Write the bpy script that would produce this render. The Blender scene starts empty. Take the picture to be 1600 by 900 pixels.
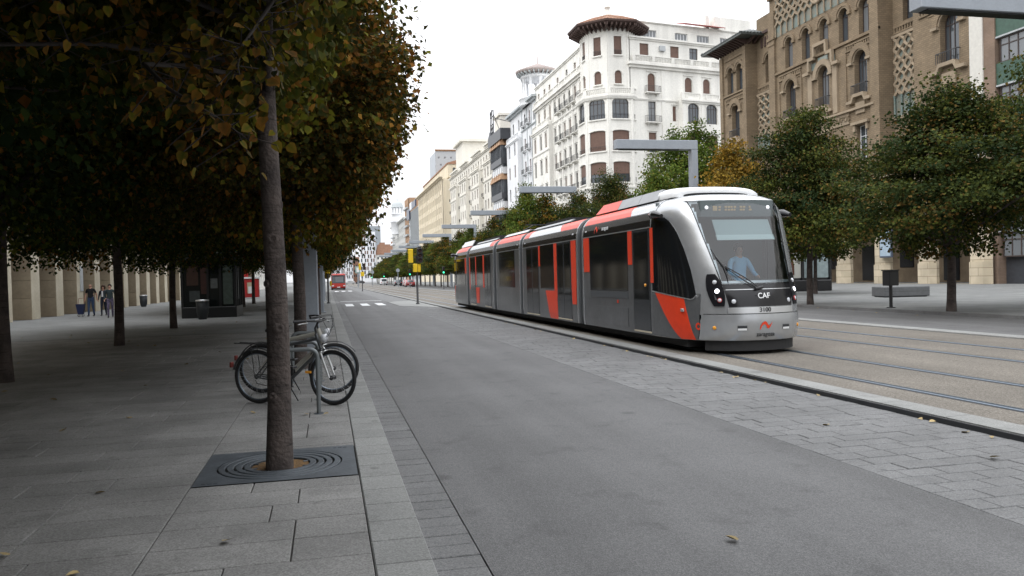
import bpy, bmesh, math, random
import numpy as np
from mathutils import Vector, Matrix, Euler
random.seed(7)
S = bpy.context.scene
COL = S.collection
PI = math.pi
R = math.radians

# ------------------------------------------------------------------ camera
cam = bpy.data.objects.new('camera', bpy.data.cameras.new('camera'))
COL.objects.link(cam); S.camera = cam
cam.data.sensor_width = 36.0
cam.data.lens = 1250 / 1600 * 36
cam.data.clip_end = 6000
CAMZ = 1.63
_y, _p, _r = R(13.0), R(0.85), R(1.49)
_f = Vector((math.sin(_y)*math.cos(_p), math.cos(_y)*math.cos(_p), -math.sin(_p)))
_rt = Vector((math.cos(_y), -math.sin(_y), 0)); _up = _rt.cross(_f)
_R = _rt*math.cos(_r) - _up*math.sin(_r); _U = _rt*math.sin(_r) + _up*math.cos(_r)
cam.matrix_world = Matrix(((_R.x, _U.x, -_f.x, 0), (_R.y, _U.y, -_f.y, 0), (_R.z, _U.z, -_f.z, CAMZ), (0, 0, 0, 1)))

# ------------------------------------------------------------------ sky, sun, exposure
SUN_EL, SUN_AZ = R(48), R(250)
w = bpy.data.worlds.new('World'); S.world = w; w.use_nodes = True
nt = w.node_tree; nt.nodes.clear()
sky = nt.nodes.new('ShaderNodeTexSky'); sky.sky_type = 'NISHITA'; sky.sun_disc = False
sky.sun_elevation = SUN_EL; sky.sun_rotation = SUN_AZ; sky.dust_density = 3.0; sky.air_density = 1.0
hs = nt.nodes.new('ShaderNodeHueSaturation'); hs.inputs['Saturation'].default_value = 0.25
mx = nt.nodes.new('ShaderNodeMix'); mx.data_type = 'RGBA'
mx.inputs['Factor'].default_value = 0.8
mx.inputs['B'].default_value = (11.6, 11.8, 12.2, 1)      # the even cloud cover
bg = nt.nodes.new('ShaderNodeBackground'); bg.inputs['Strength'].default_value = 0.1
wo = nt.nodes.new('ShaderNodeOutputWorld')
nt.links.new(sky.outputs[0], hs.inputs['Color']); nt.links.new(hs.outputs[0], mx.inputs['A'])
tcw = nt.nodes.new('ShaderNodeTexCoord'); sxw = nt.nodes.new('ShaderNodeSeparateXYZ'); mrw = nt.nodes.new('ShaderNodeMapRange')
mrw.inputs[1].default_value = 0.0; mrw.inputs[2].default_value = 1.0; mrw.inputs[3].default_value = 0.82; mrw.inputs[4].default_value = 2.45   # overcast sky: zenith brighter than horizon
muw = nt.nodes.new('ShaderNodeMix'); muw.data_type = 'RGBA'; muw.blend_type = 'MULTIPLY'; muw.inputs['Factor'].default_value = 1
nt.links.new(tcw.outputs['Generated'], sxw.inputs[0]); nt.links.new(sxw.outputs[2], mrw.inputs[0]); nt.links.new(mrw.outputs[0], muw.inputs['B'])
nt.links.new(mx.outputs['Result'], muw.inputs['A']); nt.links.new(muw.outputs['Result'], bg.inputs[0]); nt.links.new(bg.outputs[0], wo.inputs[0])
sun = bpy.data.objects.new('sun', bpy.data.lights.new('sun', 'SUN')); COL.objects.link(sun)
sun.data.energy = 0.6; sun.data.angle = R(25); sun.data.color = (1.0, 0.97, 0.92)
sd = Vector((math.sin(SUN_AZ)*math.cos(SUN_EL), math.cos(SUN_AZ)*math.cos(SUN_EL), math.sin(SUN_EL)))
sun.rotation_euler = sd.to_track_quat('Z', 'Y').to_euler()
S.view_settings.view_transform = 'Standard'; S.view_settings.look = 'None'
S.view_settings.exposure = 0.30; S.view_settings.gamma = 1.0
S.view_settings.use_curve_mapping = False
S.cycles.max_bounces = 6; S.cycles.diffuse_bounces = 2; S.cycles.glossy_bounces = 3
S.cycles.transparent_max_bounces = 8

# ------------------------------------------------------------------ helpers
class MB:
    """collects shapes; build() links them as one mesh object"""
    def __init__(s): s.v = []; s.f = []; s.m = []; s.s = []; s.M = None
    def add(s, vs, fs, m=0, sm=False):
        o = len(s.v)
        if s.M is not None: vs = [tuple(s.M @ Vector(p)) for p in vs]
        s.v += vs
        for f in fs: s.f.append([o+i for i in f]); s.m.append(m); s.s.append(sm)
        return s
    def box(s, x0, x1, y0, y1, z0, z1, m=0):
        if x0 > x1: x0, x1 = x1, x0
        if y0 > y1: y0, y1 = y1, y0
        if z0 > z1: z0, z1 = z1, z0
        v = [(x0,y0,z0),(x1,y0,z0),(x1,y1,z0),(x0,y1,z0),(x0,y0,z1),(x1,y0,z1),(x1,y1,z1),(x0,y1,z1)]
        return s.add(v, [(0,3,2,1),(4,5,6,7),(0,1,5,4),(1,2,6,5),(2,3,7,6),(3,0,4,7)], m)
    def cbox(s, x0, x1, y0, y1, z0, z1, c=0.01, m=0):
        """box with chamfered edges all round"""
        if x0 > x1: x0, x1 = x1, x0
        if y0 > y1: y0, y1 = y1, y0
        if z0 > z1: z0, z1 = z1, z0
        bm = bmesh.new(); bmesh.ops.create_cube(bm, size=1)
        for v in bm.verts: v.co = Vector(((x0+x1)/2+v.co.x*(x1-x0), (y0+y1)/2+v.co.y*(y1-y0), (z0+z1)/2+v.co.z*(z1-z0)))
        bmesh.ops.bevel(bm, geom=bm.edges[:], offset=c, segments=1, affect='EDGES')
        bm.verts.index_update()
        s.add([tuple(v.co) for v in bm.verts], [[v.index for v in f.verts] for f in bm.faces], m); bm.free(); return s
    def slab(s, x0, x1, y0, y1, z0, z1, c=0.004, m=0):
        """paving piece: chamfered top edge, no bottom"""
        v = [(x0,y0,z0),(x1,y0,z0),(x1,y1,z0),(x0,y1,z0),(x0,y0,z1-c),(x1,y0,z1-c),(x1,y1,z1-c),(x0,y1,z1-c),
             (x0+c,y0+c,z1),(x1-c,y0+c,z1),(x1-c,y1-c,z1),(x0+c,y1-c,z1)]
        return s.add(v, [(8,9,10,11),(4,5,9,8),(5,6,10,9),(6,7,11,10),(7,4,8,11),(0,1,5,4),(1,2,6,5),(2,3,7,6),(3,0,4,7)], m)
    def prism(s, poly, a0, a1, axis='y', m=0, caps=True, sm=False):
        """poly: (u,v) points counter-clockwise; axis y -> (u,a,v), x -> (a,u,v), z -> (u,v,a)"""
        n = len(poly)
        P = {'y': lambda u, v, a: (u, a, v), 'x': lambda u, v, a: (a, u, v), 'z': lambda u, v, a: (u, v, a)}[axis]
        vs = [P(u, v, a0) for u, v in poly] + [P(u, v, a1) for u, v in poly]
        fs = [(i, (i+1) % n, n+(i+1) % n, n+i) for i in range(n)]
        s.add(vs, fs, m, sm)
        if caps: s.add(vs, [tuple(range(n-1, -1, -1)), tuple(range(n, 2*n))], m)
        return s
    def tube(s, pts, r, n=8, m=0, closed=False, caps=True, sm=True):
        pts = [Vector(p) for p in pts]; N = len(pts)
        rs = r if isinstance(r, (list, tuple)) else [r]*N
        up = None; vs = []
        for i, p in enumerate(pts):
            if closed: t = pts[(i+1) % N] - pts[i-1]
            else: t = pts[min(i+1, N-1)] - pts[max(i-1, 0)]
            t.normalize()
            if up is None:
                up = t.orthogonal().normalized()
            up = (up - t*up.dot(t)).normalized(); b = t.cross(up)
            for k in range(n):
                a = 2*PI*k/n; vs.append(tuple(p + (up*math.cos(a)+b*math.sin(a))*rs[i]))
        fs = []
        for i in range(N if closed else N-1):
            j = (i+1) % N
            for k in range(n): fs.append((i*n+k, i*n+(k+1) % n, j*n+(k+1) % n, j*n+k))
        s.add(vs, fs, m, sm)
        if caps and not closed: s.add(vs, [tuple(range(n-1, -1, -1)), tuple(range((N-1)*n, N*n))], m)
        return s
    def lathe(s, prof, n=16, m=0, c=(0, 0, 0), sm=True, ph=0.0):
        vs = []
        for r, z in prof:
            for k in range(n):
                a = 2*PI*k/n+ph; vs.append((c[0]+r*math.cos(a), c[1]+r*math.sin(a), c[2]+z))
        fs = []
        for i in range(len(prof)-1):
            for k in range(n): fs.append((i*n+k, i*n+(k+1) % n, (i+1)*n+(k+1) % n, (i+1)*n+k))
        s.add(vs, fs, m, sm)
        if prof[0][0] > 1e-4: s.add(vs, [tuple(range(n-1, -1, -1))], m)
        if prof[-1][0] > 1e-4: s.add(vs, [tuple(range((len(prof)-1)*n, len(prof)*n))], m)
        return s
    def ring(s, c, R0, r, axis='y', n=32, k=6, m=0, flat=1.0):
        pts = []
        for i in range(n):
            a = 2*PI*i/n; u, v = R0*math.cos(a), R0*math.sin(a)
            pts.append({'y': (c[0]+u, c[1], c[2]+v), 'x': (c[0], c[1]+u, c[2]+v), 'z': (c[0]+u, c[1]+v, c[2])}[axis])
        return s.tube(pts, r, k, m, closed=True)
    def mesh(s, name):
        me = bpy.data.meshes.new(name); me.from_pydata(s.v, [], s.f)
        me.polygons.foreach_set('material_index', s.m); me.polygons.foreach_set('use_smooth', s.s); me.update(); return me
    def build(s, name, mats, parent=None, **k):
        return link(name, s.mesh(name), mats, parent, **k)

def link(name, me, mats=None, parent=None, loc=(0, 0, 0), rot=0.0):
    o = bpy.data.objects.new(name, me)
    if mats is not None and me is not None and len(me.materials) == 0:
        for x in (mats if isinstance(mats, (list, tuple)) else [mats]): me.materials.append(x)
    COL.objects.link(o); o.location = loc
    if rot: o.rotation_euler = (0, 0, rot)
    if parent is not None: o.parent = parent
    return o
def tag(o, label=None, cat=None, group=None, kind=None):
    if label: o['label'] = label
    if cat: o['category'] = cat
    if group: o['group'] = group
    if kind: o['kind'] = kind
    return o
def thing(name, label, cat, loc=(0, 0, 0), rot=0.0, group=None):
    return tag(link(name, None, None, None, loc, rot), label, cat, group)
def dup(root, loc=None, rot=None, label=None, group=None, scale=None):
    r = root.copy(); COL.objects.link(r)
    if loc is not None: r.location = loc
    if rot is not None: r.rotation_euler = (0, 0, rot)
    if scale is not None: r.scale = scale
    if label: r['label'] = label
    if group: r['group'] = group
    for ch in list(root.children):
        c = ch.copy(); COL.objects.link(c); c.parent = r
        for g in list(ch.children):
            d = g.copy(); COL.objects.link(d); d.parent = c
    return r
def text_mesh(txt, size, ext=0.004, bold=False):
    cu = bpy.data.curves.new('txt', 'FONT'); cu.body = txt; cu.size = size; cu.extrude = ext
    cu.align_x = 'CENTER'; cu.align_y = 'CENTER'
    if bold: cu.offset = size*0.012
    o = bpy.data.objects.new('txt', cu); COL.objects.link(o)
    dg = bpy.context.evaluated_depsgraph_get(); dg.update()
    me = bpy.data.meshes.new_from_object(o.evaluated_get(dg))
    bpy.data.objects.remove(o); return me

# ------------------------------------------------------------------ materials
def mat(name, col, rough=0.7, metal=0.0, var=0.0, scale=4.0, col2=None, bump=0.0, bscale=None, emit=None, spec=None, coat=0.0, detail=5.0, streak=False, space='Object'):
    m = bpy.data.materials.new(name); m.use_nodes = True
    n = m.node_tree.nodes; l = m.node_tree.links; b = n['Principled BSDF']
    b.inputs['Roughness'].default_value = rough; b.inputs['Metallic'].default_value = metal
    if spec is not None: b.inputs['Specular IOR Level'].default_value = spec
    if coat: b.inputs['Coat Weight'].default_value = coat; b.inputs['Coat Roughness'].default_value = 0.08
    b.inputs['Base Color'].default_value = (*col, 1)
    if var or bump or col2:
        tc = n.new('ShaderNodeTexCoord'); mp = n.new('ShaderNodeMapping'); l.new(tc.outputs[space], mp.inputs[0])
        if streak: mp.inputs['Scale'].default_value = (1, 1, 0.12)
        nz = n.new('ShaderNodeTexNoise'); nz.inputs['Scale'].default_value = scale; nz.inputs['Detail'].default_value = detail
        l.new(mp.outputs[0], nz.inputs['Vector'])
        if var or col2:
            mr = n.new('ShaderNodeMapRange'); mr.inputs[1].default_value = 0.3; mr.inputs[2].default_value = 0.7
            l.new(nz.outputs[0], mr.inputs[0])
            mi = n.new('ShaderNodeMix'); mi.data_type = 'RGBA'
            c2 = col2 or tuple(c*(1-var) for c in col); c1 = col if col2 else tuple(min(1, c*(1+var*0.6)) for c in col)
            mi.inputs['A'].default_value = (*c1, 1); mi.inputs['B'].default_value = (*c2, 1)
            l.new(mr.outputs[0], mi.inputs['Factor'])
            # a finer second octave
            n2 = n.new('ShaderNodeTexNoise'); n2.inputs['Scale'].default_value = scale*9; n2.inputs['Detail'].default_value = 3
            l.new(tc.outputs[space], n2.inputs['Vector'])
            m2 = n.new('ShaderNodeMapRange'); m2.inputs[1].default_value = 0.25; m2.inputs[2].default_value = 0.75
            m2.inputs[3].default_value = 1-0.6*max(var, 0.12); m2.inputs[4].default_value = 1+0.4*max(var, 0.12)
            l.new(n2.outputs[0], m2.inputs[0])
            mu = n.new('ShaderNodeMix'); mu.data_type = 'RGBA'; mu.blend_type = 'MULTIPLY'; mu.inputs['Factor'].default_value = 1
            l.new(mi.outputs['Result'], mu.inputs['A']); l.new(m2.outputs[0], mu.inputs['B'])
            l.new(mu.outputs['Result'], b.inputs['Base Color'])
        if bump:
            nb = n.new('ShaderNodeTexNoise'); nb.inputs['Scale'].default_value = bscale or scale*6; nb.inputs['Detail'].default_value = 4
            l.new(mp.outputs[0], nb.inputs['Vector'])
            bp = n.new('ShaderNodeBump'); bp.inputs['Strength'].default_value = bump; bp.inputs['Distance'].default_value = 0.02
            l.new(nb.outputs[0], bp.inputs['Height']); l.new(bp.outputs[0], b.inputs['Normal'])
    if emit:
        b.inputs['Emission Color'].default_value = (*emit[:3], 1); b.inputs['Emission Strength'].default_value = emit[3]
    return m
def tint_by_object(m, amt=0.12):
    """each separate piece (slab, brick) slightly lighter or darker than the next"""
    n = m.node_tree.nodes; l = m.node_tree.links; b = n['Principled BSDF']
    oi = n.new('ShaderNodeObjectInfo'); mr = n.new('ShaderNodeMapRange'); mr.inputs[3].default_value = 1-amt; mr.inputs[4].default_value = 1+amt
    l.new(oi.outputs['Random'], mr.inputs[0])
    mu = n.new('ShaderNodeMix'); mu.data_type = 'RGBA'; mu.blend_type = 'MULTIPLY'; mu.inputs['Factor'].default_value = 1
    src = b.inputs['Base Color'].links[0].from_socket if b.inputs['Base Color'].links else None
    if src: l.new(src, mu.inputs['A'])
    else: mu.inputs['A'].default_value = b.inputs['Base Color'].default_value
    l.new(mr.outputs[0], mu.inputs['B']); l.new(mu.outputs['Result'], b.inputs['Base Color']); return m
def brick_mat(name, c1, c2, cm, w=0.3, h=0.1, mortar=0.008, rough=0.9, bump=0.3, plane='xz', var=0.15, space='Object'):
    m = bpy.data.materials.new(name); m.use_nodes = True
    n = m.node_tree.nodes; l = m.node_tree.links; b = n['Principled BSDF']; b.inputs['Roughness'].default_value = rough
    tc = n.new('ShaderNodeTexCoord'); sx = n.new('ShaderNodeSeparateXYZ'); cx = n.new('ShaderNodeCombineXYZ')
    l.new(tc.outputs[space], sx.inputs[0])
    if plane == 'xz':
        ad = n.new('ShaderNodeMath'); ad.operation = 'ADD'; l.new(sx.outputs[0], ad.inputs[0]); l.new(sx.outputs[1], ad.inputs[1])
        l.new(ad.outputs[0], cx.inputs[0]); l.new(sx.outputs[2], cx.inputs[1])
    else:
        l.new(sx.outputs[0], cx.inputs[0]); l.new(sx.outputs[1], cx.inputs[1])
    br = n.new('ShaderNodeTexBrick'); br.inputs['Scale'].default_value = 1; br.inputs['Brick Width'].default_value = w; br.inputs['Row Height'].default_value = h
    br.inputs['Mortar Size'].default_value = mortar; br.inputs['Color1'].default_value = (*c1, 1); br.inputs['Color2'].default_value = (*c2, 1); br.inputs['Mortar'].default_value = (*cm, 1)
    br.inputs['Mortar Smooth'].default_value = 0.3
    l.new(cx.outputs[0], br.inputs['Vector'])
    nz = n.new('ShaderNodeTexNoise'); nz.inputs['Scale'].default_value = 0.7; nz.inputs['Detail'].default_value = 8; l.new(tc.outputs[space], nz.inputs['Vector'])
    mr = n.new('ShaderNodeMapRange'); mr.inputs[1].default_value = 0.3; mr.inputs[2].default_value = 0.7; mr.inputs[3].default_value = 1-var; mr.inputs[4].default_value = 1+var
    l.new(nz.outputs[0], mr.inputs[0])
    mu = n.new('ShaderNodeMix'); mu.data_type = 'RGBA'; mu.blend_type = 'MULTIPLY'; mu.inputs['Factor'].default_value = 1
    l.new(br.outputs['Color'], mu.inputs['A']); l.new(mr.outputs[0], mu.inputs['B']); l.new(mu.outputs['Result'], b.inputs['Base Color'])
    bp = n.new('ShaderNodeBump'); bp.inputs['Strength'].default_value = bump; bp.inputs['Distance'].default_value = 0.02; bp.invert = True
    l.new(br.outputs['Fac'], bp.inputs['Height']); l.new(bp.outputs[0], b.inputs['Normal'])
    return m
def clear_glass(name, tint, refl=0.15, rough=0.02):
    m = bpy.data.materials.new(name); m.use_nodes = True
    n = m.node_tree.nodes; l = m.node_tree.links; n.clear()
    o = n.new('ShaderNodeOutputMaterial'); t = n.new('ShaderNodeBsdfTransparent'); t.inputs[0].default_value = (*tint, 1)
    g = n.new('ShaderNodeBsdfGlossy'); g.inputs['Roughness'].default_value = rough
    fr = n.new('ShaderNodeFresnel'); fr.inputs[0].default_value = 1.5
    ad = n.new('ShaderNodeMath'); ad.operation = 'ADD'; ad.inputs[1].default_value = refl; l.new(fr.outputs[0], ad.inputs[0])
    mi = n.new('ShaderNodeMixShader'); l.new(ad.outputs[0], mi.inputs[0]); l.new(t.outputs[0], mi.inputs[1]); l.new(g.outputs[0], mi.inputs[2])
    l.new(mi.outputs[0], o.inputs[0]); return m

M = {}
M['white_stone'] = mat('white_stone', (0.77, 0.755, 0.705), 0.85, var=0.16, scale=0.5, streak=True)
M['white_paint'] = mat('white_paint', (0.73, 0.74, 0.755), 0.8, var=0.10, scale=0.5, streak=True)
M['cream'] = mat('cream_render', (0.66, 0.58, 0.44), 0.9, var=0.14, scale=0.4, streak=True)
M['iron'] = mat('wrought_iron', (0.03, 0.03, 0.032), 0.5)
M['dark_frame'] = mat('dark_window_frame', (0.05, 0.035, 0.03), 0.5)
M['blind'] = mat('brown_roller_blind', (0.15, 0.088, 0.066), 0.7, var=0.2, scale=2)
M['pane'] = mat('window_pane', (0.04, 0.05, 0.06), 0.05, col2=(0.10, 0.115, 0.13), var=0.2, scale=0.35, spec=1.0, space='Generated')
M['pane2'] = mat('window_pane_pale', (0.16, 0.17, 0.18), 0.15, spec=0.8)
M['steel'] = mat('grey_painted_steel', (0.30, 0.33, 0.37), 0.5, var=0.06, scale=2)
M['black'] = mat('black_paint', (0.02, 0.02, 0.022), 0.45)
M['yellow'] = mat('traffic_yellow', (0.75, 0.50, 0.01), 0.45)
# ------------------------------------------------------------------ the ground
def speckle(name, base, lo, hi, scale, rough=0.9, big=0.12, bump=0.25, bigscale=0.35, streaks=None, spots=None):
    m = bpy.data.materials.new(name); m.use_nodes = True
    n = m.node_tree.nodes; l = m.node_tree.links; b = n['Principled BSDF']; b.inputs['Roughness'].default_value = rough
    tc = n.new('ShaderNodeTexCoord'); geo = n.new('ShaderNodeNewGeometry')
    vo = n.new('ShaderNodeTexVoronoi'); vo.inputs['Scale'].default_value = scale; l.new(geo.outputs['Position'], vo.inputs['Vector'])
    sp = n.new('ShaderNodeSeparateColor'); l.new(vo.outputs['Color'], sp.inputs[0])
    cr = n.new('ShaderNodeValToRGB'); cr.color_ramp.elements[0].color = (*lo, 1); cr.color_ramp.elements[1].color = (*hi, 1)
    e = cr.color_ramp.elements.new(0.5); e.color = (*base, 1); l.new(sp.outputs[0], cr.inputs[0])
    nz = n.new('ShaderNodeTexNoise'); nz.inputs['Scale'].default_value = bigscale; nz.inputs['Detail'].default_value = 7; l.new(geo.outputs['Position'], nz.inputs['Vector'])
    mr = n.new('ShaderNodeMapRange'); mr.inputs[1].default_value = 0.3; mr.inputs[2].default_value = 0.7; mr.inputs[3].default_value = 1-big; mr.inputs[4].default_value = 1+big
    l.new(nz.outputs[0], mr.inputs[0])
    mu = n.new('ShaderNodeMix'); mu.data_type = 'RGBA'; mu.blend_type = 'MULTIPLY'; mu.inputs['Factor'].default_value = 1
    l.new(cr.outputs[0], mu.inputs['A']); l.new(mr.outputs[0], mu.inputs['B'])
    last = mu.outputs['Result']
    if streaks:   # worn wheel paths along the street
        mp = n.new('ShaderNodeMapping'); mp.inputs['Scale'].default_value = (1.0, 0.02, 1); l.new(geo.outputs['Position'], mp.inputs[0])
        n3 = n.new('ShaderNodeTexNoise'); n3.inputs['Scale'].default_value = streaks; n3.inputs['Detail'].default_value = 3; l.new(mp.outputs[0], n3.inputs['Vector'])
        m3 = n.new('ShaderNodeMapRange'); m3.inputs[1].default_value = 0.3; m3.inputs[2].default_value = 0.7; m3.inputs[3].default_value = 0.84; m3.inputs[4].default_value = 1.12
        l.new(n3.outputs[0], m3.inputs[0])
        m4 = n.new('ShaderNodeMix'); m4.data_type = 'RGBA'; m4.blend_type = 'MULTIPLY'; m4.inputs['Factor'].default_value = 1
        l.new(last, m4.inputs['A']); l.new(m3.outputs[0], m4.inputs['B']); last = m4.outputs['Result']
    if spots:     # trodden gum and small stains
        v2 = n.new('ShaderNodeTexVoronoi'); v2.inputs['Scale'].default_value = spots; l.new(geo.outputs['Position'], v2.inputs['Vector'])
        s2 = n.new('ShaderNodeSeparateColor'); l.new(v2.outputs['Color'], s2.inputs[0])
        th = n.new('ShaderNodeMath'); th.operation = 'MULTIPLY'; th.inputs[1].default_value = 0.13; l.new(s2.outputs[1], th.inputs[0])
        ss = n.new('ShaderNodeMath'); ss.operation = 'SUBTRACT'; l.new(v2.outputs['Distance'], ss.inputs[0]); l.new(th.outputs[0], ss.inputs[1])
        m5 = n.new('ShaderNodeMapRange'); m5.inputs[1].default_value = -0.05; m5.inputs[2].default_value = 0.015; m5.inputs[3].default_value = 0.62; m5.inputs[4].default_value = 1.0; l.new(ss.outputs[0], m5.inputs[0])
        n6 = n.new('ShaderNodeTexNoise'); n6.inputs['Scale'].default_value = 2.6; n6.inputs['Detail'].default_value = 9; l.new(geo.outputs['Position'], n6.inputs['Vector'])
        m6 = n.new('ShaderNodeMapRange'); m6.inputs[1].default_value = 0.58; m6.inputs[2].default_value = 0.70; m6.inputs[3].default_value = 1.0; m6.inputs[4].default_value = 0.80; l.new(n6.outputs[0], m6.inputs[0])
        mm = n.new('ShaderNodeMath'); mm.operation = 'MULTIPLY'; l.new(m5.outputs[0], mm.inputs[0]); l.new(m6.outputs[0], mm.inputs[1])
        m7 = n.new('ShaderNodeMix'); m7.data_type = 'RGBA'; m7.blend_type = 'MULTIPLY'; m7.inputs['Factor'].default_value = 1
        l.new(last, m7.inputs['A']); l.new(mm.outputs[0], m7.inputs['B']); last = m7.outputs['Result']
    l.new(last, b.inputs['Base Color'])
    bp = n.new('ShaderNodeBump'); bp.inputs['Strength'].default_value = bump; bp.inputs['Distance'].default_value = 0.004
    l.new(vo.outputs['Distance'], bp.inputs['Height']); l.new(bp.outputs[0], b.inputs['Normal'])
    return m
M['asphalt'] = speckle('asphalt', (0.120, 0.120, 0.121), (0.088, 0.088, 0.089), (0.168, 0.168, 0.168), 140, 0.86, 0.13, 0.5, 0.5, streaks=1.6, spots=0.9)
M['granite'] = tint_by_object(speckle('granite_slab', (0.207, 0.205, 0.198), (0.152, 0.150, 0.145), (0.268, 0.265, 0.257), 120, 0.85, 0.24, 0.15, 1.1, spots=2.4), 0.10)
M['granite_dark'] = tint_by_object(speckle('granite_paver', (0.142, 0.143, 0.143), (0.102, 0.103, 0.104), (0.192, 0.193, 0.194), 120, 0.8, 0.18, 0.15, 1.3, spots=3.0), 0.06)
M['granite_light'] = tint_by_object(speckle('kerb_stone', (0.216, 0.22, 0.213), (0.18, 0.182, 0.176), (0.285, 0.287, 0.278), 120, 0.85, 0.13, 0.15, 1.0, spots=2.7), 0.08)
M['joint'] = mat('dirt_joint', (0.045, 0.042, 0.038), 1.0)
M['trackbed'] = speckle('gravel_concrete', (0.135, 0.120, 0.100), (0.082, 0.074, 0.063), (0.215, 0.195, 0.168), 75, 0.9, 0.13, 0.5, 0.6, streaks=1.2)
M['rail'] = mat('rail_steel', (0.22, 0.26, 0.31), 0.35, metal=0.9)
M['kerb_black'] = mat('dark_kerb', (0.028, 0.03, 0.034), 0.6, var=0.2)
M['paint_white'] = mat('road_paint', (0.72, 0.73, 0.74), 0.7, var=0.18, scale=6)
M['paving_far'] = brick_mat('paving_far', (0.20, 0.205, 0.20), (0.17, 0.175, 0.175), (0.09, 0.09, 0.088), 0.8, 0.4, 0.006, 0.88, 0.1, plane='xy', var=0.16, space='Object')
M['ground'] = mat('bare_ground', (0.15, 0.15, 0.15), 0.95, var=0.2, scale=0.1)

YF, YN = 560, -75
def sheet(name, x0, x1, y0, y1, z, m, kind='structure', parent=None, lab=None):
    b = MB(); b.add([(x0,y0,z),(x1,y0,z),(x1,y1,z),(x0,y1,z)], [(0,1,2,3)])
    return tag(b.build(name, m, parent), kind=kind)
sheet('ground', -900, 900, -300, 2200, -0.06, M['ground'])
sheet('road', 0.84, 4.16, YN, YF, 0.0, M['asphalt'])
side_l = MB()
side_l.box(-30, 0.2, YN, YF, -0.04, 0.066)          # bed under the near slabs
side_l = tag(side_l.build('sidewalk', M['joint']), kind='structure')
# ---- left promenade slabs (near ones one by one)
kx0, kx1 = 0.2095, 0.525
near = []
def slab_obj(x0, x1, y0, y1, z1, m, parent, name='paving_slab', zb=0.03, c=0.005):
    b = MB(); cx, cy = (x0+x1)/2, (y0+y1)/2
    b.slab(x0-cx, x1-cx, y0-cy, y1-cy, zb-z1, 0, c)
    o = link(name, b.mesh(name), m, parent, (cx, cy, z1)); return o
rs = random.Random(11)
GR = (-1.06, 0.205, 6.47, 7.66)
cand = []
y = 2.6; row = 0
far_mb = MB()
while y < 26:
    dy = 0.398
    xs = [0.206]
    # right strip: 1.26 m wide, then the broad field
    cuts = [-1.065] if row % 3 else []
    x = 0.206; first = rs.choice([0.45, 0.62, 0.8])
    while x > -13.9:
        L = rs.choice([0.62, 0.8, 0.8, 1.0])
        if x == 0.206: L = first
        nx = x-L
        if x > -1.065 > nx or abs(nx+1.065) < 0.25: nx = -1.065
        g = 0.0042
        x0, x1, y0, y1 = nx+g, x-g, y+g, y+dy-g
        # leave out what the tree grate covers
        if not (x1 > GR[0]+0.02 and y1 > GR[2]+0.02 and y0 < GR[3]-0.02):
            cand.append((x0, x1, y0, y1))
        else:
            if y0 < GR[2] and y1 > GR[2] and GR[2]-y0 > 0.08: cand.append((x0, x1, y0, GR[2]-g))
            if y1 > GR[3] and y0 < GR[3] and y1-GR[3] > 0.08: cand.append((x0, x1, GR[3]+g, y1))
            if x0 < GR[0]-0.05: cand.append((x0, GR[0]-g, y0, y1))
        x = nx
    y += dy; row += 1
def vis(c):
    cx, cy = (c[0]+c[1])/2, (c[2]+c[3])/2
    p = 511 + 1317*cx/(cy+0.231*cx)
    return 1 if (p < -60 or cy < 3.2) else 0
cand.sort(key=lambda c: (vis(c), (c[2]+c[3])/2 + abs(c[0])*0.12))
for i, (x0, x1, y0, y1) in enumerate(cand):
    z = 0.08 + rs.uniform(-0.0012, 0.0012)
    if i < 300: slab_obj(x0, x1, y0, y1, z, M['granite'], side_l)
    else: far_mb.slab(x0, x1, y0, y1, 0.03, z, 0.005)
tag(far_mb.build('paving_slab', M['granite'], side_l), kind='stuff')
b = MB(); b.add([(-13.9,26.2,.08),(0.2,26.2,.08),(0.2,YF,.08),(-13.9,YF,.08)], [(0,1,2,3)])
b.add([(-30,YN,.0795),(-13.9,YN,.0795),(-13.9,YF,.0795),(-30,YF,.0795)], [(0,1,2,3)])
b.build('paving', M['paving_far'], side_l)
# ---- kerb stones, left
kerb = MB(); kerb.box(0.2, 0.522, YN, YF, -0.05, 0.06); kerb = tag(kerb.build('kerb', M['joint']), kind='structure')
farb = MB(); y = 2.4; i = 0
while y < 150:
    L = 0.398 if y < 30 else 1.6
    z = 0.0805 + rs.uniform(-.001, .001)
    if y < 26: slab_obj(kx0, kx1, y+.003, y+L-.003, z, M['granite_light'], kerb, 'kerb_stone', -0.04, 0.008)
    else: farb.slab(kx0, kx1, y+.003, y+L-.003, -0.04, z, 0.008)
    y += L
farb.slab(kx0, kx1, y, YF, -0.04, 0.08, 0.008)
tag(farb.build('kerb_stone', M['granite_light'], kerb), kind='stuff')
# ---- gutter pavers, left
gut = MB(); gut.box(0.522, 0.84, YN, YF, -0.05, -0.014); gut = tag(gut.build('gutter', M['joint']), kind='structure')
farb = MB(); y = 3.0
while y < 60:
    L = rs.choice([0.19, 0.2, 0.21])
    z = 0.0 + rs.uniform(-.003, .003)
    if y < 24: slab_obj(0.532, 0.835, y+.004, y+L-.004, z, M['granite_dark'], gut, 'gutter_paver', -0.03, 0.006)
    else: farb.slab(0.532, 0.835, y+.004, y+L-.004, -0.03, z, 0.006)
    y += L
farb.slab(0.532, 0.835, y, YF, -0.03, 0.0, 0.006)
tag(farb.build('gutter_paver', M['granite_dark'], gut), kind='stuff')
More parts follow.
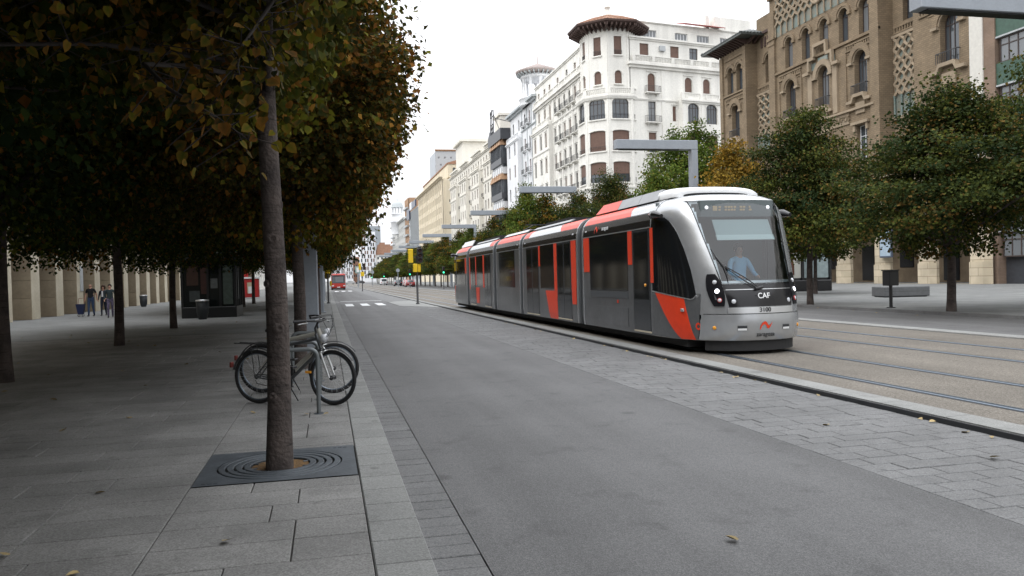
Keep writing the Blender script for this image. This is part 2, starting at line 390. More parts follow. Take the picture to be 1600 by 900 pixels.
# ---- granite band between lane and track kerb
band = MB(); band.box(4.165, 6.13, YN, 130, -0.05, -0.012); band = tag(band.build('paving_strip', M['joint']), kind='structure')
farb = MB(); y = 3.6; row = 0; cnt = 0
while y < 60:
    dy = 0.215
    x = 4.168; k = 0
    while x < 6.10:
        L = rs.choice([0.30, 0.38, 0.45, 0.34]) if k or row % 2 else 0.2
        nx = min(6.128, x+L)
        if 6.128-nx < 0.2: nx = 6.128
        z = rs.uniform(-.0035, .0025); g = .004
        if y < 17 and cnt < 298: slab_obj(x+g, nx-g, y+g, y+dy-g, z, M['granite_dark'], band, 'granite_sett', -0.03, 0.006); cnt += 1
        else: farb.slab(x+g, nx-g, y+g, y+dy-g, -0.03, z, 0.006)
        x = nx; k += 1
    y += dy; row += 1
farb.slab(4.17, 6.125, y, YF, -0.03, 0.0, 0.006)
tag(farb.build('granite_sett', M['granite_dark'], band), kind='stuff')
# ---- track kerb: dark face, pale sloping top
def kerb_line(name, xa, xb, h, flip=False):
    b = MB()
    prof = [(xa, -0.04), (xa, h-0.004), (xa+0.012, h+0.004), (xb, h+0.012), (xb, -0.04)] if not flip else [(xa, -0.04), (xa, h+0.012), (xb-0.012, h+0.004), (xb, h-0.004), (xb, -0.04)]
    b.prism([(u, v) for u, v in prof][::-1], YN, YF, 'y')
    b = tag(b.build(name, M['granite_light']), kind='structure')
    f = MB(); yy = 3.0; 
    return b
kb = kerb_line('track_kerb', 6.15, 6.47, 0.055)
# stones on the top, with joints
farb = MB(); y = 4.0
while y < 60:
    o = MB(); o.add([(6.152, y+.004, .066), (6.468, y+.004, .0715), (6.468, y+.994, .0715), (6.152, y+.994, .066)], [(0,1,2,3)])
    o.add([(6.152, y+.004, .04), (6.152, y+.004, .066), (6.152, y+.994, .066), (6.152, y+.994, .04)], [(0,1,2,3)])
    if y < 46: o.build('kerb_stone', M['granite_light'], kb)
    y += 1.0
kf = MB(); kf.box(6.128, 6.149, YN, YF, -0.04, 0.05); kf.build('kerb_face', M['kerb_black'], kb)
tb = MB(); tb.box(6.47, 13.9, YN, YF, -0.05, 0.055)
tb = tag(tb.build('track_bed', M['trackbed']), kind='structure')
def rail(x, lab):
    r = thing('rail', lab, 'rail', (x, 0, 0.055), group='grooved tram rails in the track bed')
    b = MB(); b.box(-0.075, 0.105, YN, YF, -0.03, 0.002); b.build('rubber_sleeve', M['kerb_black'], r)
    b = MB(); b.prism([(-0.035, -0.01), (0.035, -0.01), (0.035, 0.009), (0.028, 0.013), (-0.028, 0.013), (-0.035, 0.009)], YN, YF, 'y')
    b.box(0.072, 0.092, YN, YF, -0.01, 0.008); b.build('rail_head', M['rail'], r); return r
rail(7.16, 'tram rail nearest to the pale kerb stones, left rail under the tram')
rail(8.62, 'bright tram rail under the right side of the tram')
rail(10.72, 'left rail of the empty second tram track')
rail(12.20, 'right rail of the empty second tram track beside the far road')
kb2 = MB(); kb2.prism([(13.902, -0.04), (14.3, -0.04), (14.3, 0.085), (14.26, 0.10), (13.93, 0.10), (13.902, 0.085)], YN, YF, 'y')
tag(kb2.build('road_kerb', M['granite_light']), kind='structure')
sheet('road', 14.3, 19.45, YN, YF, 0.0, M['asphalt'])
line = MB(); line.add([(14.34, YN, .004), (14.7, YN, .004), (14.7, YF, .004), (14.34, YF, .004)], [(0,1,2,3)])
tag(line.build('lane_line', M['paint_white']), kind='structure')
sr = MB(); sr.box(19.45, 19.75, YN, YF, -0.04, 0.105); tag(sr.build('kerb', M['granite_dark']), kind='structure')
sr = MB(); sr.box(19.75, 80, YN, YF, -0.04, 0.10); tag(sr.build('sidewalk', M['paving_far']), kind='structure')
# ---- crossing, stop line, far crossing
cw = tag(link('pedestrian_crossing', None, None), kind='structure')
for x in (1.14, 2.13, 3.13):
    b = MB(); b.add([(x,51.2,.004),(x+.5,51.2,.004),(x+.5,56,.004),(x,56,.004)], [(0,1,2,3)]); b.build('crossing_stripe', M['paint_white'], cw)
for x in (1.1, 2.1, 3.1):
    b = MB(); b.add([(x,121,.004),(x+.55,121,.004),(x+.55,127,.004),(x,127,.004)], [(0,1,2,3)]); b.build('crossing_stripe', M['paint_white'], cw)
b = MB(); b.add([(0.95,62.9,.004),(4.1,62.9,.004),(4.1,63.4,.004),(0.95,63.4,.004)], [(0,1,2,3)]); b.build('stop_line', M['paint_white'], cw)
# pale crossing ramp through the granite band and a low refuge island
isl = MB(); isl.prism([(4.2, 48.5), (6.12, 44.0), (6.12, 60), (4.2, 58)], -0.03, 0.014, 'z'); tag(isl.build('crossing_island', M['granite_light']), kind='structure')

# ---- tree grate
def make_grate():
    t = thing('tree_grate', 'square cast iron tree grate with concentric slots at the foot of the nearest tree', 'tree grate', (-0.43, 7.065, 0.08))
    bx = MB(); bx.add([(-.63,-.59,-.012),(.632,-.59,-.012),(.632,.59,-.012),(-.63,.59,-.012)], [(0,1,2,3)]); bx.build('slot_shade', M['slot_shade'], t); bx = MB(); bx.lathe([(.001, -.002), (.12, -.003), (.235, -.009)], 24); bx.build('soil', M['soil'], t)
    pl = MB(); n = 64; ro = 0.515
    def sq(a):
        c, s_ = math.cos(a), math.sin(a); k = min(0.625/max(abs(c), 1e-6), 0.586/max(abs(s_), 1e-6)); return (c*k, s_*k)
    angs = sorted([2*PI*i/n for i in range(n)] + [math.atan2(sy*.586, sx*.625) % (2*PI) for sx in (-1, 1) for sy in (-1, 1)])
    N = len(angs)
    vs = [(*sq(a), 0.004) for a in angs] + [(ro*math.cos(a)*1.0, ro*math.sin(a), 0.004) for a in angs] + [(ro*math.cos(a), ro*math.sin(a), -0.03) for a in angs]
    pl.add(vs, [(i, (i+1) % N, N+(i+1) % N, N+i) for i in range(N)] + [(N+i, N+(i+1) % N, 2*N+(i+1) % N, 2*N+i) for i in range(N)])
    # radial webs
    for k in range(8):
        a = 2*PI*k/8+PI/8; pl.tube([(0.2*math.cos(a), 0.2*math.sin(a), -.006), (ro*math.cos(a), ro*math.sin(a), -.006)], 0.008, 5)
    # cast lettering-like ribs at two corners
    for sx in (-1, 1):
        for q in range(3): pl.box(sx*.50-.06+q*.045, sx*.50-.03+q*.045, sx*.515-.02, sx*.515+.02, .004, .007)
    pl.build('plate', M['grate'], t)
    r0 = 0.245
    for k in range(4):
        a0 = r0 + k*0.068; a1 = a0 + 0.050
        rg = MB(); rg.lathe([(a0, -.03), (a0, .002), (a0+.004, .006), (a1-.004, .006), (a1, .002), (a1, -.03)], 64); 
        rg.f = [f for f in rg.f if len(f) == 4]; rg.m = rg.m[:len(rg.f)]; rg.s = [False]*len(rg.f)
        rg.build('ring', M['grate'], t)
    return t
M['grate'] = mat('cast_iron', (0.105, 0.120, 0.135), 0.55, metal=0.3, var=0.25, scale=5, bump=0.15)
M['slot_shade'] = mat('slot_shade_black', (.006, .006, .006), 1.0); M['soil'] = mat('tree_soil', (.07, .05, .03), 1.0, col2=(.22, .12, .04), var=.4, scale=30, bump=.6, bscale=60)  # flat black sheet paints the deep shade under the grate slots
make_grate()
# ------------------------------------------------------------------ trees
def leaf_material(name, greens, rusts, dark, rough=0.75):
    m = bpy.data.materials.new(name); m.use_nodes = True
    n = m.node_tree.nodes; l = m.node_tree.links; b = n['Principled BSDF']; b.inputs['Roughness'].default_value = rough
    b.inputs['Specular IOR Level'].default_value = 0.10
    at = n.new('ShaderNodeAttribute'); at.attribute_name = 'tone'
    sp = n.new('ShaderNodeSeparateColor'); l.new(at.outputs['Color'], sp.inputs[0])
    g = n.new('ShaderNodeValToRGB'); g.color_ramp.elements[0].color = (*dark, 1); g.color_ramp.elements[1].color = (*greens[1], 1)
    e = g.color_ramp.elements.new(0.5); e.color = (*greens[0], 1); l.new(sp.outputs[0], g.inputs[0])
    r = n.new('ShaderNodeValToRGB'); r.color_ramp.elements[0].color = (*rusts[0], 1); r.color_ramp.elements[1].color = (*rusts[1], 1); l.new(sp.outputs[0], r.inputs[0])
    mi = n.new('ShaderNodeMix'); mi.data_type = 'RGBA'; l.new(sp.outputs[1], mi.inputs['Factor']); l.new(g.outputs[0], mi.inputs['A']); l.new(r.outputs[0], mi.inputs['B'])
    l.new(mi.outputs['Result'], b.inputs['Base Color'])
    tr = n.new('ShaderNodeBsdfTranslucent'); l.new(mi.outputs['Result'], tr.inputs[0])
    ms = n.new('ShaderNodeMixShader'); ms.inputs[0].default_value = 0.24; l.new(b.outputs[0], ms.inputs[1]); l.new(tr.outputs[0], ms.inputs[2])
    l.new(ms.outputs[0], n['Material Output'].inputs[0]); return m
M['leaf_lime'] = leaf_material('lime_leaf', ((0.026, 0.045, 0.009), (0.155, 0.170, 0.016)), ((0.17, 0.060, 0.012), (0.34, 0.165, 0.028)), (0.008, 0.019, 0.009))
M['leaf_green'] = leaf_material('green_leaf', ((0.034, 0.050, 0.013), (0.115, 0.128, 0.022)), ((0.13, 0.070, 0.018), (0.22, 0.13, 0.035)), (0.014, 0.032, 0.013))
M['leaf_bright'] = leaf_material('bright_leaf', ((0.075, 0.12, 0.020), (0.16, 0.20, 0.030)), ((0.14, 0.12, 0.02), (0.2, 0.16, 0.03)), (0.035, 0.06, 0.014))
M['leaf_orange'] = leaf_material('orange_leaf', ((0.20, 0.13, 0.02), (0.38, 0.25, 0.035)), ((0.25, 0.13, 0.02), (0.38, 0.21, 0.035)), (0.06, 0.05, 0.015))
M['bark'] = mat('lime_bark', (0.11, 0.088, 0.078), 0.95, col2=(0.042, 0.034, 0.032), var=0.4, scale=5, bump=1.0, bscale=26)
def bark_marks(m):
    n = m.node_tree.nodes; l = m.node_tree.links; b = n['Principled BSDF']
    tc = n.new('ShaderNodeTexCoord'); mp = n.new('ShaderNodeMapping'); mp.inputs['Scale'].default_value = (2.2, 2.2, 26); l.new(tc.outputs['Object'], mp.inputs[0])
    nz = n.new('ShaderNodeTexNoise'); nz.inputs['Scale'].default_value = 1.6; nz.inputs['Detail'].default_value = 3; l.new(mp.outputs[0], nz.inputs['Vector'])
    cr = n.new('ShaderNodeMapRange'); cr.inputs[1].default_value = 0.60; cr.inputs[2].default_value = 0.68; cr.inputs[3].default_value = 1; cr.inputs[4].default_value = 0.45; l.new(nz.outputs[0], cr.inputs[0])
    mu = n.new('ShaderNodeMix'); mu.data_type = 'RGBA'; mu.blend_type = 'MULTIPLY'; mu.inputs['Factor'].default_value = 1
    l.new(b.inputs['Base Color'].links[0].from_socket, mu.inputs['A']); l.new(cr.outputs[0], mu.inputs['B']); l.new(mu.outputs['Result'], b.inputs['Base Color'])
bark_marks(M['bark'])

M['twig'] = mat('dark_twig', (.04, .033, .03), .9)
T7 = (np.array([(0,0,0), (-.34,-.02,.02), (-.50,.32,.06), (-.34,.68,.04), (0,1.08,-.04), (.34,.68,.04), (.50,.32,.06), (.34,-.02,.02), (0,.42,-.05)]),
      [(8,0,1),(8,1,2),(8,2,3),(8,3,4),(8,4,5),(8,5,6),(8,6,7),(8,7,0)])
T5 = (np.array([(0,0,0), (-.46,.38,.07), (0,1.0,-.03), (.46,.38,.07), (0,.45,-.05)]), [(4,0,1),(4,1,2),(4,2,3),(4,3,0)])
T4 = (np.array([(0,0,0), (-.46,.42,.10), (0,1.0,0), (.46,.42,.10)]), [(0,2,1),(0,3,2)])
def leaves_mesh(name, P, D, Nn, size, tone, rust, tmpl, rimrust=None, seed=0):
    """P positions, D tip directions, Nn rough normals"""
    rng = np.random.default_rng(seed)
    V, F = tmpl; k = len(V); n = len(P)
    D = D/np.linalg.norm(D, axis=1, keepdims=True)
    X = np.cross(D, Nn); X /= np.linalg.norm(X, axis=1, keepdims=True)+1e-9
    Z = np.cross(X, D)
    vs = (P[:, None, :] + size[:, None, None]*(V[None, :, 0, None]*X[:, None, :] + V[None, :, 1, None]*D[:, None, :] + V[None, :, 2, None]*Z[:, None, :])).reshape(-1, 3)
    F = np.array(F); fs = (F[None] + (np.arange(n)*k)[:, None, None]).reshape(-1, 3)
    me = bpy.data.meshes.new(name)
    me.vertices.add(len(vs)); me.vertices.foreach_set('co', vs.astype(np.float32).ravel())
    me.loops.add(len(fs)*3); me.loops.foreach_set('vertex_index', fs.astype(np.int32).ravel())
    me.polygons.add(len(fs)); me.polygons.foreach_set('loop_start', (np.arange(len(fs))*3).astype(np.int32)); me.polygons.foreach_set('loop_total', np.full(len(fs), 3, np.int32))
    at = me.attributes.new('tone', 'FLOAT_COLOR', 'POINT')
    c = np.zeros((n, k, 4), np.float32); c[..., 0] = tone[:, None]; c[..., 1] = rust[:, None]; c[..., 3] = 1
    if rimrust is not None and k > 4: c[:, 1:k-1, 1] = np.clip(rust+rimrust, 0, 1)[:, None]
    at.data.foreach_set('color', c.ravel())
    me.update(); me.validate(); return me
def crown(rng, n_cl, per, rad, z0, z1, zc, leaf, rust=0.4, flat_x=None, power=0.6, cl=(0.36, 0.36, 0.20), top=1.0, irr=0.0, tap=False):
    """clumps of leaves through a crown; returns arrays and the clump centres"""
    C = []; ph = rng.random(3)*6.28
    while len(C) < n_cl:
        v = rng.normal(size=3); v /= np.linalg.norm(v)
        q = rng.random()**power
        az = math.atan2(v[1], v[0]); ir = 1+irr*(math.sin(2*az+ph[0])+math.sin(3*az+ph[1]+v[2]*2)+.7*math.sin(5*az+ph[2]+v[2]*5))
        x, y = v[0]*rad*q*ir, v[1]*rad*q*ir
        z = zc + (v[2]*q)*((z1-zc) if v[2] > 0 else (zc-z0))
        # squarer shoulders low down, narrower top
        h = (z-z0)/(z1-z0); s = 1.0 if h < 0.45 else 1.0-top*(h-0.45)**1.5
        if tap: s = 1.0 if h < 0.22 else max(0.08, 1.0-1.12*(h-0.22)**1.15)
        x *= s; y *= s
        if flat_x is not None and x > flat_x(z): x = flat_x(z)*(0.75+0.25*rng.random())
        C.append((x, y, z))
    C = np.array(C); Pn = []; T = []; Ru = []
    out = C - np.array([0, 0, zc]); out /= np.linalg.norm(out, axis=1, keepdims=True)+1e-9
    ctone = rng.random(n_cl); expo = np.clip((C[:, 0]-0.3)/1.6, 0, 1) if flat_x is not None else np.zeros(n_cl)
    crust = np.clip(rng.normal(rust, 0.26, n_cl)+0.38*expo, 0, 1)
    m = (per*(0.5+rng.random(n_cl))).astype(int)
    idx = np.repeat(np.arange(n_cl), m); N = len(idx)
    off = rng.normal(size=(N, 3)); off /= np.linalg.norm(off, axis=1, keepdims=True)
    off *= (rng.random((N, 1))**0.45)*1.75*np.array(cl)
    # twigs: stretch each clump along its outward, slightly drooping direction
    tw = out + rng.normal(size=(n_cl, 3))*0.5; tw[:, 2] -= 0.25; tw /= np.linalg.norm(tw, axis=1, keepdims=True)
    off += tw[idx]*(rng.random((N, 1))-0.4)*cl[0]*1.9
    P = C[idx] + off
    if flat_x is not None:
        spr = (rng.random(n_cl) < 0.10)*rng.random(n_cl)*0.55
        lim = np.array([flat_x(z) for z in P[:, 2]])+0.22+0.25*np.sin(P[:, 1]*2.3+P[:, 2]*3.1)+spr[idx]
        P[:, 0] = np.where(P[:, 0] > lim, lim-rng.random(N)*0.5, P[:, 0])
    P[:, 2] = np.maximum(P[:, 2], z0-0.15-0.25*rng.random(N))
    D = out[idx]*0.5 + rng.normal(size=(N, 3))*0.55; D[:, 2] -= 0.55
    Nn = rng.normal(size=(N, 3))*0.5 + out[idx]*0.35; Nn[:, 2] += 0.8
    size = leaf*(0.65+0.6*rng.random(N))
    tone = np.clip(ctone[idx]*0.55 + rng.random(N)*0.45, 0, 1)
    rr = np.clip(crust[idx] + rng.normal(size=N)*0.16, 0, 1); ru = (rr > 0.55)*rng.random(N)*0.9 + (rng.random(N) < 0.05)*0.8
    return P, D, Nn, size, tone, np.clip(ru, 0, 1), C
def trunk_mb(rng, h, r0, r1, C, nb=9, lean=(0, 0), fork=2.6, n=12):
    b = MB(); pts = []; rs_ = []
    for i in range(13):
        t = i/12; z = t*h
        pts.append((lean[0]*t + 0.02*math.sin(t*9+lean[0]), lean[1]*t+0.02*math.cos(t*7), z-0.02)); rs_.append((r0+(r1-r0)*t**0.8) * (1.10 if i == 0 else 1))
    b.tube(pts, rs_, n)
    top = Vector(pts[-1])
    sel = rng.choice(len(C), size=min(nb*3, len(C)), replace=False)
    for k, j in enumerate(sel):
        e = Vector(C[j]); zb = min(h*0.98, max(fork, e.z-1.1*(Vector((e.x, e.y, 0)).length)*0.8)); t = zb/h
        s_ = Vector((lean[0]*t, lean[1]*t, zb))
        if k < nb:
            m1 = s_.lerp(e, 0.35) + Vector((0, 0, 0.10)); m2 = s_.lerp(e, 0.7) + Vector((0, 0, 0.12))
            b.tube([s_, m1, m2, e], [r1*0.62, r1*0.42, r1*0.26, 0.012], 7)
        else:
            m1 = s_.lerp(e, 0.5)+Vector((0, 0, 0.12)); b.tube([s_, m1, e], [r1*0.3, r1*0.16, 0.008], 5)
    return b
class TreeKind:
    def __init__(s, seed, leafmat, **k):
        rng = np.random.default_rng(seed); s.k = k
        P, D, Nn, sz, to, ru, C = crown(rng, k['n_cl'], k['per'], k['rad'], k['z0'], k['z1'], k['zc'], k['leaf'], k.get('rust', .4), k.get('flat_x'), k.get('power', .6), k.get('cl', (.36, .36, .2)), top=k.get('top', 1.0), irr=k.get('irr', 0), tap=k.get('tap', False))
        s.crown = leaves_mesh('crown', P, D, Nn, sz, to, ru, k.get('tmpl', T4), k.get('rim'), seed); s.crown.materials.append(leafmat)
        s.trunk = trunk_mb(rng, k.get('h', k['zc']+1.2), k.get('r0', .125), k.get('r1', .07), C, k.get('nb', 9), k.get('lean', (0, 0)), k.get('fork', k['z0'])).mesh('trunk'); s.trunk.materials.append(M['bark'])
    def place(s, name, x, y, z, rot, sc, label, group, crown_mat=None):
        t = thing(name, label, 'tree', (x, y, z), rot, group)
        t.scale = (sc[0], sc[0], sc[1])
        link('trunk', s.trunk, None, t)
        c = link('crown', s.crown, None, t); c['kind'] = 'stuff'
        if crown_mat is not None:
            c.material_slots[0].link = 'OBJECT'; c.material_slots[0].material = crown_mat
        return t
# street-side profile of the left row: clipped back over the lane, as the photograph shows
fx = lambda z: (1.05+0.3*(z-2.5) if z < 4.2 else 1.6) if z < 5.4 else max(0.4, 1.6-(z-5.4)*0.5)
fx0 = lambda z: (0.10 if z < 4.2 else 0.35)
LK = dict(n_cl=400, per=215, cl=(.50, .50, .14), top=.75, rad=4.5, z0=2.55, z1=8.8, zc=4.9, leaf=0.092, rust=0.20, flat_x=fx, tmpl=T5, rim=0.30, h=6.4, r0=.125, r1=.075, fork=2.9, power=0.42)
K_near = TreeKind(1, M['leaf_lime'], **{**LK, 'rust': 0.06, 'rim': .16, 'n_cl': 520, 'per': 165, 'flat_x': fx0, 'z0': 3.35, 'zc': 5.2, 'tmpl': T7, 'r0': .106, 'r1': .052, 'h': 6.6, 'leaf': .072, 'fork': 3.1, 'rad': 4.5})
K_a = TreeKind(2, M['leaf_lime'], **LK)
K_b = TreeKind(3, M['leaf_lime'], **{**LK, 'rust': 0.24, 'tmpl': T4})
K_c = TreeKind(4, M['leaf_lime'], **{**LK, 'flat_x': None, 'rust': 0.10, 'rad': 4.7, 'z0': 2.3, 'tmpl': T4})
K_d = TreeKind(6, M['leaf_lime'], **{**LK, 'flat_x': None, 'rust': 0.06, 'rad': 4.7, 'z0': 2.35, 'tmpl': T4})
G1 = 'clipped lime trees in the row along the left kerb'
K_near.place('lime_tree', -0.43, 6.92, 0.07, 0, (1, 1), 'nearest lime tree, its bare trunk rising from the iron grate in the foreground', G1)
near_tree = [o for o in bpy.data.objects if o.name == 'lime_tree'][0]
for a_, z_, r_ in ((-1.9, .62, .020), (-1.2, 1.18, .026), (-2.3, 1.55, .018), (-1.5, 1.92, .030), (-.6, 2.2, .024), (-2.0, 2.45, .024)):
    tr_ = .106+(.052-.106)*(z_/6.6)**.8; q_ = Matrix.Translation((math.cos(a_)*(tr_-.006), math.sin(a_)*(tr_-.006), z_)) @ Matrix.Rotation(a_, 4, 'Z') @ Matrix.Rotation(PI/2, 4, 'Y')
    kn = MB(); kn.M = q_; kn.lathe([(r_*1.9, 0), (r_*1.4, r_*.5), (r_*.9, r_*.75), (r_*.55, r_*.35), (.001, r_*.25)], 12); kn.build('branch_scar', M['bark'], near_tree)
near_tree = [o for o in bpy.data.objects if o.name == 'lime_tree'][0]
def bough(pts, n, spread, seed, leaf=.060, singles=0, rust=.5):
    """a drooping bough: twig and its leaves; the leaves that show largest are parts of their own"""
    rng = np.random.default_rng(seed); pts = [Vector(p) for p in pts]
    b = MB(); b.tube(pts, [.022-.018*i/(len(pts)-1) for i in range(len(pts))], 6)
    P = []; D = []
    for i in range(n):
        t = rng.random()**.8*(len(pts)-1); k = min(int(t), len(pts)-2); p = pts[k].lerp(pts[k+1], t-k)
        q = np.array(p)+rng.normal(size=3)*np.array(spread); q[2] = min(q[2], p.z+.12); P.append(q); d = rng.normal(size=3)*.55+(q-np.array(p))*2; d[2] -= .9; D.append(d)
        if i % 4 == 0: b.tube([p, Vector(q)], .004, 4, caps=False)
    b.build('bough', M['twig'], near_tree)
    P, D = np.array(P), np.array(D); N_ = rng.normal(size=(n, 3))*.5+np.array([0, -.4, .6]); sz = leaf*(.7+.55*rng.random(n)); tone = np.clip(rng.random(n)*.9+.05, 0, 1); ru = (rng.random(n) < rust)*rng.random(n)
    for j in range(singles):
        me = leaves_mesh('leaf', np.zeros((1, 3)), D[j:j+1], N_[j:j+1], sz[j:j+1], tone[j:j+1], ru[j:j+1]*.5, T7, .45, seed+j); me.materials.append(M['leaf_lime']); link('leaf', me, None, near_tree, tuple(P[j]))
    k = singles
    me = leaves_mesh('leaves', P[k:], D[k:], N_[k:], sz[k:], tone[k:], ru[k:]*.5, T7, .45, seed); me.materials.append(M['leaf_lime']); o = link('leaves', me, None, near_tree); o['kind'] = 'stuff'
bough([(0, -.1, 3.2), (-.45, -.9, 3.1), (-.65, -1.5, 2.95), (-.45, -1.85, 2.72), (-.16, -2.0, 2.52), (.02, -2.05, 2.38)], 170, (.16, .13, .10), 31, singles=70)
bough([(-.2, -.3, 3.3), (-1.0, -1.2, 3.15), (-1.5, -1.8, 2.95), (-1.85, -2.2, 2.85)], 190, (.22, .2, .12), 32, singles=70, rust=.4)
bough([(.05, -.1, 3.9), (.2, -.8, 3.9), (.3, -1.6, 3.65), (.42, -2.0, 3.45)], 170, (.20, .2, .14), 33, singles=60, rust=.7)
bough([(-.1, -.3, 3.6), (-.8, -1.6, 3.5), (-1.0, -2.3, 3.3), (-.9, -2.6, 3.1)], 200, (.26, .2, .14), 34, singles=60, rust=.35)
bough([(.02, -.12, 3.9), (.18, -.8, 3.75), (.12, -1.5, 3.35), (-.02, -1.9, 2.98), (-.05, -2.0, 2.8)], 210, (.20, .16, .15), 35, singles=40, rust=.3)
row1 = [(14.7, 'K_a', 'lime tree rising right behind the parked bicycles'),
        (22.5, 'K_b', 'lime tree of the kerb row just beyond the nearest grey lamp post on the left'),
        (30.3, 'K_a', 'fourth lime tree of the left kerb row, between the two grey lamp posts'),
        (38.1, 'K_b', 'thin dark lime trunk of the left kerb row just before the second grey lamp post'),
        (46.0, 'K_a', 'lime tree of the left kerb row beyond the second grey lamp post'),
        (53.8, 'K_b', 'last lime tree of the left kerb row before the yellow traffic light')]
for y_, k_, lab in row1: globals()[k_].place('lime_tree', -0.50 if y_ < 15 else -0.43, y_, 0.07, 0, (random.uniform(.95, 1.0), random.uniform(.96, 1.04)), lab, G1)
for i, y_ in enumerate((68, 76, 84, 92, 100, 108, 116)):
    (K_a, K_b)[i % 2].place('lime_tree', -0.9, y_, 0.07, 0, (0.9, 0.85+0.05*(i % 2)), ['lime tree beyond the yellow light on the left, lowest crown against the street end', 'small rusty lime crown of the far left kerb row near the red bus'][i % 2] if False else 'lime tree far down the left kerb row beyond the yellow traffic light', 'far lime trees of the left kerb row')
K_c.place('lime_tree', -5.3, -1.0, 0.07, 1.1, (1, 1), 'lime tree behind the photographer on the left, closing the canopy', 'clipped lime trees in the row along the left kerb')
G2 = 'lime trees in the second row on the left promenade'
K_a.place('lime_tree', -0.43, -1.0, 0.07, 0, (1, 1), 'lime tree right behind the photographer in the kerb row', G1)
for x_, y_, k_ in ((-.43, -9, K_b), (-.43, -17, K_a), (-5.3, -9, K_d), (-5.3, -17, K_c), (-.43, -25, K_b), (-5.3, -25, K_d)): k_.place('lime_tree', x_, y_, 0.07, 0, (1, 1), 'unseen lime tree added to the rows behind the photographer', 'lime trees behind the photographer')  # unseen rows added behind the camera to darken the left promenade
row2 = [(-5.3, 6.9, K_d, 2.2, 'lime tree of the second row filling the top left corner'),
        (-5.29, 14.92, K_c, 4.0, 'lime tree with the broad black trunk at the left edge of the photo'),
        (-5.33, 22.69, K_d, 0.6, 'lime tree with dark trunk just right of the three walking people'),
        (-5.37, 30.55, K_c, 2.9, 'lime tree with slim dark trunk just left of the dark kiosk'),
        (-5.35, 46.4, K_d, 1.0, 'lime tree standing behind the dark kiosk'),
        (-5.35, 54.6, K_c, 5.0, 'lime tree beyond the kiosk with its trunk before the red booth'),
        (-5.35, 62.4, K_d, 3.0, 'lime tree with the second thin trunk before the red booth'),
        (-11.0, 5.5, K_c, 1.4, 'lime tree outside the left edge shading the promenade'),]
for x_, y_, k_, r_, lab in row2[:7]: k_.place('lime_tree', x_, y_, 0.07, r_, (1.0, random.uniform(.95, 1.05)), lab, G2)
# right-hand rows
RK = dict(tap=True, irr=.12, n_cl=240, per=215, rad=3.75, z0=2.35, z1=8.5, zc=4.6, leaf=0.110, rust=0.22, tmpl=T4, h=6.2, r0=.15, r1=.09, power=0.42, top=1.25, cl=(.52, .52, .12))
K_e = TreeKind(11, M['leaf_green'], **RK)
K_f = TreeKind(12, M['leaf_green'], **{**RK, 'rust': 0.14})
K_g = TreeKind(13, M['leaf_green'], **{**RK, 'n_cl': 260, 'per': 90, 'leaf': 0.17, 'rust': .3})
G3 = 'lime trees along the right-hand kerb'
K_e.place('lime_tree', 19.85, 22.21, 0.09, 0.4, (1.0, .89), 'lime tree at the right behind the pavement bin, closest full trunk on the right', G3)
K_f.place('lime_tree', 19.85, 30.05, 0.09, 2.0, (.93, 1.0), 'lime tree directly behind the front of the tram', G3)
K_e.place('lime_tree', 19.85, 14.2, 0.09, 4.0, (1.0, 1.0), 'lime tree cut off by the right edge of the photo', G3)
K_f.place('lime_tree', 25.7, 22.7, 0.09, 5.2, (1.0, 1.28), 'taller lime tree of the second right row at the top right corner', G3)
far = [(38.0, K_g, M['leaf_orange'], .95, 'orange lime tree between the tram roof and the brick building'),
       (46.0, K_g, M['leaf_bright'], .90, 'yellow-green lime tree behind the grey lamp post over the tram'),
       (54.0, K_e, None, 1.04, 'dark green lime tree whose pointed top stands before the white corner building'),
       (62.0, K_g, M['leaf_green'], .95, 'lime tree just left of the dark pointed one, behind the roof fairing of the tram'),
       (70.5, K_g, M['leaf_lime'], 1.05, 'rust brown lime tree beside the third grey lamp arm'),
       (78.0, K_g, M['leaf_bright'], 1.25, 'tall yellow-green lime tree under the third grey lamp arm'),
       (86.0, K_e, None, 1.05, 'lime tree at the fourth grey lamp post over the middle of the tram'),
       (94.0, K_g, M['leaf_lime'], 1.0, 'reddish lime tree beyond the fourth lamp post')]
for y_, k_, mt, s_, lab in far: k_.place('lime_tree', 19.85 if y_ > 40 else 20.8, y_, 0.09, random.uniform(0, 6), (.84 if y_ > 40 else .80, s_), lab, G3, mt)
mats_ = [M['leaf_green'], M['leaf_bright'], M['leaf_lime'], M['leaf_green'], M['leaf_lime']]
y_ = 102; i = 0
while y_ < 330:
    K_g.place('lime_tree', 19.85, y_, 0.09, random.uniform(0, 6), (.92, random.uniform(.85, 1.1)), ['green', 'yellow-green', 'rust-tinged', 'dark green', 'brownish'][i % 5]+' lime tree in the far part of the right-hand row beyond the tram', 'far lime trees of the right-hand row', mats_[i % 5])
    y_ += 8; i += 1
K_g.place('lime_tree', 28.5, 42.6, 0.09, 1.0, (.85, .85), 'lime tree with its trunk beside the lit advertising kiosk on the right', G3, M['leaf_green'])
# the big tree of the side street
K_h = TreeKind(21, M['leaf_bright'], n_cl=240, per=120, rad=5.0, z0=6, z1=17.5, zc=11.5, leaf=0.24, rust=0.1, tmpl=T4, h=13, r0=.28, r1=.15, power=0.4, cl=(.7, .7, .4), top=.7)
K_h.place('plane_tree', 39.5, 81, 0.09, 0.3, (1, 1), 'tall bright green tree in the side street between the white and the brick building', None)
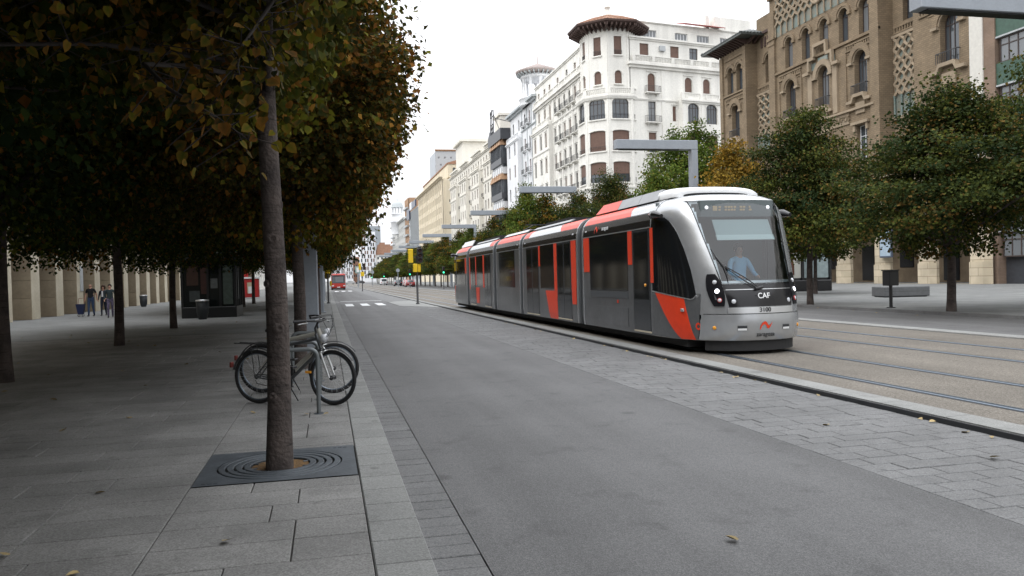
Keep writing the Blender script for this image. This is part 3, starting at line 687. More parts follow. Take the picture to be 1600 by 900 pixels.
# fallen leaves, each one a thing
M['fallen'] = tint_by_object(mat('fallen_leaf', (0.30, 0.21, 0.09), 0.8, col2=(0.42, 0.34, 0.17), var=0.3, scale=20), 0.35)
V, F = T7
fl = MB(); fl.add([tuple(v*np.array([1, 1, 1.6])) for v in V], F); fl_me = fl.mesh('fallen_leaf'); fl_me.materials.append(M['fallen'])
rs = random.Random(5)
def drop(x, y, z, s, lab, grp):
    s = s*.72; o = link('fallen_leaf', fl_me, None, None, (x, y, z+0.012)); o.scale = (s, s, s*rs.uniform(.5, 1.6)); o.rotation_euler = (rs.uniform(-.3, .3), rs.uniform(-.4, .4), rs.uniform(0, 6.3))
    tag(o, lab, 'leaf', grp)
# ------------------------------------------------------------------ the tram
M['tram_silver'] = mat('tram_silver', (0.45, 0.465, 0.48), 0.27, metal=0.6, coat=0.4, var=0.05, scale=0.7)
M['tram_grey'] = mat('tram_side_grey', (0.145, 0.15, 0.156), 0.34, metal=0.45, coat=0.3, var=0.22, scale=1.1)
M['tram_red'] = mat('tram_red', (0.74, 0.050, 0.012), 0.42, coat=0.12, var=0.05, scale=1)
M['tram_black'] = mat('tram_black_glass', (0.010, 0.011, 0.012), 0.06, spec=0.45)
M['tram_band'] = mat('tram_black_band', (0.012, 0.012, 0.014), 0.18, spec=0.4)
M['tram_door'] = mat('tram_door', (0.035, 0.038, 0.042), 0.18, spec=0.5)
M['bellows'] = mat('bellows_rubber', (0.06, 0.065, 0.07), 0.7)
M['tram_white'] = mat('tram_white', (0.78, 0.79, 0.80), 0.35, coat=0.3)
M['tram_under'] = mat('underframe', (0.02, 0.02, 0.021), 0.8)
M['windshield'] = clear_glass('windshield', (0.74, 0.80, 0.82), 0.03)
M['lamp_lens'] = mat('lamp_lens', (0.55, 0.57, 0.6), 0.15, spec=0.8)
M['lamp_on'] = mat('lamp_on', (0.9, 0.9, 0.95), 0.3, emit=(0.85, 0.88, 1.0, 9))
M['lamp_soft'] = mat('lamp_soft', (0.9, 0.9, 0.95), 0.3, emit=(0.9, 0.95, 1.0, .55))
M['lamp_red'] = mat('lamp_red', (0.45, 0.02, 0.02), 0.2, spec=0.8)
M['amber'] = mat('amber', (0.85, 0.36, 0.03), 0.3)
M['amber_led'] = mat('amber_led', (0.40, 0.28, 0.14), 0.5, emit=(0.9, 0.62, 0.35, 0.10))
M['alu'] = mat('aluminium_trim', (0.6, 0.61, 0.62), 0.35, metal=0.8)
M['liner'] = mat('cab_lining', (0.12, 0.145, 0.15), 0.8)
TX, TY, TZ = 7.895, 13.38, 0.065
tram = thing('tram', 'silver, red and black five-section tram coming along the near track', 'tram', (TX, TY, TZ))
def lerp_tab(tab, z):
    if z <= tab[0][0]: return tab[0][1]
    for (a, b), (c, d) in zip(tab, tab[1:]):
        if z <= c: return b+(d-b)*(z-a)/(c-a)
    return tab[-1][1]
HW = [(0.2, 1.30), (0.45, 1.325), (2.50, 1.325), (2.66, 1.312), (2.80, 1.275), (2.92, 1.20), (3.00, 1.11), (3.06, 0.98), (3.09, 0.85)]
YFR = [(0.2, 0.10), (0.35, 0.03), (0.6, 0.0), (0.9, 0.02), (1.1, 0.06), (1.3, 0.14), (1.6, 0.28), (2.0, 0.49), (2.4, 0.71), (2.7, 0.87), (2.95, 1.02), (3.02, 1.10), (3.09, 1.30)]
NN = [(0.2, 2.45), (1.2, 2.5), (2.2, 2.8), (3.1, 3.2)]
YR = 2.2
hwf = lambda z: lerp_tab(HW, z)
def nose(th, z, off=0.0, mir=1, length=43.42-13.38):
    """point on the nose: th -90..90 degrees from left side round the front to the right side"""
    def P(th, z):
        h, n, yf = hwf(z), lerp_tab(NN, z), lerp_tab(YFR, z)
        s_, c_ = math.sin(th), max(0.0, math.cos(th))
        return Vector((math.copysign(h*abs(s_)**(2/n), s_), YR-(YR-yf)*c_**(2/n), z))
    p = P(th, z)
    if off:
        e = 0.004; t1 = min(th+e, PI/2)
        a = P(t1, z)-P(t1-2*e, z); b = P(th, z+e*2)-P(th, z-e*2); nn = a.cross(b)
        if nn.length > 1e-12:
            nn.normalize()
            if nn.dot(p-Vector((0, 2.6, 1.6))) < 0: nn = -nn
            p = p+nn*off
    if mir < 0: return (-p.x, length-p.y, p.z)
    return tuple(p)
def th_x(x, z):
    s_ = min(1, abs(x)/hwf(z)); return math.copysign(math.asin(s_**(lerp_tab(NN, z)/2)), x)
def th_y(y, z, sgn):
    yf = lerp_tab(YFR, z); c_ = max(0, min(1, (YR-y)/(YR-yf))); return sgn*math.acos(c_**(lerp_tab(NN, z)/2))
def patch(name, fn, nu, nv, off, m, parent=tram, mir=1, rim=0.02):
    """surface patch fn(u,v)->(theta,z), with a turned-in rim so that it has thickness"""
    b = MB(); g = []
    for j in range(nv+1):
        for i in range(nu+1):
            th, z = fn(i/nu, j/nv); g.append(nose(th, z, off, mir))
    f = [(j*(nu+1)+i, j*(nu+1)+i+1, (j+1)*(nu+1)+i+1, (j+1)*(nu+1)+i) for j in range(nv) for i in range(nu)]
    b.add(g, f, 0, True)
    edge = [(i, 0) for i in range(nu)]+[(nu, j) for j in range(nv)]+[(i, nv) for i in range(nu, 0, -1)]+[(0, j) for j in range(nv, 0, -1)]
    o_ = [g[j*(nu+1)+i] for i, j in edge]
    in_ = [nose(*fn(i/nu, j/nv), off-rim, mir) for i, j in edge]; N = len(edge)
    b.add(o_+in_, [(i, (i+1) % N, N+(i+1) % N, N+i) for i in range(N)], 0)
    return b.build(name, m, parent)
WSX = lambda z: 0.70+0.235*(z-1.3)/1.65        # half width of the windscreen
def nose_shell(mir):
    zs = sorted(set([0.25, 0.30, 0.4, 0.55, 0.72, 0.9, 1.1, 1.29] + [1.29+i*0.08 for i in range(1, 21)] + [2.95, 3.0, 3.03, 3.06, 3.09])); zs = [z for z in zs if z <= 3.09]
    nth = 96; b = MB(); g = []
    for z in zs:
        for i in range(nth+1): g.append(nose(-PI/2+PI*i/nth, z, 0, mir))
    for j in range(len(zs)-1):
        for i in range(nth):
            zc = (zs[j]+zs[j+1])/2; th = -PI/2+PI*(i+.5)/nth
            x = hwf(zc)*abs(math.sin(th))**(2/lerp_tab(NN, zc))
            if mir > 0 and 1.33 < zc < 2.90 and x < WSX(zc)-0.03: continue
            b.add([g[j*(nth+1)+i], g[j*(nth+1)+i+1], g[(j+1)*(nth+1)+i+1], g[(j+1)*(nth+1)+i]], [(0,1,2,3)], 0, False)
    # roof cap and flat underside
    top = [nose(-PI/2+PI*i/nth, 3.09, 0, mir) for i in range(nth+1)]; b.add(top, [tuple(range(nth+1))])
    bot = [nose(-PI/2+PI*i/nth, 0.25, 0, mir) for i in range(nth+1)]; b.add(bot, [tuple(range(nth, -1, -1))])
    me = b.mesh('nose'); bm = bmesh.new(); bm.from_mesh(me); bmesh.ops.remove_doubles(bm, verts=bm.verts, dist=1e-4)
    bmesh.ops.recalc_face_normals(bm, faces=bm.faces)
    for f in bm.faces: f.smooth = len(f.verts) < 5
    bm.to_mesh(me); bm.free()
    return me
link('nose_shell', nose_shell(1), M['tram_silver'], tram)
link('nose_shell', nose_shell(-1), M['tram_silver'], tram)
for mir in (1, -1):
    zz = lambda a, b: (lambda u, v: None)
    def rect(x0, x1, z0, z1): return lambda u, v: (lambda z: (th_x(x0+(x1-x0)*u, z), z))(z0+(z1-z0)*v)
    ws = patch('windshield', lambda u, v: (lambda z: (th_x((2*u-1)*WSX(z), z), z))(1.30+1.65*v), 28, 24, 0.012, M['windshield'], mir=mir, rim=0.012)
    patch('windshield_surround', lambda u, v: (lambda z: (th_x((2*u-1)*(WSX(1.3)-.005), z), z))(1.205+0.115*v), 24, 2, 0.009, M['tram_band'], mir=mir)
    patch('brow', lambda u, v: (lambda z: (th_x((2*u-1)*(WSX(z)+.03), z), z))(2.945+0.03*v), 24, 2, 0.016, M['alu'], mir=mir)
    for sx in (-1, 1):   # dark rubber beside the windscreen
        patch('windshield_seal', lambda u, v, sx=sx: (lambda z: (th_x(sx*(WSX(z)-.006+.018*u), z), z))(1.28+1.67*v), 2, 20, 0.016, M['tram_band'], mir=mir)
    patch('nose_panel', lambda u, v: (lambda z: (th_x((2*u-1)*(0.69-0.05*(1-v)), z), z))(0.885+0.31*v), 24, 4, 0.010, M['tram_band'], mir=mir)
    patch('trim', rect(-.66, .66, 1.197, 1.207), 20, 1, 0.014, M['alu'], mir=mir)
    patch('number_panel', rect(-.66, .66, 0.765, 0.872), 20, 2, 0.010, M['alu'], mir=mir)
    # bumper: proud, rounded corners
    def bump(u, v):
        z = 0.27+0.475*v; x = (2*u-1)*(1.02-0.05*max(0, (v-.75)/.25)**2)
        return th_x(x, z), z
    patch('bumper', bump, 30, 8, 0.022, M['tram_silver'], mir=mir, rim=0.03)
    patch('bumper_joint', lambda u, v: (lambda z: (th_x((2*u-1)*0.985, z), z))(0.742+0.016*v), 24, 1, 0.012, M['tram_black'], mir=mir)
    for sx in (-1, 1):
        patch('bumper_joint', lambda u, v, sx=sx: (lambda z: (th_x(sx*(1.015+.016*u), z), z))(0.27+0.47*v), 1, 6, 0.012, M['tram_black'], mir=mir)
    for sx in (-1, 1):
        # lamp pod: long black almond
        def pod(u, v, sx=sx):
            z = 0.90+0.60*v; wd = 0.115*math.sin(PI*min(1, 0.12+0.80*v))**0.5
            xc = 0.78+0.05*v; return th_x(sx*(xc+(2*u-1)*wd), z), z
        pd = patch('lamp_pod', pod, 6, 14, 0.020, M['tram_band'], mir=mir)
        def lamp(x, z, r, m, nm, ring=None):
            c = Vector(nose(th_x(x, z), z, 0.022, mir)); c2 = Vector(nose(th_x(x, z), z, 0.05, mir)); d = (c2-c).normalized()
            q = d.to_track_quat('Z', 'Y').to_matrix().to_4x4(); q.translation = c
            b = MB(); b.M = q; b.lathe([(r*1.15, 0), (r*1.15, .012), (r*1.0, .016)], 18); hb = b.build(nm, ring or M['alu'], pd)
            b = MB(); b.M = q; b.lathe([(r, .010), (r*.8, .020), (r*.3, .027), (0.0001, .029)], 18); b.build('lens', m, pd)
        lamp(sx*0.80, 1.345, 0.036, M['lamp_lens'], 'headlight')
        lamp(sx*0.785, 1.175, 0.044, M['lamp_on'] if mir > 0 else M['lamp_lens'], 'headlight')
        lamp(sx*0.765, 1.010, 0.038, M['lamp_lens'] , 'tail_light', M['lamp_red'])
        pd2 = pd
        b = MB(); z = 0.985; x = sx*0.56; c = Vector(nose(th_x(x, z), z, 0.012, mir)); d = (Vector(nose(th_x(x, z), z, .05, mir))-c).normalized()
        q = d.to_track_quat('Z', 'Y').to_matrix().to_4x4(); q.translation = c; b.M = q
        b.lathe([(.042, 0), (.040, .010), (.02, .015), (0.0001, .016)], 18); b.build('fog_lamp', M['lamp_lens'], tram)
        b = MB(); z = 0.50; x = sx*0.85; c = Vector(nose(th_x(x, z), z, 0.024, mir)); d = (Vector(nose(th_x(x, z), z, .06, mir))-c).normalized()
        q = d.to_track_quat('Z', 'Y').to_matrix().to_4x4(); q.translation = c; b.M = q
        b.lathe([(.036, 0), (.034, .010), (.02, .016), (0.0001, .017)], 16); b.build('indicator', M['amber'], tram)
        # little step recess in the bumper
        patch('bumper_step', lambda u, v, sx=sx: (th_x(sx*(0.36+.16*u), .455+.085*v), .455+.085*v), 3, 2, 0.027, M['kerb_black'], mir=mir)
        patch('bumper_step_lip', lambda u, v, sx=sx: (th_x(sx*(0.365+.15*u), .455+.035*v), .455+.035*v), 3, 1, 0.034, M['tram_white'], mir=mir)
        # cab side window
        XF = [(1.0, 1.05), (1.25, 1.06), (1.6, 1.08), (2.0, 1.12), (2.35, 1.175), (2.6, 1.24), (2.72, 1.29), (2.76, 1.31)]
        def swin(u, v, sx=sx):
            # u: 0 rear .. 1 front; forward boundary in x follows XF
            zt_ = 2.74
            z = None
            zl = 1.19-0.17*u + (0.10*max(0, (u-.86)/.14)**2)
            z = zl + (zt_-zl)*v
            tf = th_x(lerp_tab(XF, z), z); tr_ = th_y(2.12, z, 1)
            th = tr_+(tf-tr_)*u
            return sx*th, z
        patch('cab_side_window', swin, 16, 20, 0.010, M['tram_black'], mir=mir)
        def strim(u, v, sx=sx):
            z0 = 1.19-0.17*u + (0.10*max(0, (u-.86)/.14)**2)
            z = z0-0.022+0.02*v; tf = th_x(lerp_tab(XF, max(z, 1.0)), z); tr_ = th_y(2.12, z, 1)
            return sx*(tr_+(tf-tr_)*u), z
        patch('window_trim', strim, 16, 1, 0.014, M['alu'], mir=mir)
        def sweep(u, v, sx=sx):
            z = 0.26+0.88*v; ya = 1.07+0.93*v**0.9; yb = 0.72+0.24*v
            z2 = z if v < .999 else z; y = ya+(yb-ya)*u
            zz_ = 0.26+(1.165-0.10*u-0.26)*v
            return th_y(y, zz_, sx), zz_
        patch('red_sweep', sweep, 8, 12, 0.008, M['tram_red'], mir=mir)
        # grey lower flank of the cab
        def flank(u, v, sx=sx):
            z = 0.262+0.87*v; return th_y(2.17+(0.58-2.17)*u, z, sx), z
        patch('flank', flank, 10, 8, 0.004, M['tram_grey'], mir=mir)
        # mirror
        b = MB(); y0 = 2.0 if mir > 0 else 30.04-2.0; d_ = -1 if mir > 0 else 1
        b.tube([(sx*1.30, y0, 2.72), (sx*1.40, y0+d_*.10, 2.74), (sx*1.44, y0+d_*.35, 2.73), (sx*1.42, y0+d_*.62, 2.68)], [.05, .08, .085, .04], 10); b.build('wing_mirror', M['tram_band'], tram)
# wipers and other things on the front
b = MB()
def on(x, z, off=0.05): return nose(th_x(x, z), z, off)
b.tube([on(-.08, 1.22), on(-.34, 1.42, .07), on(-.60, 1.62, .06)], .011, 6); b.tube([on(-.12, 1.21), on(-.38, 1.38, .07), on(-.60, 1.60, .06)], .008, 6)
b.tube([on(.0, 1.23, .03), on(-.16, 1.20, .05)], .03, 8); b.build('wiper_arm', M['black'], tram)
b = MB(); b.tube([on(-.76, 1.98, .02), on(-.70, 1.80, .03), on(-.62, 1.62, .045), on(-.60, 1.45, .035), on(-.60, 1.33, .02)], [.006, .014, .020, .012, .008], 6); b.build('wiper_blade', M['black'], tram)
b = MB(); b.tube([on(.80, 2.20, .02), on(.74, 2.27, .05)], .008, 6); b.build('aerial', M['black'], tram)
def on_nose_text(txt, size, x, z, m, name, off=0.016, bold=True):
    me = text_mesh(txt, size, 0.002, bold)
    for v in me.vertices:
        px, pz, d = x+v.co.x, z+v.co.y, v.co.z+0.002
        v.co = Vector(nose(th_x(px, pz), pz, off+d))
    return link(name, me, m, tram)
on_nose_text('3100', 0.118, 0.0, 0.820, M['black'], 'fleet_number')
on_nose_text('CAF', 0.135, 0.0, 1.075, M['tram_white'], 'maker_name', bold=True)
bb = MB(); bb.add([on(-.165, 1.078, .0185), on(.150, 1.078, .0185), on(.150, 1.092, .0185), on(-.165, 1.092, .0185)], [(0,1,2,3)]); bb.build('maker_name_stripe', M['tram_band'], tram)
on_nose_text('zaragoza', 0.105, 0.0, 0.375, M['black'], 'city_name', off=0.026, bold=False)
def swoosh(P, sc, name='swoosh'):
    up = [(-1.0, -.75), (-.88, -.1), (-.6, .42), (-.2, .62), (.12, .42), (.34, .0), (.52, -.12), (.75, .12), (1.05, .58)]
    lo = [(-.86, -.75), (-.70, -.2), (-.48, .08), (-.2, .12), (.0, -.10), (.16, -.50), (.42, -.66), (.68, -.35), (1.05, .58)]
    b = MB(); v = [P(x*sc, z*sc*.85) for x, z in up]+[P(x*sc, z*sc*.85) for x, z in lo]; n = len(up)
    b.add(v, [(i, i+1, n+i+1, n+i) for i in range(n-1)]); return b.build(name, M['tram_red'], tram)
swoosh(lambda x, z: nose(th_x(x, .545+z), .545+z, .030), 0.125, 'city_swoosh')
# grip + door-side emblem on the left flank
b = MB(); b.M = Matrix.Translation(nose(th_y(.98, .82, -1), .82, .02)); b.cbox(-.02, .02, -.05, .05, -.03, .03, .008); b.build('socket_cover', M['alu'], tram)
def flank_emblem():
    c = 0.62; b = MB(); v = []; n = 24
    for i in range(n):
        a = 2*PI*i/n; y, z = c+.055*math.cos(a), .52+.07*math.sin(a); v.append(nose(th_y(y, z, -1), z, .012))
    for i in range(n):
        a = 2*PI*i/n; y, z = c+.028*math.cos(a), .52+.036*math.sin(a); v.append(nose(th_y(y, z, -1), z, .012))
    b.add(v, [(i, (i+1) % n, n+(i+1) % n, n+i) for i in range(n)])
    b.build('round_emblem', M['tram_red'], tram)
flank_emblem()
# ---- cab interior
b = MB(); b.box(-.70, .70, .40, 1.0, .42, .46); b.box(-1.05, 1.05, 1.001, 2.15, .42, .46); b.box(-1.2, 1.2, 2.12, 2.16, .46, 3.0); b.build('cab_bulkhead', M['liner'], tram)
b = MB()
b.prism([(.30, 1.02), (.85, 1.02), (.85, 1.22), (.42, 1.27)], -.85, .85, 'x'); b.box(-.3, .3, .55, .9, .46, 1.02); b.build('dashboard', M['black'], tram)
b = MB(); b.M = Matrix.Translation((0, 0.76, 2.36)) @ Matrix.Rotation(-0.5, 4, 'X'); b.box(-.60, .60, -.006, .006, -.22, .22); b.build('sun_blind', mat('sun_blind', (0.42, 0.50, 0.50), 0.7), tram)
b = MB(); b.M = Matrix.Translation((0, 0.76, 2.36)) @ Matrix.Rotation(-0.5, 4, 'X'); b.box(-.61, .61, -.012, .008, -.245, -.13); b.build('blind_hem', mat('blind_hem', (0.62, 0.72, 0.71), 0.7), tram)
b = MB(); b.box(-.78, .78, .97, 1.2, 2.62, 2.94); b.build('display_box', M['liner'], tram)
b = MB(); rr = random.Random(3)
for row in range(2):
    x = -.40
    for k in range(11):
        wd = rr.uniform(.035, .06)
        if k not in (1, 6, 9): b.box(x, x+wd, .955, .968, 2.74+row*.055, 2.775+row*.055)
        x += .065
b.box(-.52, -.43, .955, .968, 2.74, 2.83)
b.build('destination_leds', M['amber_led'], tram)
for sx in (-1, 1):
    b = MB(); b.lathe([(.038, 0), (.034, .012), (.0001, .02)], 14); b.M = None
    o = b.build('marker_lamp', M['lamp_soft'], tram, loc=(sx*.66, .955, 2.80)); o.rotation_euler = (PI/2, 0, 0)
b = MB(); b.cbox(-.28, .28, 1.55, 1.68, .95, 1.75, .05); b.cbox(-.26, .26, 1.2, 1.6, .86, .98, .04); b.box(-.08, .08, 1.3, 1.5, .46, .9); b.build('driver_seat', M['tram_under'], tram)

# ---- coach modules
def prof(z, off=0.0): return hwf(z)+off
PZ = [0.25, 0.45, 1.2, 2.5, 2.58, 2.66, 2.73, 2.80, 2.86, 2.92, 2.96, 3.0, 3.03, 3.06, 3.09]
def shell(y0, y1, m=M['tram_grey']):
    poly = [(-prof(z), z) for z in PZ[::-1]] + [(prof(z), z) for z in PZ]
    b = MB(); b.prism(poly, y0, y1, 'y'); return b.build('module_body', m, tram)
def strip(name, y0, y1, z0, z1, m, off=0.008, sl0=0.0, sl1=0.0, sides=(-1, 1), rim=0.01, parent=tram):
    """panel lying on the side; sl shifts the upper corners along the tram"""
    zs = [z0]+[z for z in PZ if z0 < z < z1]+[z1]
    for sx in sides:
        b = MB(); v = []
        for z in zs:
            t = (z-z0)/(z1-z0); p = prof(z)
            # outward normal in section
            dz = 0.01; nx, nz = dz*2, -(prof(z+dz)-prof(z-dz)); L = math.hypot(nx, nz); nx /= L; nz /= L
            for o_ in (off, off-rim):
                for y in (y0+sl0*t, y1+sl1*t): v.append((sx*(p+nx*o_), y, z+nz*o_))
        n = len(zs)
        for i in range(n-1):
            a, c = i*4, (i+1)*4
            b.add([v[a], v[a+1], v[c+1], v[c]], [(0,1,2,3)], 0, True)
            b.add([v[a], v[c], v[c+2], v[a+2]], [(0,1,2,3)]); b.add([v[a+1], v[c+1], v[c+3], v[a+3]], [(0,1,2,3)])
        b.add([v[0], v[1], v[3], v[2]], [(0,1,2,3)]); e = (n-1)*4; b.add([v[e], v[e+1], v[e+3], v[e+2]], [(0,1,2,3)])
        b.build(name, m, parent)
W = lambda Y: Y-TY        # world Y along the street -> distance behind the nose
mods = [(15.58, 20.02), (20.62, 26.66), (27.22, 31.05), (31.78, 37.28), (38.08, 41.22)]
for i, (a, c) in enumerate(mods):
    shell(W(a), W(c)); strip('fascia_band', W(a)+(.0 if i else .0), W(c)-.02, 2.525, 2.80, M['tram_band'], 0.006)
    strip('fascia_trim', W(a), W(c), 2.498, 2.513, M['alu'], 0.010)
# joints
for (a, c) in ((20.02, 20.62), (26.66, 27.22), (31.05, 31.78), (37.28, 38.08)):
    b = MB(); n = 5; L = (c-a)
    for k in range(n):
        s_ = a+L*k/n; e = a+L*(k+1)/n; ins = -.045 if k % 2 == 0 else -.018
        poly = [(-prof(z)-ins, z) for z in PZ[::-1]] + [(prof(z)+ins, z) for z in PZ]
        b.prism(poly, W(s_)+.001, W(e), 'y')
    b.build('bellows', M['bellows'], tram)
    for q in (a+.005, c-.075):
        poly = [(-prof(z)-.012, z) for z in PZ[::-1]] + [(prof(z)+.012, z) for z in PZ]
        b = MB(); b.prism(poly, W(q), W(q)+.07, 'y'); b.build('joint_frame', M['tram_silver'], tram)
def window(y0, y1, z0=1.16, z1=2.49): strip('side_window', W(y0), W(y1), z0, z1, M['tram_black'], 0.008)
def door(y0, y1):
    m_ = (y0+y1)/2
    if y1-y0 > 1.0:
        strip('door', W(y0), W(m_)-.012, .33, 2.49, M['tram_door'], .010); strip('door', W(m_)+.012, W(y1), .33, 2.49, M['tram_door'], .010)
        strip('door_glass', W(y0)+.06, W(m_)-.06, 1.0, 2.44, M['tram_black'], .013, rim=.004); strip('door_glass', W(m_)+.06, W(y1)-.06, 1.0, 2.44, M['tram_black'], .013, rim=.004)
    else:
        strip('door', W(y0), W(y1), .33, 2.49, M['tram_door'], .010); strip('door_glass', W(y0)+.07, W(y1)-.07, 1.0, 2.44, M['tram_black'], .013, rim=.004)
    strip('door_sill', W(y0), W(y1), .295, .325, mat('sill', (0.62, 0.55, 0.42), 0.5), .02, rim=.03)
def red(y0, y1, z0, z1, **k): strip('red_panel', W(y0), W(y1), z0, z1, M['tram_red'], .012, **k)
# front module
window(16.88, 19.5); red(16.6, 16.83, 1.75, 2.49); door(15.62, 16.55); red(15.42, 15.58, 1.35, 2.49)
red(19.55, 19.98, 1.62, 2.49, sl0=-.0)
strip('ventilation_grille', W(16.88), W(19.5), .99, 1.14, M['bellows'], .008)
strip('service_hatch', W(16.9), W(19.4), .36, .78, M['tram_grey'], .010)
b = MB(); b.lathe([(.035, 0), (.03, .02), (.0001, .025)], 12); o = b.build('door_button', M['amber'], tram, loc=(-1.337, W(15.85), 1.30)); o.rotation_euler = (0, -PI/2, 0)
b = MB(); b.box(-1.336, -1.33, W(17.5), W(17.58), .88, .95); b.build('small_emblem', M['tram_red'], tram)
# module behind the first joint
door(24.62, 26.2); window(22.9, 24.4); door(21.15, 22.5); red(22.54, 22.82, .9, 2.49); red(24.42, 24.58, 1.85, 2.49); red(20.68, 21.1, 1.2, 2.49)
red(22.5, 23.35, .27, 1.10, sl0=.1, sl1=.45); red(20.70, 21.05, .75, 1.20, sl0=0, sl1=.05)
window(27.95, 30.6)
door(32.3, 33.6); door(35.75, 37.05); window(33.95, 35.5); red(33.66, 33.92, 1.1, 2.49); red(35.52, 35.70, 1.2, 2.49); red(37.08, 37.25, 1.0, 2.49); red(34.9, 35.5, .4, 1.1, sl0=-.1, sl1=.15)
window(38.6, 41.1); red(38.12, 38.5, 1.75, 2.49); strip('side_window', W(41.25), W(41.8), 1.3, 2.49, M['tram_black'], 0.008)
# silver flanks of the middle modules are a touch lighter than the cab flank
# cove: red and silver roof edge
def cove(y0, y1, m, **k): strip('roof_edge', W(y0), W(y1), 2.815, 3.055, m, .010, **k)
cove(15.4, 16.75, M['tram_silver'], sl1=.25); cove(16.76, 20.0, M['tram_red'], sl0=.25)
cove(20.64, 22.2, M['tram_red'], sl1=.5); cove(22.21, 26.0, M['tram_silver'], sl0=.5, sl1=-.1); cove(26.01, 26.64, M['tram_red'], sl0=-.1)
cove(27.24, 31.03, M['tram_red']); cove(31.8, 32.6, M['tram_red'], sl1=.2); cove(32.61, 37.26, M['tram_silver'], sl0=.2); cove(38.1, 41.2, M['tram_red'])
# roof fairings
def fairing(y0, y1, m, x0=1.0, z0=3.10, x1=.86, z1=3.36, sh0=0, sh1=0, name='roof_fairing'):
    for sx in (-1, 1):
        b = MB(); v = [(sx*x0, W(y0), z0), (sx*x0, W(y1), z0), (sx*x1, W(y1)+sh1, z1), (sx*x1, W(y0)+sh0, z1), (sx*(x0-.05), W(y0), z0), (sx*(x0-.05), W(y1), z0), (sx*(x1-.05), W(y1)+sh1, z1-.01), (sx*(x1-.05), W(y0)+sh0, z1-.01)]
        b.add(v, [(0,1,2,3), (7,6,5,4), (3,2,6,7), (0,3,7,4), (1,5,6,2)]); b.build(name, m, tram)
M['fairing_grey'] = mat('fairing_grey', (.30, .31, .32), .4, metal=.3, var=.1); fairing(15.9, 17.0, M['fairing_grey'], z1=3.33); fairing(17.02, 18.3, M['fairing_grey'], z1=3.33); fairing(18.32, 19.9, M['tram_red'], z1=3.33, sh1=-.25)
fairing(22.2, 26.4, M['fairing_grey'], z1=3.18); fairing(27.3, 31.0, M['tram_silver'], z1=3.2); fairing(32.6, 37.1, M['fairing_grey'], z1=3.18); fairing(38.3, 41.0, M['tram_white'], z1=3.36)
b = MB(); b.box(-.84, .84, W(15.8), W(19.8), 3.08, 3.28); b.box(-.7, .7, W(23.2), W(25.8), 3.08, 3.3); b.box(-.7, .7, W(33), W(36.6), 3.08, 3.3); b.box(-.84, .84, W(38.4), W(40.8), 3.08, 3.3)
b.build('roof_equipment', M['tram_under'], tram)
b = MB()   # folded pantograph
for sx in (-.5, .5): b.tube([(sx, W(27.8), 3.2), (sx*.6, W(30.6), 3.36)], .02, 6); b.tube([(sx*.6, W(30.6), 3.36), (sx, W(28.3), 3.40)], .015, 6)
b.box(-.8, .8, W(28.2), W(28.3), 3.40, 3.43); b.build('pantograph', M['black'], tram)
# white hood above the windscreen with its dark intake
def hood(mir):
    L_ = 43.42-13.38
    f = (lambda y: y) if mir > 0 else (lambda y: L_-y)
    b = MB(); n = 20; rows = []
    for (y, wd, z0, hgt) in ((1.78, .93, 3.085, .155), (1.90, .95, 3.09, .22), (2.4, .96, 3.09, .27), (2.6, .955, 3.09, .28)):
        rows.append([(wd*math.copysign(abs(math.sin(-PI/2+PI*i/n))**.85, i-n/2), f(y), z0+hgt*(math.cos(-PI/2+PI*i/n))**.45) for i in range(n+1)])
    ins = [(p[0]*.80, f(1.80), 3.085+(p[2]-3.085)*.62) for p in rows[0]]
    v = ins+sum(rows, []); m = n+1
    b.add(v, [(r*m+i, r*m+i+1, (r+1)*m+i+1, (r+1)*m+i) for r in range(4) for i in range(n)], 0, True)
    b.build('roof_hood', M['tram_white'], tram)
    b = MB(); b.add([(p[0]*.99, f(1.86), 3.085+(p[2]-3.085)*.99) for p in ins], [tuple(range(m))]); b.build('intake_grille', M['bellows'], tram)
hood(1); hood(-1)
# underframe, bogies
b = MB(); b.box(-1.1, 1.1, 1.0, 29.0, .10, .27)
for yy in (W(17.2), W(18.9), W(28.2), W(30.0), W(39.2), W(40.8)):
    for sx in (-.75, .75): b.M = Matrix.Translation((sx, yy, .30)) @ Matrix.Rotation(PI/2, 4, 'Y'); b.lathe([(.29, -.06), (.29, .06)], 20); b.M = None
b.build('underframe', M['tram_under'], tram)
b = MB()
pts = [nose(th_x(x, .3), .3, -.06) for x in [(-.98+1.96*i/20) for i in range(21)]]
b.prism([(p[0], p[1]) for p in pts], .06, .262, 'z'); b.build('obstacle_guard', M['tram_under'], tram)
# writing on the fascia
def side_text(txt, size, Y, z, m, name, off=.016):
    me = text_mesh(txt, size, .002, True)
    for v in me.vertices: v.co = Vector((-(prof(z+v.co.y)+off+v.co.z), W(Y)-v.co.x, z+v.co.y))
    return link(name, me, m, tram)
side_text('zaragoza', .135, 18.35, 2.665, M['tram_white'], 'side_city_name', .010)
swoosh(lambda x, z: (-(prof(2.67+z)+.012), W(18.98)-x, 2.67+z), .15, 'side_swoosh')
for yy in (19.8, 20.95, 26.4, 27.5): side_text('3100', .06, yy, 2.66, M['tram_white'], 'side_number', .010)
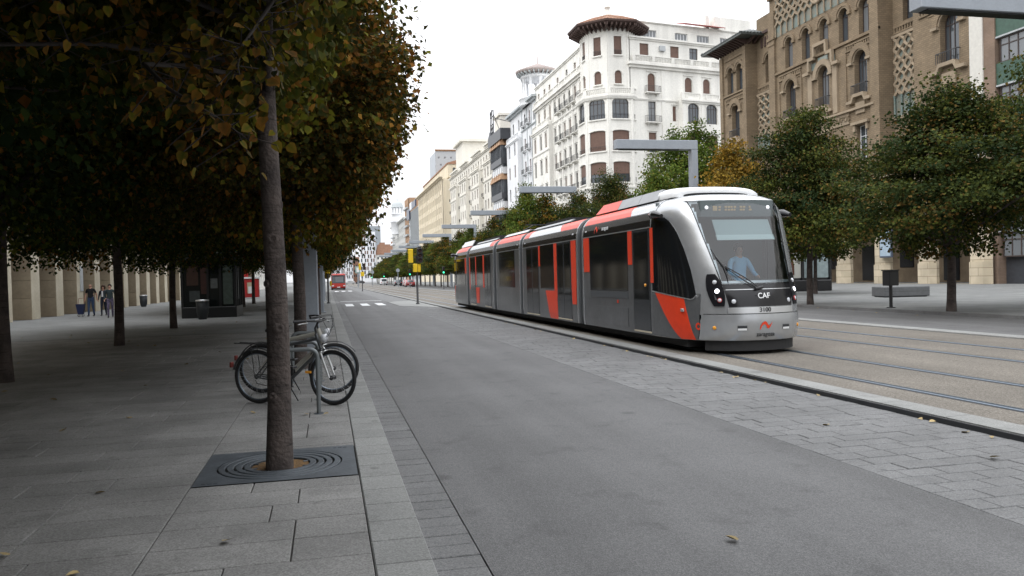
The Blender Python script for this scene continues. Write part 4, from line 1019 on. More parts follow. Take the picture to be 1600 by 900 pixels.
# ------------------------------------------------------------------ buildings
def vgrad(m): return m
M['brick'] = brick_mat('buff_brick', (0.245, 0.182, 0.116), (0.195, 0.146, 0.094), (0.14, 0.11, 0.076), 0.42, 0.17, 0.02, 0.95, 0.35, var=0.14)
M['buff_stone'] = mat('buff_stone', (0.31, 0.245, 0.172), 0.9, var=0.16, scale=0.8)
M['arcade_stone'] = brick_mat('arcade_stone', (0.50, 0.43, 0.32), (0.43, 0.37, 0.27), (0.20, 0.16, 0.11), 1.5, 0.62, 0.02, 0.9, 0.2, var=0.2)
M['teal_tile'] = mat('teal_tile', (0.10, 0.19, 0.19), 0.4, col2=(0.26, 0.27, 0.23), var=0.3, scale=3)
M['glazed_infill'] = mat('glazed_infill', (0.22, 0.19, 0.14), 0.6, col2=(0.15, 0.21, 0.20), var=0.3, scale=1.6)
M['roof_tile'] = mat('terracotta_tiles', (0.34, 0.19, 0.125), 0.9, var=0.3, scale=2)
M['dark_tile'] = mat('dark_glazed_tiles', (0.07, 0.08, 0.075), 0.5, var=0.4, scale=2)
M['dark_wood'] = mat('dark_timber', (0.07, 0.042, 0.035), 0.8)
M['grey_trim'] = mat('grey_trim', (0.42, 0.45, 0.46), 0.8)
M['brown_wall'] = mat('brown_cladding', (0.12, 0.07, 0.055), 0.8, var=0.15, scale=1)
M['tan'] = mat('tan_panel', (0.36, 0.22, 0.13), 0.8, var=0.12)
M['black_metal'] = mat('black_cladding', (0.045, 0.048, 0.055), 0.4, var=0.2)
M['pale_grey'] = mat('pale_grey_cladding', (0.42, 0.44, 0.45), 0.7, var=0.1)
M['grey_glass'] = mat('grey_glass_wall', (0.28, 0.31, 0.34), 0.3)
M['green_panel'] = mat('green_panel', (0.045, 0.095, 0.068), 0.5, var=0.2)
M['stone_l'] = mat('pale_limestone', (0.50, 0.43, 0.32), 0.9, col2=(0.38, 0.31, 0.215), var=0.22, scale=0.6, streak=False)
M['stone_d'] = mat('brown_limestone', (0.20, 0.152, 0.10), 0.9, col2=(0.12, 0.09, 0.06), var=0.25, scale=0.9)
_wc = {}
def win_meshes(w, h, arch, style):
    k = (round(w, 2), round(h, 2), round(arch, 2), style)
    if k in _wc: return _wc[k]
    fr = MB(); t = 0.07 if w < 2 else 0.09
    fr.box(-w/2, -w/2+t, 0, .06, 0, h-arch, 0); fr.box(w/2-t, w/2, 0, .06, 0, h-arch, 0)
    fr.box(-w/2+t, w/2-t, 0, .06, 0, t, 0)
    n = 10
    if arch > 0:
        oz = h-arch; po = [(w/2*math.cos(PI*i/n), oz+arch*math.sin(PI*i/n)) for i in range(n+1)]; pi = [((w/2-t)*math.cos(PI*i/n), oz+(arch-t)*math.sin(PI*i/n)) for i in range(n+1)]
        for i in range(n):
            fr.add([(po[i][0], 0, po[i][1]), (po[i+1][0], 0, po[i+1][1]), (pi[i+1][0], 0, pi[i+1][1]), (pi[i][0], 0, pi[i][1]), (pi[i][0], .06, pi[i][1]), (pi[i+1][0], .06, pi[i+1][1])], [(0,1,2,3), (3,2,5,4)])
        fr.box(-w/2+t, w/2-t, .01, .05, oz-t/2, oz+t/2)
    else: fr.box(-w/2+t, w/2-t, 0, .06, h-t, h)
    nm = 1 if w < 1.8 else 3
    for i in range(nm):
        x = -w/2 + w*(i+1)/(nm+1); zt = h-0.01 if arch <= 0 else (h-arch)+arch*math.sqrt(max(0, 1-(2*x/w)**2))-.02
        fr.box(x-t*.45, x+t*.45, .01, .05, t, zt)
    if arch <= 0 and h > 1.6: fr.box(-w/2+t, w/2-t, .012, .048, h*.68, h*.68+t*.8)
    out = [(-w/2, 0), (w/2, 0), (w/2, h-arch)] + ([(w/2*math.cos(PI*i/n), h-arch+arch*math.sin(PI*i/n)) for i in range(1, n)] if arch > 0 else []) + [(-w/2, h-arch)]
    pn = MB(); pn.add([(x, .055, z) for x, z in out], [tuple(range(len(out)))])
    me_f = fr.mesh('window'); me_p = pn.mesh('pane')
    me_f.materials.append(M['dark_frame'] if 'white' not in style else M['white_paint'])
    me_p.materials.append(M['pane'] if 'pale' not in style else M['pane2'])
    bl = None
    if 'blind' in style or 'half' in style:
        z0 = 0.04 if 'blind' in style else h*0.42
        o2 = [(x, max(z, z0)) for x, z in out]
        b = MB(); b.add([(x*.96, -.012, z) for x, z in o2], [tuple(range(len(o2)))]); b.add([(x*.96, .0, z) for x, z in o2], [tuple(range(len(o2)-1, -1, -1))])
        zz = z0+.18
        while zz < h-arch-.1: b.box(-w/2*.95, w/2*.95, -.020, -.013, zz, zz+.03); zz += .26
        bl = b.mesh('blind'); bl.materials.append(M['blind'])
    _wc[k] = (me_f, me_p, bl); return _wc[k]
_bc = {}
def balcony_mesh(w, d, h, kind):
    k = (round(w, 2), round(d, 2), round(h, 2), kind)
    if k in _bc: return _bc[k]
    sl = MB(); sl.cbox(-w/2, w/2, -d, 0, -.18, 0, .03)
    for sx in (-w*.32, w*.32): sl.prism([(-d*.8, -.18), (0, -.18), (0, -.62), (-d*.3, -.45)], sx-.09, sx+.09, 'x')
    rl = MB()
    if kind == 'iron':
        rl.box(-w/2+.03, w/2-.03, -d+.03, -d+.06, h-.04, h); rl.box(-w/2+.03, w/2-.03, -d+.03, -d+.06, .06, .09)
        for sx in (-w/2+.03, w/2-.06): rl.box(sx, sx+.03, -d+.06, 0, h-.04, h); rl.box(sx, sx+.03, -d+.06, 0, .06, .09)
        n = max(4, int(w/.16))
        for i in range(n+1): x = -w/2+.04+(w-.1)*i/n; rl.box(x, x+.022, -d+.035, -d+.055, 0, h-.04)
        for i in range(max(2, int(d/.2))): y = -d+.1+i*.2; [rl.box(sx, sx+.022, y, y+.022, 0, h-.04) for sx in (-w/2+.035, w/2-.055)]
    a = sl.mesh('balcony'); c = rl.mesh('railing'); c.materials.append(M['iron']); _bc[k] = (a, c); return _bc[k]
class Face:
    def __init__(s, parent, origin, rot, wallmat):
        s.p = parent; s.M = Matrix.Translation(origin) @ Matrix.Rotation(rot, 4, 'Z'); s.rot = rot; s.mat = wallmat; s.bmat = None
    def put(s, name, me, u, y, z, parent=None):
        o = bpy.data.objects.new(name, me); COL.objects.link(o); o.parent = parent or s.p
        if parent is None: o.matrix_local = s.M @ Matrix.Translation((u, y, z))
        else: o.matrix_local = Matrix.Translation((u, y, z))
        return o
    def mb(s): b = MB(); b.M = s.M; return b
    def window(s, u, z, w, h, arch=0, style='pane', y=0.22):
        f, p, bl = win_meshes(w, h, arch, style); o = s.put('window', f, u, y, z)
        q = bpy.data.objects.new('pane', p); COL.objects.link(q); q.parent = o
        if bl: q = bpy.data.objects.new('blind', bl); COL.objects.link(q); q.parent = o
        return o
    def balcony(s, u, z, w, d=0.7, h=1.0, mat_=None, y=0):
        a, c = balcony_mesh(w, d, h, 'iron')
        o = s.put('balcony', a, u, y, z)
        if not a.materials: a.materials.append(mat_ or s.mat)
        r = bpy.data.objects.new('railing', c); COL.objects.link(r); r.parent = o
    def wall(s, u0, u1, z0, z1, ops, y=0, depth=.32, name='wall', m=None, back=False):
        """a wall with real openings: ops = (u, z, w, h, arch)"""
        b = s.mb(); R_ = [(u-w/2, u+w/2, z, z+h, a) for u, z, w, h, a in ops]
        us = sorted(set([u0, u1]+[r[0] for r in R_]+[r[1] for r in R_])); zs = sorted(set([z0, z1]+[r[2] for r in R_]+[r[3] for r in R_]))
        us = [u for u in us if u0 <= u <= u1]; zs = [z for z in zs if z0 <= z <= z1]
        for j in range(len(zs)-1):
            zc = (zs[j]+zs[j+1])/2; run = None
            for i in range(len(us)-1):
                uc = (us[i]+us[i+1])/2; hole = any(r[0] < uc < r[1] and r[2] < zc < r[3] for r in R_)
                if not hole and run is None: run = us[i]
                if (hole or i == len(us)-2) and run is not None:
                    e = us[i] if hole else us[i+1]
                    if e > run: b.add([(run, y, zs[j]), (e, y, zs[j]), (e, y, zs[j+1]), (run, y, zs[j+1])], [(0,1,2,3)])
                    run = None
        for a, c, za, zb, ar in R_:
            n = 10; mid = (a+c)/2; hw = (c-a)/2
            if ar > 0:
                arc = [(mid-hw*math.cos(PI*i/n), zb-ar+ar*math.sin(PI*i/n)) for i in range(n+1)]
                for i in range(n):
                    p, q = arc[i], arc[i+1]; b.add([(p[0], y, p[1]), (q[0], y, q[1]), (q[0], y, zb), (p[0], y, zb)], [(0,1,2,3)])
                out = [(a, za)]+arc+[(c, za)]
            else: out = [(a, za), (a, zb), (c, zb), (c, za)]
            N = len(out); b.add([(p[0], y, p[1]) for p in out]+[(p[0], y+depth, p[1]) for p in out], [(i, (i+1) % N, N+(i+1) % N, N+i) for i in range(N)])
        return b.build(name, m or s.mat, s.p)
    def band(s, u0, u1, z, h, d, m=None, name='cornice', y=0, steps=2):
        b = s.mb()
        for k in range(steps): b.box(u0-d*(k+1)/steps*.8, u1+d*(k+1)/steps*.8, y-d*(k+1)/steps, y+.05+.002*k, z+h*k/steps, z+h*(k+1)/steps-.001)
        return b.build(name, m or s.mat, s.p)
    def balustrade(s, u0, u1, z, h=1.0, y=-.3, m=None, step=.32, solid=None):
        b = s.mb(); b.box(u0, u1, y-.12, y+.12, z, z+.15); b.box(u0, u1, y-.14, y+.14, z+h-.16, z+h)
        n = int((u1-u0)/step)
        for i in range(n):
            u = u0+(i+.5)*(u1-u0)/n
            if i % 12 == 0: b.box(u-.25, u+.25, y-.15, y+.15, z+.151, z+h-.161)
            else:
                b.lathe([(.07, z+.15), (.10, z+.35), (.055, z+h*.6), (.08, z+h-.16)], 6, c=(u, y, 0))
        return b.build('balustrade', m or s.mat, s.p)
    def arch_band(s, u, z, w, h, bw=.45, d=.12, m=None, y=0, legs=0.0, name='arch_surround', seg=14):
        """raised surround over an arched opening: springing height z, span w, rise h"""
        b = s.mb(); n = seg
        for i in range(n):
            a0, a1 = PI*i/n, PI*(i+1)/n
            P = lambda a, k, yy: (u-(w/2+k)*math.cos(a), yy, z+(h+k)*math.sin(a))
            v = [P(a0, 0, y-d), P(a1, 0, y-d), P(a1, bw, y-d), P(a0, bw, y-d), P(a0, 0, y+.02), P(a1, 0, y+.02), P(a1, bw, y+.02), P(a0, bw, y+.02)]
            b.add(v, [(0,1,2,3), (4,5,1,0), (3,2,6,7)])
        if legs:
            for sx in (-1, 1): x0 = u+sx*(w/2); b.box(x0, x0+sx*bw, y-d, y+.02, z-legs, z-.001)
        return b.build(name, m or s.mat, s.p)
def shell_box(parent, x0, x1, y0, y1, z0, z1, m, name='side_wall', openx=None):
    b = MB(); b.box(x0, x1, y0, y1, z0, z1); return b.build(name, m, parent)
RW = -PI/2     # rotation of a facade on the right-hand side of the street
rb = random.Random(21)

# ======== white corner building with the octagonal tower ========
B = thing('apartment_building', 'cream white corner apartment building with an octagonal tower under a dark eaved tiled roof', 'building', (45, 167.6, 0.1))
wm = M['white_stone']
F1 = Face(B, (0, 0, 0), RW, wm)          # u = 167.6 - Y
ops = []; Lst = []
ROWZ = [33.0, 27.4, 22.2, 17.0, 11.8, 6.6]
def rows(F, cols, zrows, spec, lst):
    for u in cols:
        for i, z in enumerate(zrows): lst.append((F, u, z, *spec(i, u)))
bayc = [2.6, 7.2, 11.0]; flatc = [14.6, 17.6, 21.0, 24.4, 27.8, 31.2]
o1 = []
for u in bayc:
    for i, z in enumerate(ROWZ[1:]): o1.append((u, z, 1.5, 3.0, .55 if i == 0 else 0, 'blind' if rb.random() < .45 else 'pane'))
F1.wall(0, 13.2, 0, 32.2, [o[:5] for o in o1], y=-1.0)
for o in o1: F1.window(*o[:5], o[5], y=-.78)
b = F1.mb(); b.box(0, .3, -1, 0, 0, 32.2); b.box(12.9, 13.2, -.999, 0, 0, 32.2); b.box(.3, 12.9, -.99, -.01, 31.8, 32.19); b.build('bay_side', wm, B)
F1.band(0, 13.2, 31.2, .6, .35, y=-1.0); F1.balustrade(.2, 13.0, 32.2, 1.0, y=-.85)
F1.band(0, 13.2, 26.6, .3, .18, y=-1.0); F1.band(0, 13.2, 11.0, .4, .3, y=-1.0)
o2 = []
for u in [2.6, 7.2, 11.0]+flatc:
    o2.append((u, 33.0, 1.35, 3.0, .66, 'blind' if rb.random() < .5 else 'pane'))
for u in flatc:
    for z in ROWZ[1:]: o2.append((u, z, 1.3, 3.1, 0, 'blind' if rb.random() < .35 else 'pane'))
for u in [2.6, 7.2, 11.0, 16.9, 22.9, 28.0, 31.5]: o2.append((u, 38.9, 1.25, 1.2, 0, 'blind' if rb.random() < .5 else 'pane'))
F1.wall(0, 33.6, 0, 41.4, [o[:5] for o in o2])
for o in o2: F1.window(*o[:5], o[5])
for u in flatc[1:]:
    for z in ROWZ: F1.balcony(u, z, 2.2 if u != 21.0 else 2.4, .8, 1.05, wm)
F1.band(0, 33.6, 36.6, .9, .7); F1.balustrade(.2, 33.2, 37.5, 1.0, y=-.45); F1.band(0, 33.6, 31.6, .35, .22); F1.band(13.3, 33.6, 11.0, .4, .3); F1.band(0, 33.6, 41.4, .5, .35)
for u in (13.5, 19.2, 26.1, 33.0):
    b = F1.mb(); b.box(u-.35, u+.35, -.10, .0, 12, 36.5); b.build('pilaster', wm, B)
shell_box(B, 0.4, 26, -33.2, 0, 0, 41.35, wm, 'rear_wall')
def mould(F, o, y=0.0):
    u, z, w_, h_ = o[:4]
    if z > 36: return
    b = F.mb(); b.box(u-w_/2-.28, u+w_/2+.28, y-.16, y, z+h_+.22, z+h_+.36); b.build('window_hood', wm, B)
    b = F.mb(); b.box(u-w_/2-.18, u-w_/2-.04, y-.07, y, z+.1, z+h_+.2); b.box(u+w_/2+.04, u+w_/2+.18, y-.07, y, z+.1, z+h_+.2); b.build('window_jamb', wm, B)
    b = F.mb(); b.box(u-w_/2+.05, u+w_/2-.05, y-.05, y, z+h_+.55, z+h_+1.15); b.build('relief_panel', wm, B)
for o in o1: mould(F1, o, -1.0)
for o in o2: mould(F1, o)
# tower: octagon centred (48.2,130.5)
tc = Vector((3.2, -37.1, 0))
def octa(Rr, faces, z0, z1, opf, name='tower_wall', cols=1):
    side = 2*Rr*math.sin(PI/8); ap = Rr*math.cos(PI/8)
    for k in faces:
        ang = -PI/2+k*PI/4     # outward normal direction; k=0 faces the viewer down the street (-Y), -1 the street corner, -2 the street
        nrm = Vector((math.cos(ang), math.sin(ang), 0)); ux = Vector((-math.sin(ang), math.cos(ang), 0))
        og = tc + nrm*ap - ux*side/2; og.z = 0
        F = Face(B, og, ang+PI/2, wm); L_ = opf(side)
        F.wall(0, side, z0, z1, [o[:5] for o in L_], name=name, depth=.3)
        for o in L_:
            F.window(*o[:5], o[5], y=.2)
            if len(o) > 6 and o[6]:
                r = F.mb(); r.box(o[0]-o[2]/2, o[0]+o[2]/2, -.06, -.02, o[1]+.75, o[1]+.80); [r.box(o[0]-o[2]/2+q*o[2]/9, o[0]-o[2]/2+q*o[2]/9+.03, -.055, -.025, o[1], o[1]+.75) for q in range(10)]; r.build('window_rail', M['iron'], B)
            if o[1] > 12: F.arch_band(o[0], o[1]+o[3]-o[4] if o[4] else o[1]+o[3]+.1, o[2]+.1, (o[4] or .25)+.05, .16, .07, wm)
            r = F.mb(); r.box(o[0]-o[2]/2-.2, o[0]+o[2]/2+.2, -.22, 0, o[1]-.2, o[1]-.002); r.build('sill', wm, B)
        for e in (0, side):
            r = F.mb(); r.box(e-.28 if e else 0, e if e else .28, -.08, 0, z0+.3, z1-.3); r.build('corner_pilaster', wm, B)
FC = (-4, -3, -2, -1, 0, 1, 2)
octa(5.5, FC, 0, 31.0, lambda s: [(s/2, 27.2, 2.9, 3.5, .9, 'pane', 1), (s/2, 21.9, 2.9, 3.4, .25, 'blind', 1), (s/2, 16.7, 2.9, 3.4, .25, 'half', 1), (s/2, 11.6, 2.6, 3.0, .25, 'blind'), (s/2, 4.5, 2.6, 5.0, 1.3, 'pane')])
octa(4.85, FC, 31.0, 42.6, lambda s: [(s/2, 33.1, 1.25, 2.2, .62, 'blind'), (s/2, 37.9, 1.35, 3.1, 0, 'blind', 1)])
def oct_ring(prof, m, name, n=8):
    b = MB(); b.lathe(prof, n, c=(tc.x, tc.y, 0), sm=False, ph=PI/8); return b.build(name, m, B)
oct_ring([(5.4, 30.4), (5.75, 30.5), (5.95, 30.9), (5.95, 31.15), (4.8, 31.2)], wm, 'tower_cornice')
oct_ring([(5.5, 15.6), (5.75, 15.7), (5.8, 15.95), (5.5, 16.05)], wm, 'tower_cornice')
oct_ring([(4.85, 41.6), (5.0, 41.8), (5.0, 42.1), (4.85, 42.2)], wm, 'tower_cornice')
for k in FC:   # balustrade round the foot of the tower
    ang = -PI/2+k*PI/4; nrm = Vector((math.cos(ang), math.sin(ang), 0)); ux = Vector((-math.sin(ang), math.cos(ang), 0)); sd = 2*5.7*math.sin(PI/8)
    F = Face(B, tc+nrm*5.7*math.cos(PI/8)-ux*sd/2, ang+PI/2, wm); F.balustrade(0, sd, 31.2, 1.15, y=.05)
oct_ring([(4.7, 42.3), (6.9, 42.9), (7.0, 43.25), (6.75, 43.35), (3.5, 44.7), (.9, 45.6), (.0001, 45.7)], M['roof_tile'], 'tower_roof')
oct_ring([(4.7, 42.25), (6.85, 42.86), (6.97, 42.95), (7.02, 43.24)], M['dark_wood'], 'eaves')
b = MB()
for k in range(8):
    ang = -PI/2+k*PI/4; nrm = Vector((math.cos(ang), math.sin(ang), 0)); ux = Vector((-math.sin(ang), math.cos(ang), 0))
    for j in range(7):
        o_ = tc+ux*(-2.4+j*.8); b.M = Matrix.Translation(o_) @ Matrix.Rotation(ang, 4, 'Z'); b.prism([(4.4, 41.75), (4.7, 41.75), (6.3, 42.35), (6.3, 42.75), (4.4, 42.2)], -.10, .10, 'y')
b.M = None; b.build('eaves_bracket', M['dark_wood'], B)
b = MB(); n = 72
for i in range(n): # tile ribs
    a = 2*PI*i/n; r1 = 6.78*math.cos(PI/8)/math.cos(((a+PI/8) % (PI/4))-PI/8)
    b.tube([(tc.x+r1*math.cos(a), tc.y+r1*math.sin(a), 43.38), (tc.x+r1*.52*math.cos(a), tc.y+r1*.52*math.sin(a), 44.76), (tc.x+.8*math.cos(a), tc.y+.8*math.sin(a), 45.66)], .07, 5)
b.build('tile_rib', M['roof_tile'], B)
b = MB(); b.lathe([(.8, 45.5), (.8, 46.0), (.45, 46.1), (.4, 47.0), (.6, 47.1), (.5, 47.3), (.1, 47.8), (.06, 48.4), (.001, 48.5)], 12, c=(tc.x, tc.y, 0)); b.build('finial', wm, B)
# facade towards the side street
F2 = Face(B, (6.5, -41.4, 0), R(10), wm)
o3 = []
RZ = [32.0, 27.0, 21.8, 16.6, 11.4, 6.0]
for u in (2.9, 19.6, 23.0):
    o3.append((u, 31.7, 1.5, 3.5, .75, 'blind')); [o3.append((u, z, 1.5, 3.4, 0, 'half' if i % 2 else 'pale' if i == 0 else 'pane')) for i, z in enumerate(RZ[1:])]
for u in (7.4,): [o3.append((u, z+.3, .75, 2.6, 0, 'blind')) for i, z in enumerate(RZ[1:])]
for u in (10.4, 14.2): o3.append((u, 32.4, 1.5, 2.6, .75, 'blind'))
for u in (1.6, 7.7, 11.6, 19.0, 22.8): o3.append((u, 38.0, 1.75, 2.1, 0, 'blind' if u != 11.6 else 'pane'))
F2.wall(-1.2, 26, 0, 40.6, [o[:5] for o in o3]);
for o in o3: F2.window(*o[:5], o[5])
for u in (2.9, 19.6, 23.0):
    for z in RZ: F2.balcony(u, z-.1, 2.9, .8, 1.05, wm)
o4 = []
for u in (10.4, 14.2): o4.append((u, 26.9, 2.3, 3.4, .8, 'pane')); [o4.append((u, z, 2.3, 3.2, .25, 'blind' if i % 2 == 0 else 'half')) for i, z in enumerate(RZ[2:])]
F2.wall(8.2, 17.0, 0, 30.9, [o[:5] for o in o4], y=-1.3)
for o in o4: F2.window(*o[:5], o[5], y=-1.08)
b = F2.mb(); b.box(8.2, 8.5, -1.299, 0, 0, 30.9); b.box(16.7, 17.0, -1.299, 0, 0, 30.9); b.box(8.5, 16.7, -1.28, -.01, 30.5, 30.89); b.build('bay_side', wm, B)
for u in (8.45, 12.3, 16.75): b = F2.mb(); b.box(u-.28, u+.28, -1.40, -1.301, 5, 30.0); b.build('pilaster', wm, B)
[mould(F2, o, -1.3) for o in o4]; [mould(F2, o) for o in o3 if not 8.2 < o[0] < 17 or o[1] > 32]
F2.band(8.2, 17.0, 30.3, .6, .4, y=-1.3); F2.balustrade(8.1, 17.1, 30.9, 1.2, y=-1.2)
F2.band(-1.2, 26, 35.9, .9, .7); F2.balustrade(-1.0, 26, 36.8, 1.15, y=-.5); F2.band(-1.2, 26, 40.6, .5, .4); F2.band(-1.2, 26, 30.5, .35, .2)
for u in (5.2, 18.0, 25.6): b = F2.mb(); b.box(u-.35, u+.35, -.10, 0, 5, 35.8); b.build('pilaster', wm, B)
b = F2.mb(); b.box(1, 26, 1.8, 12, 0, 40.55); b.build('rear_wall', wm, B)
o5 = [(u, 41.9, 2.6, 1.2, 0, 'white pale') for u in (4, 10.4, 15.0, 20.0)]
F2.wall(-.5, 26, 40.6, 44.2, [o[:5] for o in o5], y=1.8, name='attic_wall')
for o in o5: F2.window(*o[:5], o[5], y=2.0)
b = F2.mb(); b.box(-.5, 26, 2.2, 12, 40.61, 44.15); b.box(18, 26, 2.4, 12, 44.16, 47.0); b.build('attic', wm, B)
F2.band(-.5, 26, 44.2, .25, .25, y=1.8)
b = F2.mb(); b.add([(10.5, .6, 44.6), (19, .6, 44.6), (19, 3.6, 45.5), (10.5, 3.6, 45.5), (10.5, .6, 44.5), (19, .6, 44.5), (19, 3.6, 45.4), (10.5, 3.6, 45.4)], [(0,1,2,3), (7,6,5,4), (0,4,5,1), (1,5,6,2), (3,7,4,0)])
for u in (10.6, 14.7, 18.9): b.box(u, u+.08, .65, .73, 44.3, 44.5)
b.build('awning', mat('red_awning', (0.35, 0.08, 0.07), 0.8), B)
b = F2.mb(); b.box(16.6, 17.3, 3, 3.7, 44.2, 47.2); b.build('chimney', wm, B)
b = F2.mb(); b.cbox(4.5, 5.6, -.45, -.02, 39.0, 39.9, .05); b.lathe([(.3, 0), (.3, .02), (.05, .02), (.05, .03)], 14, c=(0, 0, 0)) if False else None; b.build('air_conditioner', M['pale_grey'], B)

# ======== bright white building with the open round belvedere ========
B = thing('apartment_building', 'bright white apartment building with an open round columned belvedere on its roof', 'building', (45, 192, 0.1)); wm = M['white_paint']
F = Face(B, (0, 0, 0), RW, wm); o1 = []; RZ = [35.6, 29.9, 24.7, 19.5, 14.3, 9.1]
cols = [14.3, 18.7, 22.6]
for u in [3.0, 8.6]+cols:
    for i, z in enumerate(RZ):
        if u < 10: continue
        o1.append((u, z, 1.3, 2.9, .5 if i == 0 else 0, 'pane' if rb.random() < .6 else 'blind'))
for u in (3.0, 8.6): o1.append((u, RZ[0], 1.3, 2.6, 0, 'pane'))
F.wall(0, 24.35, 0, 39.6, [o[:5] for o in o1]); [F.window(*o[:5], o[5]) for o in o1]
for u in cols[:2]: [F.balcony(u, z, 2.2, .85, 1.05, wm) for z in RZ]
o2 = [(u, z, 1.35, 2.9, 0, 'pane' if (i+int(u)) % 3 else 'blind') for u in (2.9, 8.4) for i, z in enumerate(RZ[1:])]
F.wall(0, 11.3, 0, 33.6, [o[:5] for o in o2], y=-1.1); [F.window(*o[:5], o[5], y=-.88) for o in o2]
b = F.mb(); b.box(0, .3, -1.099, 0, 0, 33.6); b.box(11.0, 11.3, -1.099, 0, 0, 33.6); b.box(.3, 11, -1.08, -.01, 33.2, 33.59); b.build('bay_side', wm, B)
F.balustrade(0.1, 11.2, 33.6, 1.2, y=-1.0); F.band(0, 11.3, 33.0, .5, .35, y=-1.1); F.band(0, 24.35, 39.6, 1.0, 1.1, M['grey_trim']); F.band(11.3, 24.35, 34.6, .35, .25, M['grey_trim']); F.band(0, 24.35, 13.2, .4, .3)
for u in (11.6, 16.5, 20.6, 24.0): b = F.mb(); b.box(u-.3, u+.3, -.1, 0, 13.7, 39.5); b.build('pilaster', M['grey_trim'], B)
shell_box(B, .4, 20, -24.3, 0, 0, 39.55, wm, 'rear_wall')
c0 = (2.6, -17.2, 0)
b = MB(); b.lathe([(4.3, 39.6), (4.3, 40.9), (4.45, 41.0), (4.45, 41.2), (3.9, 41.25), (3.9, 41.3)], 24, c=c0); b.build('belvedere_base', wm, B)
for k in range(10):
    a = 2*PI*k/10+.2; b = MB(); b.lathe([(.42, 41.2), (.42, 41.5), (.32, 41.6), (.28, 45.2), (.42, 45.4), (.42, 45.6)], 12, c=(c0[0]+3.5*math.cos(a), c0[1]+3.5*math.sin(a), 0)); b.build('column', wm, B)
b = MB(); b.lathe([(3.15, 45.6), (3.95, 45.6), (3.95, 46.3), (3.15, 46.3)], 24, c=c0); b.lathe([(1.6, 41.2), (1.6, 46.2)], 16, c=c0) if False else None; b.build('ring_beam', wm, B)
b = MB(); b.lathe([(3.1, 46.3), (5.0, 46.9), (5.1, 47.3), (.3, 49.2), (.12, 49.5), (.10, 50.8), (.001, 51.0)], 32, c=c0); b.build('belvedere_roof', mat('pinkish_tiles', (0.42, 0.36, 0.34), 0.9, var=0.2), B)
b = MB()
for k in range(28): b.M = Matrix.Translation(c0) @ Matrix.Rotation(2*PI*k/28, 4, 'Z'); b.prism([(3.9, 46.0), (4.85, 46.5), (4.85, 46.84), (3.9, 46.55)], -.12, .12, 'y')
b.M = None; b.build('eaves_bracket', M['grey_trim'], B)

# ======== dark brown building with projecting glazed boxes ========
B = thing('office_building', 'dark brown building with projecting black glazed boxes and a lattice sign frame on top', 'building', (45, 207, 0.1))
F = Face(B, (0, 0, 0), RW, M['brown_wall'])
shell_box(B, 0, 20, -14.8, 0, 0, 35.2, M['brown_wall'], 'wall')
b = F.mb(); b.prism([(-.6, 35.3), (14.9, 35.3), (14.9, 38.0), (3.0, 38.0), (1.8, 39.2), (-.6, 37.6)], -2.6, 3.0, 'y'); b.build('roof_box', M['black_metal'], B)
for z in (29.4, 20.9, 12.4):
    b = F.mb(); b.box(1.0, 13.6, -2.2, -.01, z, z+4.6); b.box(1.5, 13.1, -1.9, -.01, z-.6, z-.01); b.build('glazed_box', M['pane'], B)
    b = F.mb(); b.box(.9, 13.7, -2.3, -2.201, z, z+1.5); b.box(13.601, 13.72, -2.2, -.02, z, z+1.5); b.build('parapet_panel', M['black_metal'], B)
    for i in range(9): b = F.mb(); u = .95+i*12.5/8; b.box(u, u+.22, -2.34, -2.201, z+1.5, z+4.6); b.build('mullion', M['black_metal'], B)
    for y_ in (-1.75, -1.1, -.5): b = F.mb(); b.box(13.601, 13.70, y_, y_+.2, z+1.5, z+4.6); b.build('mullion', M['black_metal'], B)
    n = 5
    for i in range(n):
        b = F.mb(); u = .9+i*12.8/n; q = u+12.8/n; b.add([(u, -2.7, z+4.62), (q, -2.7, z+4.62), ((u+q)/2, -2.2, z+6.4), ((u+q)/2, -.2, z+6.4), (u, -.02, z+4.62), (q, -.02, z+4.62)], [(0,1,2), (0,2,3,4), (1,5,3,2), (0,4,5,1)]); b.build('tan_canopy', M['tan'], B)
    for y0_, y1_ in ((-2.6, -1.3), (-1.25, -.05)):
        b = F.mb(); b.add([(14.05, y0_, z+4.6), (14.05, y1_, z+4.6), (13.65, (y0_+y1_)/2, z+6.4), (13.6, y0_, z+4.61), (13.6, y1_, z+4.61)], [(0,1,2), (3,2,4), (0,2,3), (1,4,2), (0,3,4,1)]); b.build('tan_canopy', M['tan'], B)
for z in (26.15, 17.65):
    b = F.mb(); b.box(1.4, 13.2, -2.0, -.01, z+.9, z+2.55); b.build('white_glazing', M['white_paint'], B)
    for i in range(6): b = F.mb(); u = 1.5+i*2.2; b.box(u, u+.12, -2.06, -2.001, z+.9, z+2.55); b.build('mullion', M['black_metal'], B)
b = F.mb()
for u in (.5, 2.4, 4.4): b.tube([(u, -2.0, 37.5), (u, -2.0, 44.5)], .13, 5)
for z in (39, 41, 43, 44.5): b.tube([(.5, -2.0, z), (4.4, -2.0, z)], .12, 5)
for u, z in ((.5, 39), (2.4, 39), (.5, 43)): b.tube([(u, -2.0, z), (u+1.9, -2.0, z+2)], .09, 5)
b.tube([(4.4, -2, 42.5), (15, 0, 39.5)], .12, 5); b.tube([(4.4, -2, 43.5), (8, -1, 38.0)], .09, 5); b.build('sign_frame', M['black'], B)

